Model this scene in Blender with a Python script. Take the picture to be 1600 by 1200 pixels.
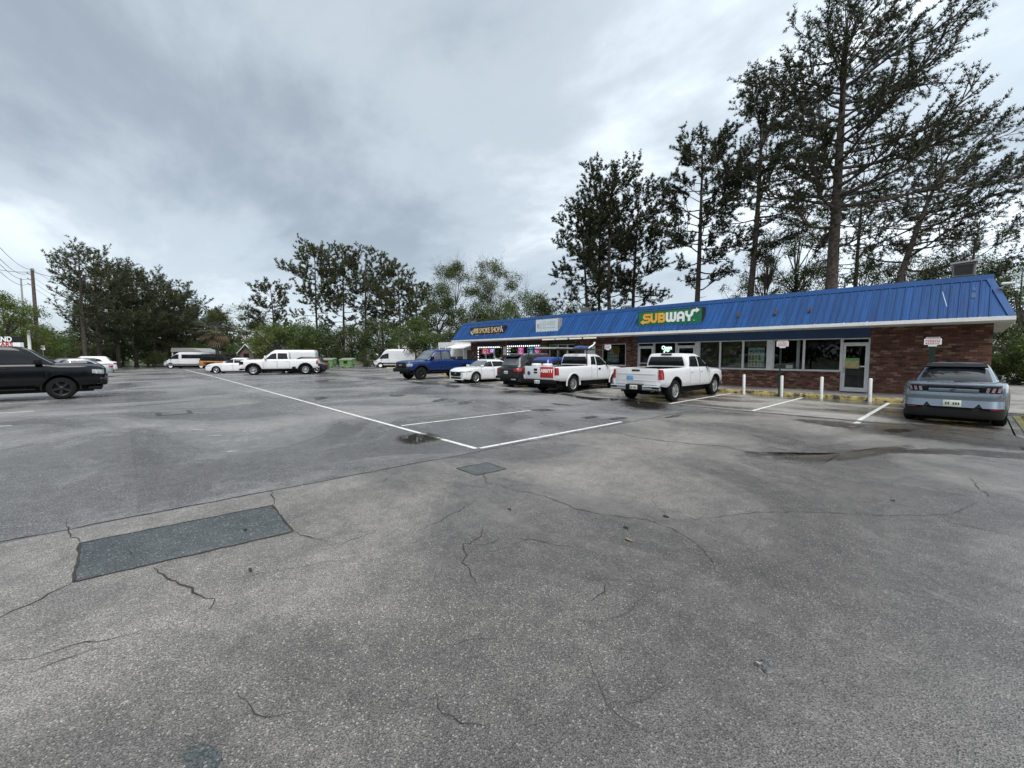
import bpy, bmesh, math, random
import numpy as np
from mathutils import Vector, Matrix
R = math.radians
PI = math.pi
for o in list(bpy.data.objects):
    bpy.data.objects.remove(o)
SC = bpy.context.scene
COL = SC.collection

# ------------------------------------------------------------------ camera
cam = bpy.data.cameras.new('camera')
cam_ob = bpy.data.objects.new('camera', cam)
COL.objects.link(cam_ob)
cam.sensor_width = 36.0
cam.lens = 36.0 * 665 / 1600
cam.clip_start = 0.05
cam.clip_end = 3000
CAM_H = 1.72
cam_ob.location = (0, 0, CAM_H)
YAW = R(42.5)
PITCH = math.atan(45 / 665)
FWD = Vector((-math.cos(YAW) * math.cos(PITCH), math.sin(YAW) * math.cos(PITCH), -math.sin(PITCH)))
cam_ob.rotation_euler = FWD.to_track_quat('-Z', 'Y').to_euler()
SC.camera = cam_ob

# ------------------------------------------------------------------ world, sun, exposure
SUN_EL, SUN_AZ = R(56), R(-28)            # azimuth measured from +X towards +Y
sun_dir = Vector((math.cos(SUN_EL) * math.cos(SUN_AZ), math.cos(SUN_EL) * math.sin(SUN_AZ), math.sin(SUN_EL)))
sun = bpy.data.lights.new('sun', 'SUN')
sun.energy = 1.5
sun.angle = R(40)
sun.color = (1.0, 0.97, 0.93)
sun_ob = bpy.data.objects.new('sun', sun)
sun_ob.rotation_euler = (-sun_dir).to_track_quat('-Z', 'Y').to_euler()
sun_ob.location = (0, 0, 60)
COL.objects.link(sun_ob)

world = bpy.data.worlds.new('World')
SC.world = world
world.use_nodes = True
wt = world.node_tree
wt.nodes.clear()


def wn(kind, **kw):
    n = wt.nodes.new(kind)
    for k, v in kw.items():
        setattr(n, k, v)
    return n


def wl(a, b):
    wt.links.new(a, b)


def wmath(op, a, b=None):
    n = wn('ShaderNodeMath', operation=op)
    for i, v in enumerate((a, b)):
        if v is None:
            continue
        if hasattr(v, 'is_output'):
            wl(v, n.inputs[i])
        else:
            n.inputs[i].default_value = v
    return n.outputs[0]


w_out = wn('ShaderNodeOutputWorld')
w_bg = wn('ShaderNodeBackground')
w_bg.inputs['Strength'].default_value = 0.1
wl(w_bg.outputs[0], w_out.inputs[0])
w_sky = wn('ShaderNodeTexSky', sky_type='NISHITA', sun_disc=False)
w_sky.sun_elevation = SUN_EL
w_sky.sun_rotation = PI / 2 - SUN_AZ
w_sky.air_density = 1.0
w_sky.dust_density = 2.0
w_tc = wn('ShaderNodeTexCoord')
w_sep = wn('ShaderNodeSeparateXYZ')
wl(w_tc.outputs['Generated'], w_sep.inputs[0])
w_z = wmath('ADD', wmath('MAXIMUM', w_sep.outputs[2], 0.0), 0.24)
w_cmb = wn('ShaderNodeCombineXYZ')
wl(wmath('DIVIDE', w_sep.outputs[0], w_z), w_cmb.inputs[0])
wl(wmath('DIVIDE', w_sep.outputs[1], w_z), w_cmb.inputs[1])
w_map = wn('ShaderNodeMapping')
w_map.inputs['Location'].default_value = (12.1, 3.3, 0.0)
w_map.inputs['Rotation'].default_value = (0, 0, R(75))
w_map.inputs['Scale'].default_value = (0.62, 1.05, 1.0)
wl(w_cmb.outputs[0], w_map.inputs[0])
w_n1 = wn('ShaderNodeTexNoise')
w_n1.inputs['Scale'].default_value = 1.0
w_n1.inputs['Detail'].default_value = 8.0
w_n1.inputs['Roughness'].default_value = 0.56
w_n1.inputs['Distortion'].default_value = 0.2
wl(w_map.outputs[0], w_n1.inputs['Vector'])
w_ramp = wn('ShaderNodeValToRGB')
cr = w_ramp.color_ramp
cr.interpolation = 'EASE'
cr.elements[0].position = 0.335
cr.elements[0].color = (1.95, 2.28, 2.60, 1)
cr.elements[1].position = 0.645
cr.elements[1].color = (5.2, 5.65, 6.0, 1)
e = cr.elements.new(0.5)
e.color = (3.1, 3.52, 3.88, 1)
wl(w_n1.outputs['Fac'], w_ramp.inputs[0])
# the overcast is thinnest, and so brightest, on the sunny side
w_dot = wn('ShaderNodeVectorMath', operation='DOT_PRODUCT')
wl(w_tc.outputs['Generated'], w_dot.inputs[0])
w_dot.inputs[1].default_value = Vector((.74, .48, .47)).normalized()
w_glow = wmath('ADD', wmath('MULTIPLY', wmath('POWER', wmath('MAXIMUM', w_dot.outputs['Value'], 0.0), 1.6), 0.55), 0.86)
w_mul = wn('ShaderNodeVectorMath', operation='SCALE')
# towards the horizon the cloud base melts into even grey
w_hz = wn('ShaderNodeMapRange', interpolation_type='SMOOTHSTEP')
wl(w_sep.outputs[2], w_hz.inputs[0])
w_hz.inputs[1].default_value = 0.0
w_hz.inputs[2].default_value = 0.26
w_hz.inputs[3].default_value = 0.85
w_hz.inputs[4].default_value = 0.0
w_hm = wn('ShaderNodeMix', data_type='RGBA')
wl(w_hz.outputs[0], w_hm.inputs[0])
wl(w_ramp.outputs[0], w_hm.inputs[6])
w_hm.inputs[7].default_value = (3.45, 3.98, 4.40, 1)
wl(w_hm.outputs[2], w_mul.inputs[0])
wl(w_glow, w_mul.inputs['Scale'])
w_mix = wn('ShaderNodeMix', data_type='RGBA')
w_mix.inputs[0].default_value = 0.90
wl(w_sky.outputs[0], w_mix.inputs[6])
wl(w_mul.outputs[0], w_mix.inputs[7])
wl(w_mix.outputs[2], w_bg.inputs['Color'])

SC.view_settings.view_transform = 'Standard'
SC.view_settings.look = 'None'
SC.view_settings.exposure = 1.22
SC.view_settings.gamma = 1.0
SC.view_settings.use_curve_mapping = False
SC.cycles.max_bounces = 6
SC.cycles.transparent_max_bounces = 8
SC.cycles.use_denoising = True

# ================================================================== helpers
def tag(o, label=None, cat=None, group=None, kind=None):
    if label:
        o['label'] = label
    if cat:
        o['category'] = cat
    if group:
        o['group'] = group
    if kind:
        o['kind'] = kind
    return o


def empty(name, loc=(0, 0, 0), rz=0.0, label=None, cat=None, group=None):
    o = bpy.data.objects.new(name, None)
    o.empty_display_size = 0.2
    o.location = loc
    o.rotation_euler = (0, 0, rz)
    COL.objects.link(o)
    return tag(o, label, cat, group)


def link(name, me, parent=None):
    o = bpy.data.objects.new(name, me)
    COL.objects.link(o)
    if parent is not None:
        o.parent = parent
    return o


class MB:
    """collects faces for ONE mesh object"""

    def __init__(self):
        self.v = []
        self.f = []
        self.m = []
        self.mi = 0

    def add(self, vs, fs):
        b = len(self.v)
        self.v += [tuple(p) for p in vs]
        self.f += [tuple(i + b for i in q) for q in fs]
        self.m += [self.mi] * len(fs)
        return self

    def box(self, a, b):
        x0, y0, z0 = [min(p, q) for p, q in zip(a, b)]
        x1, y1, z1 = [max(p, q) for p, q in zip(a, b)]
        return self.add([(x0, y0, z0), (x1, y0, z0), (x1, y1, z0), (x0, y1, z0), (x0, y0, z1), (x1, y0, z1), (x1, y1, z1), (x0, y1, z1)],
                        [(0, 3, 2, 1), (4, 5, 6, 7), (0, 1, 5, 4), (1, 2, 6, 5), (2, 3, 7, 6), (3, 0, 4, 7)])

    def bbox(self, a, b, r=0.01):
        """box with chamfered edges"""
        x0, y0, z0 = [min(p, q) for p, q in zip(a, b)]
        x1, y1, z1 = [max(p, q) for p, q in zip(a, b)]
        r = min(r, (x1 - x0) * .45, (y1 - y0) * .45, (z1 - z0) * .45)
        bm = bmesh.new()
        bmesh.ops.create_cube(bm, size=1.0)
        for v in bm.verts:
            v.co = Vector(((x0 + x1) / 2 + v.co.x * (x1 - x0), (y0 + y1) / 2 + v.co.y * (y1 - y0), (z0 + z1) / 2 + v.co.z * (z1 - z0)))
        bmesh.ops.bevel(bm, geom=list(bm.edges), offset=r, segments=2, affect='EDGES', profile=0.5)
        bm.verts.index_update()
        self.add([v.co[:] for v in bm.verts], [[v.index for v in f.verts] for f in bm.faces])
        bm.free()
        return self

    def hexa(self, p):
        """8 corners: bottom ring then top ring"""
        return self.add(p, [(0, 3, 2, 1), (4, 5, 6, 7), (0, 1, 5, 4), (1, 2, 6, 5), (2, 3, 7, 6), (3, 0, 4, 7)])

    def prism(self, pts, d):
        """polygon pts (3D) extruded by vector d"""
        n = len(pts)
        d = Vector(d)
        a = [Vector(p) for p in pts]
        return self.add(a + [p + d for p in a], [tuple(range(n))[::-1], tuple(range(n, 2 * n))] + [(i, (i + 1) % n, n + (i + 1) % n, n + i) for i in range(n)])

    def tube(self, pts, rad, n=8, cap=True):
        pts = [Vector(p) for p in pts]
        if not hasattr(rad, '__len__'):
            rad = [rad] * len(pts)
        vs, fs = [], []
        ref = None
        for i, p in enumerate(pts):
            t = (pts[min(i + 1, len(pts) - 1)] - pts[max(i - 1, 0)]).normalized()
            if ref is None:
                ref = Vector((1, 0, 0)) if abs(t.x) < .8 else Vector((0, 1, 0))
            u = (ref - t * ref.dot(t)).normalized()
            ref = u
            w = t.cross(u)
            for k in range(n):
                a = 2 * PI * k / n
                vs.append(p + (u * math.cos(a) + w * math.sin(a)) * rad[i])
        for i in range(len(pts) - 1):
            for k in range(n):
                fs.append((i * n + k, i * n + (k + 1) % n, (i + 1) * n + (k + 1) % n, (i + 1) * n + k))
        if cap:
            fs.append(tuple(range(n))[::-1])
            fs.append(tuple(range((len(pts) - 1) * n, len(pts) * n)))
        return self.add(vs, fs)

    def lathe(self, prof, n=24, axis='z', c=(0, 0, 0)):
        """prof: (r, h) pairs"""
        vs, fs = [], []
        for r, h in prof:
            for k in range(n):
                a = 2 * PI * k / n
                x, y = r * math.cos(a), r * math.sin(a)
                p = {'z': (x, y, h), 'y': (x, h, y), 'x': (h, x, y)}[axis]
                vs.append((p[0] + c[0], p[1] + c[1], p[2] + c[2]))
        for i in range(len(prof) - 1):
            for k in range(n):
                fs.append((i * n + k, i * n + (k + 1) % n, (i + 1) * n + (k + 1) % n, (i + 1) * n + k))
        return self.add(vs, fs)

    def build(self, name, mats, parent=None, smooth=None):
        me = bpy.data.meshes.new(name)
        me.from_pydata(self.v, [], self.f)
        if not isinstance(mats, (list, tuple)):
            mats = [mats]
        for m in mats:
            me.materials.append(m)
        if len(mats) > 1:
            me.polygons.foreach_set('material_index', self.m)
        bm = bmesh.new()
        bm.from_mesh(me)
        bmesh.ops.recalc_face_normals(bm, faces=list(bm.faces))
        bm.to_mesh(me)
        bm.free()
        if smooth is not None:
            me.shade_smooth() if hasattr(me, 'shade_smooth') else None
            me.set_sharp_from_angle(angle=R(smooth))
        me.update()
        return link(name, me, parent)


def tri_mesh(name, V, F, mat, parent=None):
    """fast numpy triangle mesh: V (n,3), F (m,3)"""
    me = bpy.data.meshes.new(name)
    nv, nf = len(V), len(F)
    me.vertices.add(nv)
    me.vertices.foreach_set('co', np.asarray(V, np.float32).ravel())
    me.loops.add(nf * 3)
    me.loops.foreach_set('vertex_index', np.asarray(F, np.int32).ravel())
    me.polygons.add(nf)
    me.polygons.foreach_set('loop_start', np.arange(0, nf * 3, 3, dtype=np.int32))
    me.materials.append(mat)
    me.update(calc_edges=True)
    return link(name, me, parent)


def copy_tree(o, parent=None):
    c = o.copy()
    COL.objects.link(c)
    if parent is not None:
        c.parent = parent
    for ch in o.children:
        copy_tree(ch, c)
    return c


def text_me(body, size=1.0, extrude=0.0, bold=0.0, align='CENTER', xs=1.0):
    cu = bpy.data.curves.new('lettering', 'FONT')
    cu.body = body
    cu.size = size
    cu.extrude = extrude
    cu.offset = bold
    cu.align_x = align
    cu.align_y = 'CENTER'
    cu.resolution_u = 3
    t = bpy.data.objects.new('lettering', cu)
    COL.objects.link(t)
    me = bpy.data.meshes.new_from_object(t)
    bpy.data.objects.remove(t)
    bpy.data.curves.remove(cu)
    if xs != 1.0:
        for v in me.vertices:
            v.co.x *= xs
    return me


def text_ob(name, body, mat, parent, M, **kw):
    """lettering mesh in its own local xy plane, moved by matrix M"""
    me = text_me(body, **kw)
    me.transform(M)
    me.materials.clear()
    me.materials.append(mat)
    return link(name, me, parent)


# ------------------------------------------------------------------ materials
MATS = {}


def nodes(name):
    m = bpy.data.materials.new(name)
    m.use_nodes = True
    nt = m.node_tree
    b = nt.nodes['Principled BSDF']
    return m, nt, b


def mat(name, col, rough=0.6, metal=0.0, var=0.12, scale=3.0, bump=0.0, bscale=40.0, coat=0.0, spec=0.5, emit=None, est=0.0, trans=0.0, tint=None):
    """general procedural material: colour broken up by noise"""
    if name in MATS:
        return MATS[name]
    m, nt, b = nodes(name)
    L = nt.links.new
    tc = nt.nodes.new('ShaderNodeTexCoord')
    nz = nt.nodes.new('ShaderNodeTexNoise')
    nz.inputs['Scale'].default_value = scale
    nz.inputs['Detail'].default_value = 5
    L(tc.outputs['Object'], nz.inputs['Vector'])
    rp = nt.nodes.new('ShaderNodeValToRGB')
    lo = [max(0, c * (1 - var)) for c in col]
    hi = [min(1, c * (1 + var)) for c in (tint or col)]
    rp.color_ramp.elements[0].position = 0.3
    rp.color_ramp.elements[1].position = 0.7
    rp.color_ramp.elements[0].color = (*lo, 1)
    rp.color_ramp.elements[1].color = (*hi, 1)
    L(nz.outputs['Fac'], rp.inputs[0])
    L(rp.outputs[0], b.inputs['Base Color'])
    b.inputs['Roughness'].default_value = rough
    b.inputs['Metallic'].default_value = metal
    b.inputs['Specular IOR Level'].default_value = spec
    b.inputs['Coat Weight'].default_value = coat
    b.inputs['Coat Roughness'].default_value = 0.06
    if trans:
        b.inputs['Transmission Weight'].default_value = trans
    if emit:
        b.inputs['Emission Color'].default_value = (*emit, 1)
        b.inputs['Emission Strength'].default_value = est
    if bump:
        n2 = nt.nodes.new('ShaderNodeTexNoise')
        n2.inputs['Scale'].default_value = bscale
        n2.inputs['Detail'].default_value = 4
        L(tc.outputs['Object'], n2.inputs['Vector'])
        bp = nt.nodes.new('ShaderNodeBump')
        bp.inputs['Strength'].default_value = bump
        bp.inputs['Distance'].default_value = 0.02
        L(n2.outputs['Fac'], bp.inputs['Height'])
        L(bp.outputs[0], b.inputs['Normal'])
    MATS[name] = m
    return m


def asphalt(name, dark, light, stone, agg=70.0, stone_amt=0.1, rough=(0.35, 0.75), wet_scale=0.25, seed=0.0, wet_dark=0.62, stretch=(1, 1, 1)):
    m, nt, b = nodes(name)
    L = nt.links.new
    N = nt.nodes.new
    tc = N('ShaderNodeTexCoord')
    mp = N('ShaderNodeMapping')
    mp.inputs['Location'].default_value = (seed, seed * .7, 0)
    mp.inputs['Scale'].default_value = stretch
    L(tc.outputs['Object'], mp.inputs[0])

    def noise(sc, det=4, rg=.55, dist=0.0):
        n = N('ShaderNodeTexNoise')
        n.noise_dimensions = '2D'
        n.inputs['Scale'].default_value = sc
        n.inputs['Detail'].default_value = det
        n.inputs['Roughness'].default_value = rg
        n.inputs['Distortion'].default_value = dist
        L(mp.outputs[0], n.inputs['Vector'])
        return n.outputs['Fac']

    def ramp(src, p0, c0, p1, c1):
        r = N('ShaderNodeValToRGB')
        r.color_ramp.elements[0].position = p0
        r.color_ramp.elements[1].position = p1
        r.color_ramp.elements[0].color = (*c0, 1) if hasattr(c0, '__len__') else (c0, c0, c0, 1)
        r.color_ramp.elements[1].color = (*c1, 1) if hasattr(c1, '__len__') else (c1, c1, c1, 1)
        L(src, r.inputs[0])
        return r.outputs[0]

    def mix(fac, a, bb, mode='MIX'):
        x = N('ShaderNodeMix')
        x.data_type = 'RGBA'
        x.blend_type = mode
        if hasattr(fac, 'is_output'):
            L(fac, x.inputs[0])
        else:
            x.inputs[0].default_value = fac
        for i, s in ((6, a), (7, bb)):
            if hasattr(s, 'is_output'):
                L(s, x.inputs[i])
            else:
                x.inputs[i].default_value = (*s, 1)
        return x.outputs[2]
    base = ramp(noise(0.42, 8, .68), 0.34, dark, 0.66, light)
    # aggregate: every stone has its own tone, a few are pale
    vo = N('ShaderNodeTexVoronoi')
    vo.voronoi_dimensions = '2D'
    vo.inputs['Scale'].default_value = agg
    L(mp.outputs[0], vo.inputs['Vector'])
    sp = N('ShaderNodeSeparateColor')
    L(vo.outputs['Color'], sp.inputs[0])
    tone = ramp(sp.outputs[0], 0.0, 0.62, 1.0, 1.40)
    base = mix(1.0, base, tone, 'MULTIPLY')
    pit = ramp(vo.outputs['Distance'], 0.35, 1.12, 0.75, 0.45)
    base = mix(1.0, base, pit, 'MULTIPLY')
    pale = ramp(sp.outputs[1], 1.0 - stone_amt - .02, 0.0, 1.0 - stone_amt + .02, 1.0)
    base = mix(pale, base, stone)
    mid = ramp(noise(5.0, 8, .75), 0.3, 0.78, 0.7, 1.22)
    base = mix(1.0, base, mid, 'MULTIPLY')
    # damp patches: darker and smoother where water has soaked in
    wet = ramp(noise(wet_scale, 6, .62, .6), 0.40, 1.0, 0.60, 0.0)
    base = mix(wet, base, mix(1.0, base, (wet_dark, wet_dark, wet_dark * 1.03), 'MULTIPLY'))
    L(base, b.inputs['Base Color'])
    rr = N('ShaderNodeMapRange')
    L(wet, rr.inputs[0])
    rr.inputs[3].default_value = rough[1]
    rr.inputs[4].default_value = rough[0]
    L(rr.outputs[0], b.inputs['Roughness'])
    b.inputs['Specular IOR Level'].default_value = 0.5
    bp = N('ShaderNodeBump')
    bp.inputs['Strength'].default_value = 0.55
    bp.inputs['Distance'].default_value = 0.006
    L(vo.outputs['Distance'], bp.inputs['Height'])
    L(bp.outputs[0], b.inputs['Normal'])
    return m


M_OLD = asphalt('old_asphalt', (0.136, 0.127, 0.117), (0.214, 0.200, 0.184), (0.40, 0.375, 0.335), 135, 0.04, (0.26, 0.56), 0.30, 3.0, 0.64)
M_LOT = asphalt('lot_asphalt', (0.146, 0.143, 0.138), (0.222, 0.215, 0.206), (0.46, 0.45, 0.43), 115, 0.045, (0.20, 0.52), 0.22, 11.0, 0.60)
M_LANE = asphalt('lane_asphalt', (0.158, 0.154, 0.148), (0.238, 0.230, 0.220), (0.44, 0.43, 0.41), 115, 0.045, (0.20, 0.52), 0.22, 11.0, 0.66)
M_PATCH = asphalt('patch_asphalt', (0.058, 0.065, 0.066), (0.088, 0.097, 0.097), (0.24, 0.25, 0.24), 95, 0.03, (0.45, 0.62), 0.8, 7.0, 0.8)
M_CONC = asphalt('stained_concrete', (0.235, 0.222, 0.20), (0.34, 0.322, 0.29), (0.36, 0.34, 0.31), 160, 0.02, (0.06, 0.55), 0.55, 21.0, 0.36, (.42, 1.25, 1))
M_WALK = asphalt('sidewalk_concrete', (0.27, 0.26, 0.245), (0.36, 0.35, 0.33), (0.42, 0.41, 0.38), 160, 0.02, (0.4, 0.8), 0.6, 31.0, 0.7)
M_CRACK = mat('crack_fill', (0.026, 0.024, 0.022), 0.95, var=.5, scale=14)
M_TAR = mat('tar_joint', (0.03, 0.03, 0.031), 0.5, var=.4, scale=2)


def worn_paint(name, col, wear=0.42, under=(0.13, 0.13, 0.135), sc=7.0):
    m, nt, b = nodes(name)
    L = nt.links.new
    tc = nt.nodes.new('ShaderNodeTexCoord')
    nz = nt.nodes.new('ShaderNodeTexNoise')
    nz.inputs['Scale'].default_value = sc
    nz.inputs['Detail'].default_value = 7
    nz.inputs['Roughness'].default_value = .72
    L(tc.outputs['Object'], nz.inputs['Vector'])
    rp = nt.nodes.new('ShaderNodeValToRGB')
    rp.color_ramp.elements[0].position = wear - .05
    rp.color_ramp.elements[1].position = wear + .05
    rp.color_ramp.elements[0].color = (*under, 1)
    rp.color_ramp.elements[1].color = (*col, 1)
    L(nz.outputs['Fac'], rp.inputs[0])
    L(rp.outputs[0], b.inputs['Base Color'])
    b.inputs['Roughness'].default_value = .6
    return m


M_LINE = worn_paint('white_road_paint', (0.62, 0.62, 0.60), .42, (.20, .195, .19), 9)
M_LINE_OLD = worn_paint('worn_road_paint', (0.44, 0.44, 0.43), .50, (0.20, 0.198, 0.195), 9)
M_YELLOW = worn_paint('yellow_kerb_paint', (0.50, 0.39, 0.13), .49, (0.055, 0.05, 0.042), 4.5)
m, nt, b = nodes('shallow_water')
b.inputs['Base Color'].default_value = (0.030, 0.028, 0.024, 1)
b.inputs['Roughness'].default_value = 0.03
b.inputs['IOR'].default_value = 1.33
nz = nt.nodes.new('ShaderNodeTexNoise')
nz.inputs['Scale'].default_value = 6
bp = nt.nodes.new('ShaderNodeBump')
bp.inputs['Strength'].default_value = .03
bp.inputs['Distance'].default_value = .01
nt.links.new(nz.outputs['Fac'], bp.inputs['Height'])
nt.links.new(bp.outputs[0], b.inputs['Normal'])
M_WATER = m


def ragged(m):
    """let a film of water thin out towards its rim"""
    nt = m.node_tree
    N, L = nt.nodes.new, nt.links.new
    at = N('ShaderNodeAttribute')
    at.attribute_name = 'cover'
    tc = N('ShaderNodeTexCoord')
    nz = N('ShaderNodeTexNoise')
    nz.noise_dimensions = '2D'
    nz.inputs['Scale'].default_value = 5
    nz.inputs['Detail'].default_value = 6
    nz.inputs['Roughness'].default_value = .7
    L(tc.outputs['Object'], nz.inputs['Vector'])
    ad = N('ShaderNodeMath')
    L(at.outputs['Fac'], ad.inputs[0])
    L(nz.outputs['Fac'], ad.inputs[1])
    mr = N('ShaderNodeMapRange')
    L(ad.outputs[0], mr.inputs[0])
    mr.inputs[1].default_value = .62
    mr.inputs[2].default_value = 1.10
    mr.inputs[4].default_value = .9
    tr = N('ShaderNodeBsdfTransparent')
    ms = N('ShaderNodeMixShader')
    L(mr.outputs[0], ms.inputs[0])
    L(tr.outputs[0], ms.inputs[1])
    L(nt.nodes['Principled BSDF'].outputs[0], ms.inputs[2])
    L(ms.outputs[0], nt.nodes['Material Output'].inputs[0])


ragged(M_WATER)
M_DAMP = asphalt('wet_film', (0.075, 0.068, 0.058), (0.11, 0.10, 0.088), (0.15, 0.14, 0.12), 90, 0.02, (0.08, 0.22), 1.2, 5.0, 0.7)
M_DAMP_LOT = asphalt('wet_film_lot', (0.055, 0.058, 0.06), (0.085, 0.088, 0.092), (0.12, 0.12, 0.12), 90, 0.02, (0.08, 0.25), 1.2, 5.0, 0.7)
ragged(M_DAMP)
ragged(M_DAMP_LOT)

M_TURF = mat('turf', (0.075, 0.085, 0.030), 0.9, var=.45, scale=2.5, bump=.6, bscale=30, tint=(0.13, 0.115, 0.05))
M_LITTER = mat('leaf_litter', (0.085, 0.07, 0.045), 0.95, var=.5, scale=.6, bump=.6, bscale=9, tint=(0.07, 0.085, 0.035))

# ================================================================== ground, lot, kerbs
F_PX = 665.0
RT = Vector((math.sin(YAW), math.cos(YAW), 0))
UP = RT.cross(FWD)


def G(px, py, z=0.0):
    """point of the ground plane seen at this spot of the survey photograph"""
    d = FWD + RT * ((px - 800) / F_PX) - UP * ((py - 600) / F_PX)
    t = (z - CAM_H) / d.z
    return Vector((d.x * t, d.y * t, z))


def AT(px, depth, z=0.0):
    """ground position at a bearing and a distance along the view axis"""
    fx = Vector((-math.cos(YAW), math.sin(YAW), 0))
    p = fx * depth + RT * ((px - 800) / F_PX * depth)
    return Vector((p.x, p.y, z))


def HZ(py, depth):
    """height of something seen at row py at that distance"""
    return CAM_H + (555 - py) / F_PX * depth


rnd = random.Random(7)


def sheet(name, pts, mat_, z=0.0, parent=None, kind='structure'):
    o = MB().add([(p[0], p[1], z if len(p) < 3 else p[2]) for p in pts], [tuple(range(len(pts)))]).build(name, mat_, parent)
    if parent is None:
        o['kind'] = kind
    return o


sheet('ground', [(-900, -900), (900, -900), (900, 900), (-900, 900)], M_LITTER, -0.10)
XS = -5.95            # seam between the resurfaced lot and the old asphalt
YS = 14.1             # seam between the asphalt and the concrete stalls
# the old asphalt drive in front of the camera
near = MB()
near.add([(XS, -60, 0), (70, -60, 0), (70, 12.0, 0), (0.62, 12.0, 0), (0.62, YS, 0), (XS, YS, 0)], [(0, 1, 2, 3, 4, 5)])
near.build('old_asphalt_drive', M_OLD)['kind'] = 'structure'
lot = MB()
lot.add([(-81, .06, 0), (XS, .06, 0), (XS, YS, 0), (-31, YS, 0), (-31, 33, 0), (-72, 36, 0), (-82, 10, 0)], [(0, 1, 2, 3, 4, 5, 6)])
lot.build('resurfaced_lot', M_LOT)['kind'] = 'structure'
MB().add([(-78, -60, 0), (XS, -60, 0), (XS, .06, 0), (-81, .06, 0)], [(0, 1, 2, 3)]).build('lot_lane', M_LANE)['kind'] = 'structure'


def wobble(pts, step=0.12, amp=0.02, seed=1):
    """subdivide a polyline and shake it"""
    r = random.Random(seed)
    out = []
    for a, b_ in zip(pts[:-1], pts[1:]):
        a, b_ = Vector(a), Vector(b_)
        n = max(1, int((b_ - a).length / step))
        d = (b_ - a)
        nrm = Vector((-d.y, d.x, 0)).normalized() if d.length else Vector((0, 0, 0))
        for i in range(n):
            j = r.uniform(-amp, amp) if i else r.uniform(-amp, amp) * .3
            out.append(a + d * (i / n) + nrm * j)
    out.append(Vector(pts[-1]))
    return out


def ribbon(mb, pts, w, z=0.004, taper=True, seed=0):
    r = random.Random(seed)
    vs, fs = [], []
    n = len(pts)
    for i, p in enumerate(pts):
        t = (pts[min(i + 1, n - 1)] - pts[max(i - 1, 0)])
        t.z = 0
        t = t.normalized() if t.length else Vector((1, 0, 0))
        nr = Vector((-t.y, t.x, 0))
        ww = w * r.uniform(.45, 1.3)
        if taper:
            ww *= min(1, .25 + 2.2 * min(i, n - 1 - i) / max(1, n))
        vs += [(p.x + nr.x * ww / 2, p.y + nr.y * ww / 2, z), (p.x - nr.x * ww / 2, p.y - nr.y * ww / 2, z)]
    for i in range(n - 1):
        fs.append((2 * i, 2 * i + 1, 2 * i + 3, 2 * i + 2))
    mb.add(vs, fs)


def blob(pts, seed=0, amp=0.12, z=0.004, n=6):
    """irregular closed outline through points"""
    r = random.Random(seed)
    out = []
    m_ = len(pts)
    for i in range(m_):
        p0, p1, p2, p3 = [Vector(pts[(i + k - 1) % m_]) for k in range(4)]
        for k in range(n):
            t = k / n
            q = 0.5 * ((2 * p1) + (p2 - p0) * t + (2 * p0 - 5 * p1 + 4 * p2 - p3) * t * t + (3 * p1 - p0 - 3 * p2 + p3) * t ** 3)
            out.append((q.x + r.uniform(-amp, amp), q.y + r.uniform(-amp, amp), z))
    return out


# seams between the pavings: ragged tar joints
for nm, pts, w, sd in (('paving_seam', [Vector((XS - .25, -30, 0)), Vector((XS - .05, -0.94, 0)), Vector((XS, 4, 0)), Vector((XS, YS, 0))], .022, 3),
                       ('apron_joint', [Vector((0.6, YS, 0)), Vector((-14, YS, 0)), Vector((-31, YS, 0))], .13, 4)):
    mb = MB()
    ribbon(mb, wobble(pts, .16, .018 if w < .05 else .05, sd), w, .004, False, sd)
    mb.build(nm, M_CRACK if w < .05 else M_TAR)['kind'] = 'structure'

# saw-cut repair patches
for k, pts in enumerate(([(115, 910), (458, 831), (425, 790), (125, 849)], [(713, 732), (745, 743), (791, 733), (760, 723)])):
    ps = [G(*p) for p in pts]
    o = sheet('asphalt_patch', [(p.x, p.y) for p in ps], M_PATCH, 0.003)
    mb = MB()
    ribbon(mb, wobble(ps + [ps[0]], .08, .008, k + 20), .022, .005, False, k)
    mb.build('patch_edge', M_CRACK, o)
ps = blob([G(*p) for p in ((285, 1190), (300, 1166), (335, 1168), (345, 1192), (318, 1212))], 3, .004, .003)
sheet('asphalt_patch', ps, M_PATCH, 0.003)

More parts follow.
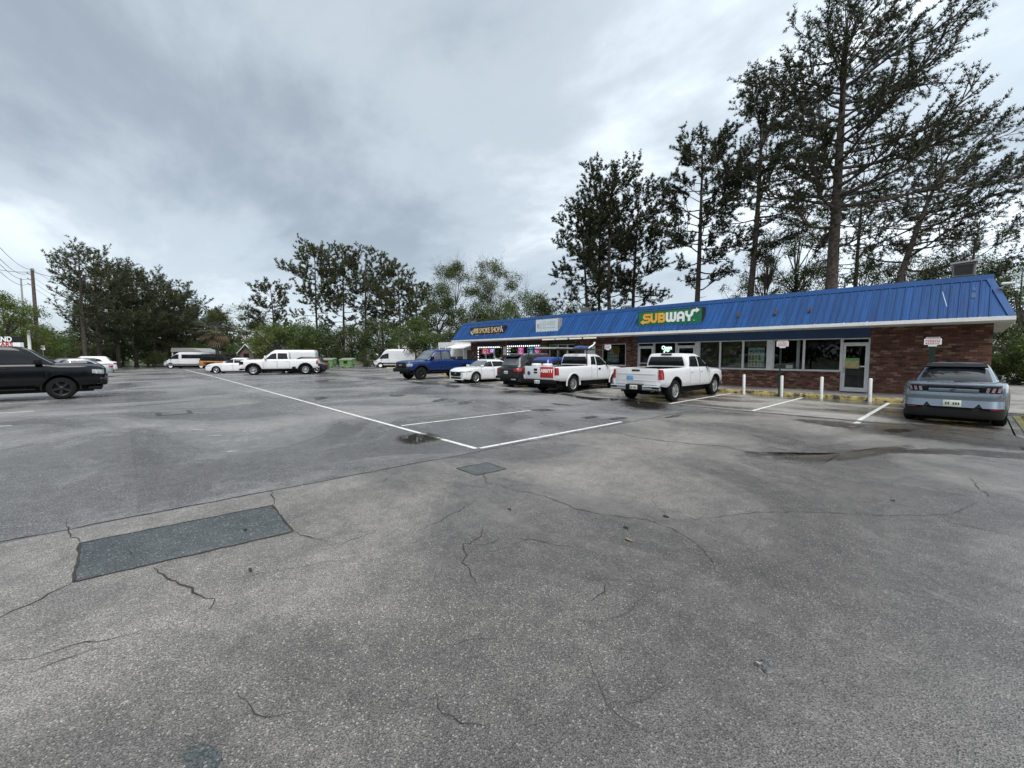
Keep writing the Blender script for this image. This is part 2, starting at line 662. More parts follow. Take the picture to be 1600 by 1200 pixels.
CR = [  # cracks, traced on the photograph, (row, column) on the ground
    ([(0, 965), (45, 945), (112, 912)], .016), ([(125, 849), (108, 832), (104, 815)], .012), ([(425, 790), (428, 778), (422, 766)], .013),
    ([(458, 831), (490, 842), (515, 846)], .012), ([(525, 855), (560, 840), (590, 828)], .009),
    ([(240, 887), (275, 908), (300, 919), (312, 931), (335, 936), (327, 953)], .015),
    ([(745, 780), (715, 800), (680, 818), (641, 833)], .008), ([(755, 822), (752, 838), (735, 850), (725, 850), (729, 868), (722, 880), (735, 895), (745, 912)], .013),
    ([(735, 850), (760, 851), (790, 840)], .006), ([(752, 732), (760, 748), (758, 760)], .008),
    ([(758, 752), (800, 765), (850, 775), (900, 796), (950, 806), (1010, 812), (1050, 826), (1080, 845), (1100, 862), (1115, 885), (1125, 898)], .010),
    ([(800, 840), (840, 845), (870, 853), (895, 856)], .008), ([(1010, 815), (1090, 812), (1180, 800), (1300, 802), (1400, 806), (1480, 804), (1530, 785)], .008),
    ([(1460, 812), (1520, 824), (1600, 842)], .008), ([(1515, 745), (1530, 765), (1545, 776), (1600, 785)], .009), ([(1380, 762), (1450, 768), (1540, 778)], .006),
    ([(0, 1034), (50, 1030), (110, 1010), (170, 1000), (230, 982)], .008), ([(40, 1055), (100, 1030), (165, 1012)], .006),
    ([(370, 1080), (390, 1105), (415, 1122), (450, 1115), (480, 1116)], .006), ([(680, 1080), (682, 1105), (705, 1120), (720, 1132), (760, 1134), (800, 1128)], .005),
    ([(925, 938), (945, 925), (948, 912)], .009), ([(955, 1095), (990, 1100), (1015, 1090), (1040, 1072)], .004),
    ([(570, 760), (600, 752), (612, 742)], .007), ([(370, 905), (420, 895), (500, 880), (570, 872)], .005), ([(200, 860), (210, 872)], .006),
    ([(700, 1010), (740, 1000), (780, 998)], .004), ([(1170, 690), (1230, 705), (1300, 715)], .012), ([(940, 672), (990, 682), (1040, 690), (1130, 698), (1200, 712), (1250, 718)], .02)]
cr_o = MB()
for k, (pl, w) in enumerate(CR):
    ps = [G(*p) for p in pl]
    dist = sum(p.length for p in ps) / len(ps)
    ribbon(cr_o, wobble(ps, .030 * dist ** .5, .010 * dist ** .5, k + 40), w * 1.0, .004 + .0001 * k, True, k)
# hairline cracking between the big ones
for k in range(14):
    p = Vector((rnd.uniform(-5.5, 3.0), rnd.uniform(1.2, 11), 0))
    a = rnd.uniform(0, 6.28)
    pl = [p]
    for j in range(rnd.randint(4, 9)):
        a += rnd.uniform(-.7, .7)
        pl.append(pl[-1] + Vector((math.cos(a), math.sin(a), 0)) * rnd.uniform(.08, .25))
    if all(q.x > XS + .1 and not (-5.6 < q.x < -4.3 and -.5 < q.y < 1.3) for q in pl):
        ribbon(cr_o, wobble(pl, .05, .012, k + 90),   .0035, .0075 + .0001 * k, True, k)
cr_ob = cr_o.build('asphalt_cracks', M_CRACK)
tag(cr_ob, kind='structure')

# painted stall lines (each stripe is one piece of paint)
yl0 = 4.85


def stripe(name, a, b_, w=.10, m_=None, z=.004):
    a, b_ = Vector(a), Vector(b_)
    mb = MB()
    pl = []
    n = max(2, int((b_ - a).length / .35))
    for i in range(n + 1):
        pl.append(a + (b_ - a) * (i / n))
    ribbon(mb, pl, w, z, False, 0)
    # undo the width jitter of cracks: constant width
    vs = []
    d = (b_ - a).normalized()
    nr = Vector((-d.y, d.x, 0)) * (w / 2)
    for p in pl:
        j = rnd.uniform(.93, 1.05)
        vs += [tuple(p + nr * j + Vector((0, 0, z))), tuple(p - nr * j + Vector((0, 0, z)))]
    mb.v = vs
    o = mb.build(name, m_ or M_LINE)
    o['kind'] = 'structure'
    return o


stripe('parking_line', (-6.16, 4.75, 0), (-41, 5.42, 0), .10)
stripe('parking_line', (-41.6, 5.42, 0), (-62.6, 5.45, 0), .12)
stripe('parking_line', (-6.14, 4.82, 0), (-6.13, 9.45, 0), .10)
for k in range(1, 12):
    x = -6.14 - 3.28 * k
    stripe('parking_line', (x, 4.95 + .02 * k, 0), (x + .1, 9.65, 0), .09 if k < 5 else .1, M_LINE_OLD if k > 1 else M_LINE)
for x in (-15.9, -19.5, -23.2, -26.8, -30.4, -34, -37.6, -41.2):
    stripe('parking_line', (x, -2.05, 0), (x, -6.9, 0), .10)
stripe('parking_line', (-1.98, 12.85, 0.0), (-1.98, YS - .12, 0), .12)
for (px, py, l) in ((318, 681, .3), (352, 689, .35), (380, 674, .3), (348, 706, .22), (300, 672, .25)):
    p = G(px, py)
    stripe('worn_paint_mark', p, p + Vector((l * .6, l, 0)), .06, M_LINE_OLD)

# concrete stalls along the shops: cast slabs with open joints
apron = MB().add([(-31, YS, -.045), (.62, YS, -.045), (.62, 20.1, -.005), (-31, 20.1, -.005)], [(0, 1, 2, 3)]).build('concrete_apron', M_TAR)
apron['kind'] = 'structure'


def zap(y):
    return -0.004 + (y - YS) / 6.0 * .034


xs = [.62, -2.03, -4.62, -7.30, -9.95, -12.6, -15.25, -17.9, -20.5, -23.1, -25.75, -28.4, -31.0]
for i in range(len(xs) - 1):
    for (ya, yb) in ((YS + .03, 17.2), (17.2, 20.1)):
        x1, x0 = xs[i] - .006, xs[i + 1] + .006
        ya_, yb_ = ya + .006, yb - .006
        dz = rnd.uniform(-.003, .003)
        MB().hexa([(x0, ya_, -.07), (x1, ya_, -.07), (x1, yb_, -.07), (x0, yb_, -.07), (x0, ya_, zap(ya_) + dz), (x1, ya_, zap(ya_) + dz), (x1, yb_, zap(yb_) + dz), (x0, yb_, zap(yb_) + dz)]).build('concrete_slab', M_CONC, apron)
for x in xs[1:-1]:
    a, b_ = Vector((x + .03, 14.3, 0)), Vector((x, 19.9, 0))
    mb = MB()
    w = .055
    for s in range(8):
        y0, y1 = 14.3 + s * .7, 14.3 + (s + 1) * .7
        mb.add([(x - w, y0, zap(y0) + .008), (x + w, y0, zap(y0) + .008), (x + w, y1, zap(y1) + .008), (x - w, y1, zap(y1) + .008)], [(0, 1, 2, 3)])
    mb.build('parking_line', M_LINE if x > -9 else M_LINE_OLD)['kind'] = 'structure'

# kerb painted yellow, in lengths
kerb = MB().box((-31, 20.16, -.08), (.62, 20.30, .14)).build('kerb', M_WALK)
kerb['kind'] = 'structure'
x = .62
while x > -30.9:
    x2 = max(x - 1.52, -31)
    MB().bbox((x - .004, 20.1 + rnd.uniform(-.004, .004), -.05), (x2 + .004, 20.28, .185), .02).build('kerb_stone', M_YELLOW, kerb, 40)
    x = x2
walk = MB().box((-31, 20.3, -.08), (.62, 22.3, .17)).build('sidewalk', M_TAR)
walk['kind'] = 'structure'
x = .62
while x > -30.9:
    x2 = max(x - 2.1, -31)
    MB().hexa([(x - .005, 20.29, .1), (x2 + .005, 20.29, .1), (x2 + .005, 22.25, .1), (x - .005, 22.25, .1), (x - .005, 20.29, .188), (x2 + .005, 20.29, .188), (x2 + .005, 22.25, .235), (x - .005, 22.25, .235)]).build('sidewalk_slab', M_WALK, walk)
    x = x2

# ground to the right of the building: walk and turf
path = MB()
path.add([(.64, 19.3, .02), (2.6, 19.3, .02), (2.6, 60, .02), (.64, 60, .02)], [(0, 1, 2, 3)])
path.build('concrete_walk', M_WALK)['kind'] = 'structure'
strip = MB()
strip.add([(.64, 13.9, .012), (1.05, 12.1, .012), (60, 12.1, .012), (60, 19.26, .012), (.64, 19.26, .012)], [(0, 1, 2, 3, 4)])
strip.build('concrete_edge', M_CONC)['kind'] = 'structure'
turf = MB()
turf.add([(.78, 14.5, .03), (1.3, 12.9, .03), (60, 12.9, .03), (60, 18.6, .03), (.74, 18.3, .03)], [(0, 1, 2, 3, 4)])
turf.add([(2.64, 19.3, .03), (60, 19.3, .03), (60, 90, .03), (2.64, 90, .03)], [(0, 1, 2, 3)])
turf.build('grass_verge', M_TURF)['kind'] = 'structure'


def grass(name, rects, n, h, mat_, seed, label):
    r = np.random.default_rng(seed)
    P_, F_ = [], []
    for (x0, x1, y0, y1, share) in rects:
        k = int(n * share)
        px, py = r.uniform(x0, x1, k), r.uniform(y0, y1, k)
        a = r.uniform(0, 2 * PI, k)
        hh = h * r.uniform(.4, 1.2, k)
        w = .012 + .004 * r.random(k)
        lx, ly = r.normal(0, .5, k) * hh, r.normal(0, .5, k) * hh
        V = np.empty((k, 3, 3))
        V[:, 0] = np.stack([px - np.cos(a) * w, py - np.sin(a) * w, np.full(k, .02)], 1)
        V[:, 1] = np.stack([px + np.cos(a) * w, py + np.sin(a) * w, np.full(k, .02)], 1)
        V[:, 2] = np.stack([px + lx, py + ly, .03 + hh], 1)
        P_.append(V.reshape(-1, 3))
    V = np.concatenate(P_)
    o = tri_mesh(name, V, np.arange(len(V)).reshape(-1, 3), mat_)
    tag(o, label, 'grass', kind='stuff')


M_BLADE = mat('grass_blades', (0.10, 0.115, 0.035), 0.8, var=.5, scale=1.5, tint=(0.19, 0.165, 0.07))
grass('grass', [(.9, 4.5, 13.3, 18.4, .7), (2.7, 12, 19.4, 34, .3)], 26000, .07, M_BLADE, 5, 'thin patchy grass verge beside the grey-blue car')

# standing water and wet films
def pool(name, pxs, m_, z, seed, amp=.06):
    ps = [G(*p) for p in pxs]
    out = [Vector(p) for p in blob(ps, seed, amp, z)]
    c = sum(out, Vector()) / len(out)
    n = len(out)
    rings = [1.32, .86, .45]
    vs, cv = [], []
    for k, f in enumerate(rings):
        vs += [c + (p - c) * f for p in out]
        cv += [(0, .42, .8)[k]] * n
    vs.append(c)
    cv.append(.8)
    fs = [(k * n + i, k * n + (i + 1) % n, (k + 1) * n + (i + 1) % n, (k + 1) * n + i) for k in range(2) for i in range(n)] + [(2 * n + i, 2 * n + (i + 1) % n, 3 * n) for i in range(n)]
    me = bpy.data.meshes.new(name)
    me.from_pydata([(p.x, p.y, z) for p in vs], [], fs)
    at = me.attributes.new('cover', 'FLOAT', 'POINT')
    at.data.foreach_set('value', cv)
    me.materials.append(m_)
    o = link(name, me)
    o['kind'] = 'structure'
    return o


pool('puddle', [(619, 686), (640, 679), (668, 678), (690, 685), (664, 691), (640, 694)], M_WATER, .0065, 1, .02)
pool('puddle', [(1170, 706), (1250, 712), (1300, 706), (1350, 702), (1400, 697), (1425, 701), (1380, 710), (1330, 716), (1280, 722), (1230, 718)], M_DAMP, .005, 2, .05)
pool('puddle', [(1380, 703), (1460, 701), (1540, 704), (1620, 712), (1600, 718), (1500, 711), (1420, 708)], M_DAMP, .0052, 22, .04)
pool('puddle', [(1240, 655), (1300, 658), (1350, 664), (1330, 669), (1270, 662)], M_DAMP, .0056, 23, .04)
pool('puddle', [(1345, 668), (1390, 660), (1440, 662), (1500, 672), (1600, 684), (1690, 698), (1680, 708), (1540, 698), (1430, 684), (1365, 677)], M_DAMP, .014, 3, .03)
pool('puddle', [(1392, 671), (1425, 673), (1405, 677), (1380, 675)], M_WATER, .018, 4, .01)
for k, pl in enumerate(([(880, 617), (930, 622), (970, 624), (935, 627)], [(975, 626), (1000, 628), (1035, 631), (1030, 640), (985, 636)], [(828, 640), (846, 639), (866, 641), (845, 643)],
                        [(735, 600), (770, 603), (765, 606), (738, 604)], [(695, 601), (718, 603), (712, 606), (698, 604)], [(640, 597), (672, 597), (690, 601), (660, 601)],
                        [(788, 611), (812, 610), (806, 613), (792, 614)], [(860, 630), (880, 632), (896, 634), (872, 633)], [(716, 629), (728, 627), (738, 629), (722, 631)],
                        [(608, 617), (620, 616), (632, 618), (616, 620)], [(675, 627), (690, 623), (698, 624), (684, 628)], [(490, 622), (505, 620), (510, 623), (496, 625)],
                        [(493, 595), (510, 594), (512, 596), (497, 597)], [(912, 652), (930, 650), (934, 652), (918, 654)], [(950, 655), (972, 652), (980, 654), (960, 656)], [(1040, 652), (1062, 648), (1060, 651), (1044, 653)])):
    pool('puddle', pl, M_DAMP_LOT if k > 1 else M_WATER, .0085 + .0002 * k, 10 + k, .04)

# cast-iron utility cover in the lot
c = (G(251, 648) + G(293, 644)) / 2
cov = MB().bbox((c.x - .45, c.y - .42, -.02), (c.x + .45, c.y + .42, .012), .01).build('utility_cover_frame', M_TAR)
cov.name = 'utility_cover'
tag(cov, 'flat dark iron utility cover set in the open lot asphalt', 'utility cover')
MB().bbox((c.x - .33, c.y - .30, .0), (c.x + .33, c.y + .30, .018), .01).build('lid', M_LOT, cov)

# ================================================================== the row of shops
def brick_mat(name, cols, mort):
    m, nt, b = nodes(name)
    L = nt.links.new
    ge = nt.nodes.new('ShaderNodeNewGeometry')
    rp = nt.nodes.new('ShaderNodeValToRGB')
    rp.color_ramp.interpolation = 'CONSTANT'
    for i, c in enumerate(cols):
        e = rp.color_ramp.elements[i] if i < 2 else rp.color_ramp.elements.new(i / len(cols))
        e.position = i / len(cols)
        e.color = (*c, 1)
    L(ge.outputs['Random Per Island'], rp.inputs[0])
    tc = nt.nodes.new('ShaderNodeTexCoord')
    nz = nt.nodes.new('ShaderNodeTexNoise')
    nz.inputs['Scale'].default_value = 26
    nz.inputs['Detail'].default_value = 6
    L(tc.outputs['Object'], nz.inputs['Vector'])
    r2 = nt.nodes.new('ShaderNodeValToRGB')
    r2.color_ramp.elements[0].color = (.55, .55, .55, 1)
    r2.color_ramp.elements[1].color = (1.4, 1.4, 1.4, 1)
    L(nz.outputs['Fac'], r2.inputs[0])
    mx = nt.nodes.new('ShaderNodeMix')
    mx.data_type = 'RGBA'
    mx.blend_type = 'MULTIPLY'
    mx.inputs[0].default_value = 1
    L(rp.outputs[0], mx.inputs[6])
    L(r2.outputs[0], mx.inputs[7])
    L(mx.outputs[2], b.inputs['Base Color'])
    b.inputs['Roughness'].default_value = .85
    bp = nt.nodes.new('ShaderNodeBump')
    bp.inputs['Strength'].default_value = .4
    bp.inputs['Distance'].default_value = .01
    L(nz.outputs['Fac'], bp.inputs['Height'])
    L(bp.outputs[0], b.inputs['Normal'])
    return m


M_BRICK = brick_mat('brick', [(.120, .054, .035), (.152, .068, .045), (.092, .042, .029), (.180, .090, .061), (.130, .058, .039), (.060, .031, .024), (.160, .076, .052), (.25, .15, .11), (.110, .050, .033)], None)
M_MORTAR = mat('mortar', (.052, .042, .037), .95, var=.25, scale=8)
M_ALU = mat('white_aluminium', (.62, .63, .62), .38, 0.15, var=.08, scale=4)
M_WHITE = mat('white_paint', (.74, .74, .72), .5, var=.07, scale=2.2)
M_SOFFIT = mat('soffit_paint', (.60, .60, .57), .7, var=.16, scale=1.1)
M_NAVY = mat('navy_panel', (.022, .062, .16), .5, var=.12, scale=1.6)
M_BLACK = mat('black_plastic', (.012, .012, .013), .45, var=.3)
M_RUST = mat('rusty_steel', (.10, .062, .035), .85, var=.5, scale=18, tint=(.06, .05, .045))
M_GALV = mat('galvanised', (.34, .34, .33), .5, .4, var=.25, scale=6)
M_DARKROOM = mat('dark_interior', (.05, .048, .045), .9, var=.2)
M_ROOM = mat('room_wall', (.22, .20, .16), .9, var=.2)
M_GRAVEL = mat('roof_gravel', (.25, .24, .22), .95, var=.3, scale=30)

# blue metal roofing: weathered, streaked down the slope
m, nt, b = nodes('blue_roof_metal')
L = nt.links.new
ge = nt.nodes.new('ShaderNodeNewGeometry')
mp = nt.nodes.new('ShaderNodeMapping')
mp.inputs['Scale'].default_value = (7.0, .7, .7)
L(ge.outputs['Position'], mp.inputs[0])
nz = nt.nodes.new('ShaderNodeTexNoise')
nz.inputs['Scale'].default_value = 1.0
nz.inputs['Detail'].default_value = 7
nz.inputs['Roughness'].default_value = .65
L(mp.outputs[0], nz.inputs['Vector'])
rp = nt.nodes.new('ShaderNodeValToRGB')
rp.color_ramp.elements[0].position = .28
rp.color_ramp.elements[0].color = (.006, .036, .125, 1)
rp.color_ramp.elements[1].position = .66
rp.color_ramp.elements[1].color = (.010, .070, .225, 1)
L(nz.outputs['Fac'], rp.inputs[0])
oi = nt.nodes.new('ShaderNodeObjectInfo')
mr = nt.nodes.new('ShaderNodeMapRange')
mr.inputs[3].default_value = .80
mr.inputs[4].default_value = 1.16
L(oi.outputs['Random'], mr.inputs[0])
vm = nt.nodes.new('ShaderNodeVectorMath')
vm.operation = 'SCALE'
L(rp.outputs[0], vm.inputs[0])
L(mr.outputs[0], vm.inputs['Scale'])
L(vm.outputs[0], b.inputs['Base Color'])
b.inputs['Roughness'].default_value = .5
b.inputs['Specular IOR Level'].default_value = .3
M_ROOF = m
M_ROOFTRIM = mat('blue_trim_metal', (.008, .058, .195), .4, var=.15, scale=1.5)

# shop glass: reflects the lot, lets the dim rooms show through
m, nt, b = nodes('shop_glass')
L = nt.links.new
N = nt.nodes.new
fr = N('ShaderNodeFresnel')
fr.inputs['IOR'].default_value = 1.55
gl = N('ShaderNodeBsdfGlossy')
gl.inputs['Roughness'].default_value = .015
gl.inputs['Color'].default_value = (.9, .93, .92, 1)
tr = N('ShaderNodeBsdfTransparent')
tr.inputs['Color'].default_value = (.62, .68, .66, 1)
ms = N('ShaderNodeMixShader')
nzg = N('ShaderNodeTexNoise')
nzg.inputs['Scale'].default_value = .8
bpg = N('ShaderNodeBump')
bpg.inputs['Strength'].default_value = .04
bpg.inputs['Distance'].default_value = .02
L(nzg.outputs['Fac'], bpg.inputs['Height'])
L(bpg.outputs[0], gl.inputs['Normal'])
L(fr.outputs[0], ms.inputs[0])
L(tr.outputs[0], ms.inputs[1])
L(gl.outputs[0], ms.inputs[2])
L(ms.outputs[0], nt.nodes['Material Output'].inputs[0])
M_GLASS = m

YW = 22.0
XR, XL = .33, -29.2
shops = empty('shop_row', (0, YW, 0), 0, 'long brick row of shops under a blue metal mansard roof', 'building')


def loc(o):
    """children are written in world metres: shift into the parent's frame"""
    o.location = (0, -YW, 0)
    return o


def sp(mb, name, m_, smooth=None, parent=None):
    o = mb.build(name, m_, parent or shops, smooth)
    if parent is None:
        loc(o)
    return o


def bricks(x0, x1, z0, z1, seed, y=YW):
    """running-bond bricks, real blocks set on a mortar bed"""
    r = random.Random(seed)
    mb = MB()
    xa, xb = min(x0, x1), max(x0, x1)
    row = 0
    z = z0
    H_, W_, j = .066, .205, .011
    while z < z1 - .02:
        h = min(H_, z1 - z)
        x = xa - (row % 2) * .108
        while x < xb:
            a, b_ = max(x, xa), min(x + W_, xb)
            if b_ - a > .02:
                d = r.uniform(.006, .014)
                mb.add([(a, y - d, z), (b_, y - d, z), (b_, y - d, z + h), (a, y - d, z + h), (a, y + .01, z), (b_, y + .01, z), (b_, y + .01, z + h), (a, y + .01, z + h)],
                       [(0, 1, 2, 3), (0, 4, 5, 1), (3, 2, 6, 7), (0, 3, 7, 4), (1, 5, 6, 2)])
            x += W_ + j
        z += H_ + j
        row += 1
    w = MB().box((xa, y, z0), (xb, y + .2, z1))
    wo = sp(w, 'wall', M_MORTAR)
    bo = mb.build('brickwork', M_BRICK, wo)
    bo['kind'] = 'stuff'
    return wo


ZB, ZT = .22, 2.812
SEG = [(.33, -2.9, ZB, ZT), (-3.82, -9.88, ZB, 1.06), (-10.98, -12.25, ZB, 1.06), (-13.3, -14.04, ZB, ZT), (-14.04, -15.76, ZB, 1.09), (-14.04, -15.76, 2.43, ZT), (-15.76, -16.25, ZB, ZT),
       (-16.25, -17.17, 2.31, ZT), (-17.17, -17.9, ZB, ZT), (-20.4, -21.0, ZB, ZT), (-24.5, -25.2, ZB, ZT), (-28.2, XL, ZB, ZT)]
for i, s in enumerate(SEG):
    bricks(*s, seed=i)
# remaining headers and shell
sp(MB().bbox((-2.9, YW - .05, 2.44), (-13.3, YW + .15, ZT), .01), 'header_panel', M_NAVY)
sp(MB().box((-17.9, YW + .02, 2.46), (-20.4, YW + .2, ZT)), 'header_panel', M_BLACK)
for a, b_ in ((-21.0, -24.5), (-25.2, -28.2)):
    sp(MB().box((a, YW + .01, 2.42), (b_, YW + .2, ZT)), 'header_panel', M_BLACK)
shell = MB()
shell.box((XR, YW + .2, .1), (XR - .2, 31, ZT)).box((XL, YW + .2, .1), (XL + .2, 31, ZT)).box((XL + .2, 30.8, .1), (XR - .2, 31, ZT))
sp(shell, 'side_wall', M_MORTAR)
sp(MB().box((XL + .2, YW + .2, .15), (XR - .2, 30.8, .22)), 'shop_floor', M_ROOM)
for x, m_ in ((-3.2, M_DARKROOM), (-13.6, M_ROOM), (-17.5, M_ROOM), (-21.2, M_DARKROOM)):
    sp(MB().box((x, YW + .2, .22), (x - .1, 29.5, 2.7)), 'partition', m_)
sp(MB().box((XL + .2, 29.5, .22), (XR - .2, 29.6, 2.7)), 'partition', M_ROOM)
sp(MB().box((XL + .2, YW + .2, 2.72), (XR - .2, 29.6, 2.76)), 'room_ceiling', M_ROOM)


def window(x0, x1, z0, z1, fw=.045, y=YW + .03, m_=None, name='window'):
    xa, xb = min(x0, x1), max(x0, x1)
    f = MB()
    d = .07
    f.box((xa, y, z0), (xa + fw, y + d, z1)).box((xb - fw, y, z0), (xb, y + d, z1)).box((xa + fw, y, z0), (xb - fw, y + d, z0 + fw)).box((xa + fw, y, z1 - fw), (xb - fw, y + d, z1))
    fo = sp(f, name, m_ or M_ALU)
    MB().add([(xa + fw, y + .035, z0 + fw), (xb - fw, y + .035, z0 + fw), (xb - fw, y + .035, z1 - fw), (xa + fw, y + .035, z1 - fw)], [(0, 1, 2, 3)]).build('pane', M_GLASS, fo)
    return fo


def shop_door(x0, x1, ztop=2.18, zt2=2.42, y=YW + .02, pane=True):
    xa, xb = min(x0, x1), max(x0, x1)
    fr_ = MB()
    fr_.box((xa, y, .22), (xa + .055, y + .1, zt2)).box((xb - .055, y, .22), (xb, y + .1, zt2)).box((xa + .055, y, ztop), (xb - .055, y + .1, ztop + .055)).box((xa + .055, y, zt2 - .05), (xb - .055, y + .1, zt2))
    fo = sp(fr_, 'door', M_ALU)
    MB().add([(xa + .055, y + .05, ztop + .055), (xb - .055, y + .05, ztop + .055), (xb - .055, y + .05, zt2 - .05), (xa + .055, y + .05, zt2 - .05)], [(0, 1, 2, 3)]).build('transom_pane', M_GLASS, fo)
    le = MB()
    a, b_ = xa + .06, xb - .06
    s = .085
    le.box((a, y + .02, .24), (a + s, y + .065, ztop - .006)).box((b_ - s, y + .02, .24), (b_, y + .065, ztop - .006)).box((a + s, y + .02, .24), (b_ - s, y + .065, .40)).box((a + s, y + .02, ztop - s), (b_ - s, y + .065, ztop - .006))
    le.box((a + s, y + .028, 1.24), (b_ - s, y + .058, 1.29))
    le.build('door_leaf', M_ALU, fo)
    MB().add([(a + s, y + .045, .40), (b_ - s, y + .045, .40), (b_ - s, y + .045, 1.24), (a + s, y + .045, 1.24)], [(0, 1, 2, 3)]).build('pane', M_GLASS, fo)
    MB().add([(a + s, y + .045, 1.29), (b_ - s, y + .045, 1.29), (b_ - s, y + .045, ztop - s), (a + s, y + .045, ztop - s)], [(0, 1, 2, 3)]).build('pane', M_GLASS, fo)
    MB().tube([(a + .05, y + .02, 1.0), (a + .05, y - .03, 1.02), (a + .05, y - .03, 1.2), (a + .05, y + .02, 1.22)], .012).build('handle', M_GALV, fo)
    for ch in fo.children:
        pass
    return fo


shop_door(-2.9, -3.82)
for a, b_ in ((-3.82, -5.14), (-5.14, -6.33), (-6.56, -7.62), (-7.62, -8.68), (-8.68, -9.72)):
    window(a, b_, 1.06, 2.43)
for a, b_ in ((-6.33, -6.56), (-9.72, -9.88)):
    sp(MB().bbox((a, YW - .01, 1.06), (b_, YW + .12, 2.43), .008), 'mullion', M_ALU)
sp(MB().box((-5.36, YW + .3, .22), (-5.48, YW + .42, 2.6)), 'column', M_WHITE)
sp(MB().bbox((-3.83, YW - .04, 1.03), (-9.88, YW + .05, 1.075), .006), 'sill', M_ALU)
shop_door(-9.90, -10.96)
window(-10.98, -12.25, 1.06, 2.43)
shop_door(-12.27, -13.28)
window(-14.06, -15.74, 1.10, 2.41)
sp(MB().bbox((-14.0, YW - .04, 1.06), (-15.8, YW + .04, 1.10), .006), 'sill', M_ALU)
# solid white door with a small lettered plate
wd = sp(MB().bbox((-16.27, YW + .03, .22), (-17.15, YW + .09, 2.34), .008), 'door', M_WHITE)
MB().lathe([(0, -.05), (.03, -.05), (.03, 0), (0, 0)], 12, 'y', (-16.4, YW + .03, 1.15)).build('door_knob', M_GALV, wd)
for k, (w_, h_) in enumerate(((.11, .26), (.06, .26), (.12, .24))):
    MB().prism([(-16.98 + k * .24, YW + .026, 1.36), (-16.98 + k * .24 + w_, YW + .026, 1.34), (-16.98 + k * .24 + w_ * 1.1, YW + .026, 1.34 + h_ * .7), (-16.98 + k * .24 + w_ * .4, YW + .026, 1.34 + h_)], (0, -.004, 0)).build('dark_mark', M_BLACK, wd)
for a, b_ in ((-17.9, -18.75), (-18.75, -19.6), (-19.6, -20.4)):
    window(a, b_, .22, 2.46, .05, YW + .25)
for (xa, xb) in ((-21.0, -24.5), (-25.2, -28.2)):
    n = 3
    for k in range(n):
        window(xa + (xb - xa) * k / n, xa + (xb - xa) * (k + 1) / n, .62 if k else .22, 2.42)
    sp(MB().box((xa + (xb - xa) / n, YW + .02, .22), (xb, YW + .15, .62)), 'knee_wall', M_MORTAR)

# eaves: white fascia, soffit and tube lights
YE, ZE = 20.40, 2.93
XE0, XE1 = .75, -29.75
XRG0, XRG1 = .22, -29.75
YR_, ZR = 21.62, 4.30
x = XE0
k = 0
while x > XE1 + .1:
    x2 = max(x - 3.66, XE1)
    sp(MB().bbox((x - .002, YE - .03 + .003 * (k % 2), 2.815), (x2 + .002, YE + .02, 2.94), .006), 'fascia_board', M_WHITE)
    sp(MB().box((x - .004, YE + .02, 2.815), (x2 + .004, YW + .02, 2.835)), 'soffit_panel', M_SOFFIT)
    x = x2
    k += 1
sp(MB().box((XE0, YE + .02, 2.80), (XE0 - .03, 31, 2.945)), 'fascia_board', M_WHITE)
sp(MB().box((XE0 - .03, YW + .02, 2.815), (XR, 31, 2.83)), 'soffit_panel', M_SOFFIT)
M_TUBE = mat('tube_diffuser', (.75, .73, .66), .5, var=.05, emit=(1, .93, .78), est=.25)  # unlit fixtures; slight emission stands in for the daylight they catch
for a, b_ in ((-20.04, -18.99), (-18.82, -17.89), (-17.68, -16.75), (-16.55, -15.63)):
    sp(MB().bbox((a, 21.12, 2.735), (b_, 21.26, 2.815), .015), 'tube_light', M_TUBE)
for x in (-1.6, -5.0, -7.4, -10.4, -13.0, -23.6, -26.9):
    sp(MB().lathe([(0, 2.78), (.07, 2.79), (.085, 2.815)], 14, 'z', (x, 21.2, 0)), 'eave_light', M_GALV)

# mansard: one pan of roofing after another, each with its standing rib
PW = .232
sl = Vector((0, YR_ - YE, ZR - ZE))
nrm = Vector((0, -(ZR - ZE), YR_ - YE)).normalized()
pan = MB()
prof = [(0, 0), (.010, .042), (.034, .042), (.044, 0), (.138, 0), (.142, .006), (.150, .006), (.154, 0), (PW - .001, 0)]
vs = []
for (dx, dn) in prof:
    for t in (0, 1):
        p = Vector((-dx, YE, ZE)) + sl * t + nrm * (dn + .004)
        vs.append(p)
pan.add(vs, [(2 * i, 2 * i + 1, 2 * i + 3, 2 * i + 2) for i in range(len(prof) - 1)])
first = None
x = XRG0
while x > XRG1 + .05:
    if first is None:
        first = sp(pan, 'roof_panel', M_ROOF)
        o = first
    else:
        o = link('roof_panel', first.data, shops)
    o.location = (x, -YW, rnd.uniform(-.002, .002))
    x -= PW
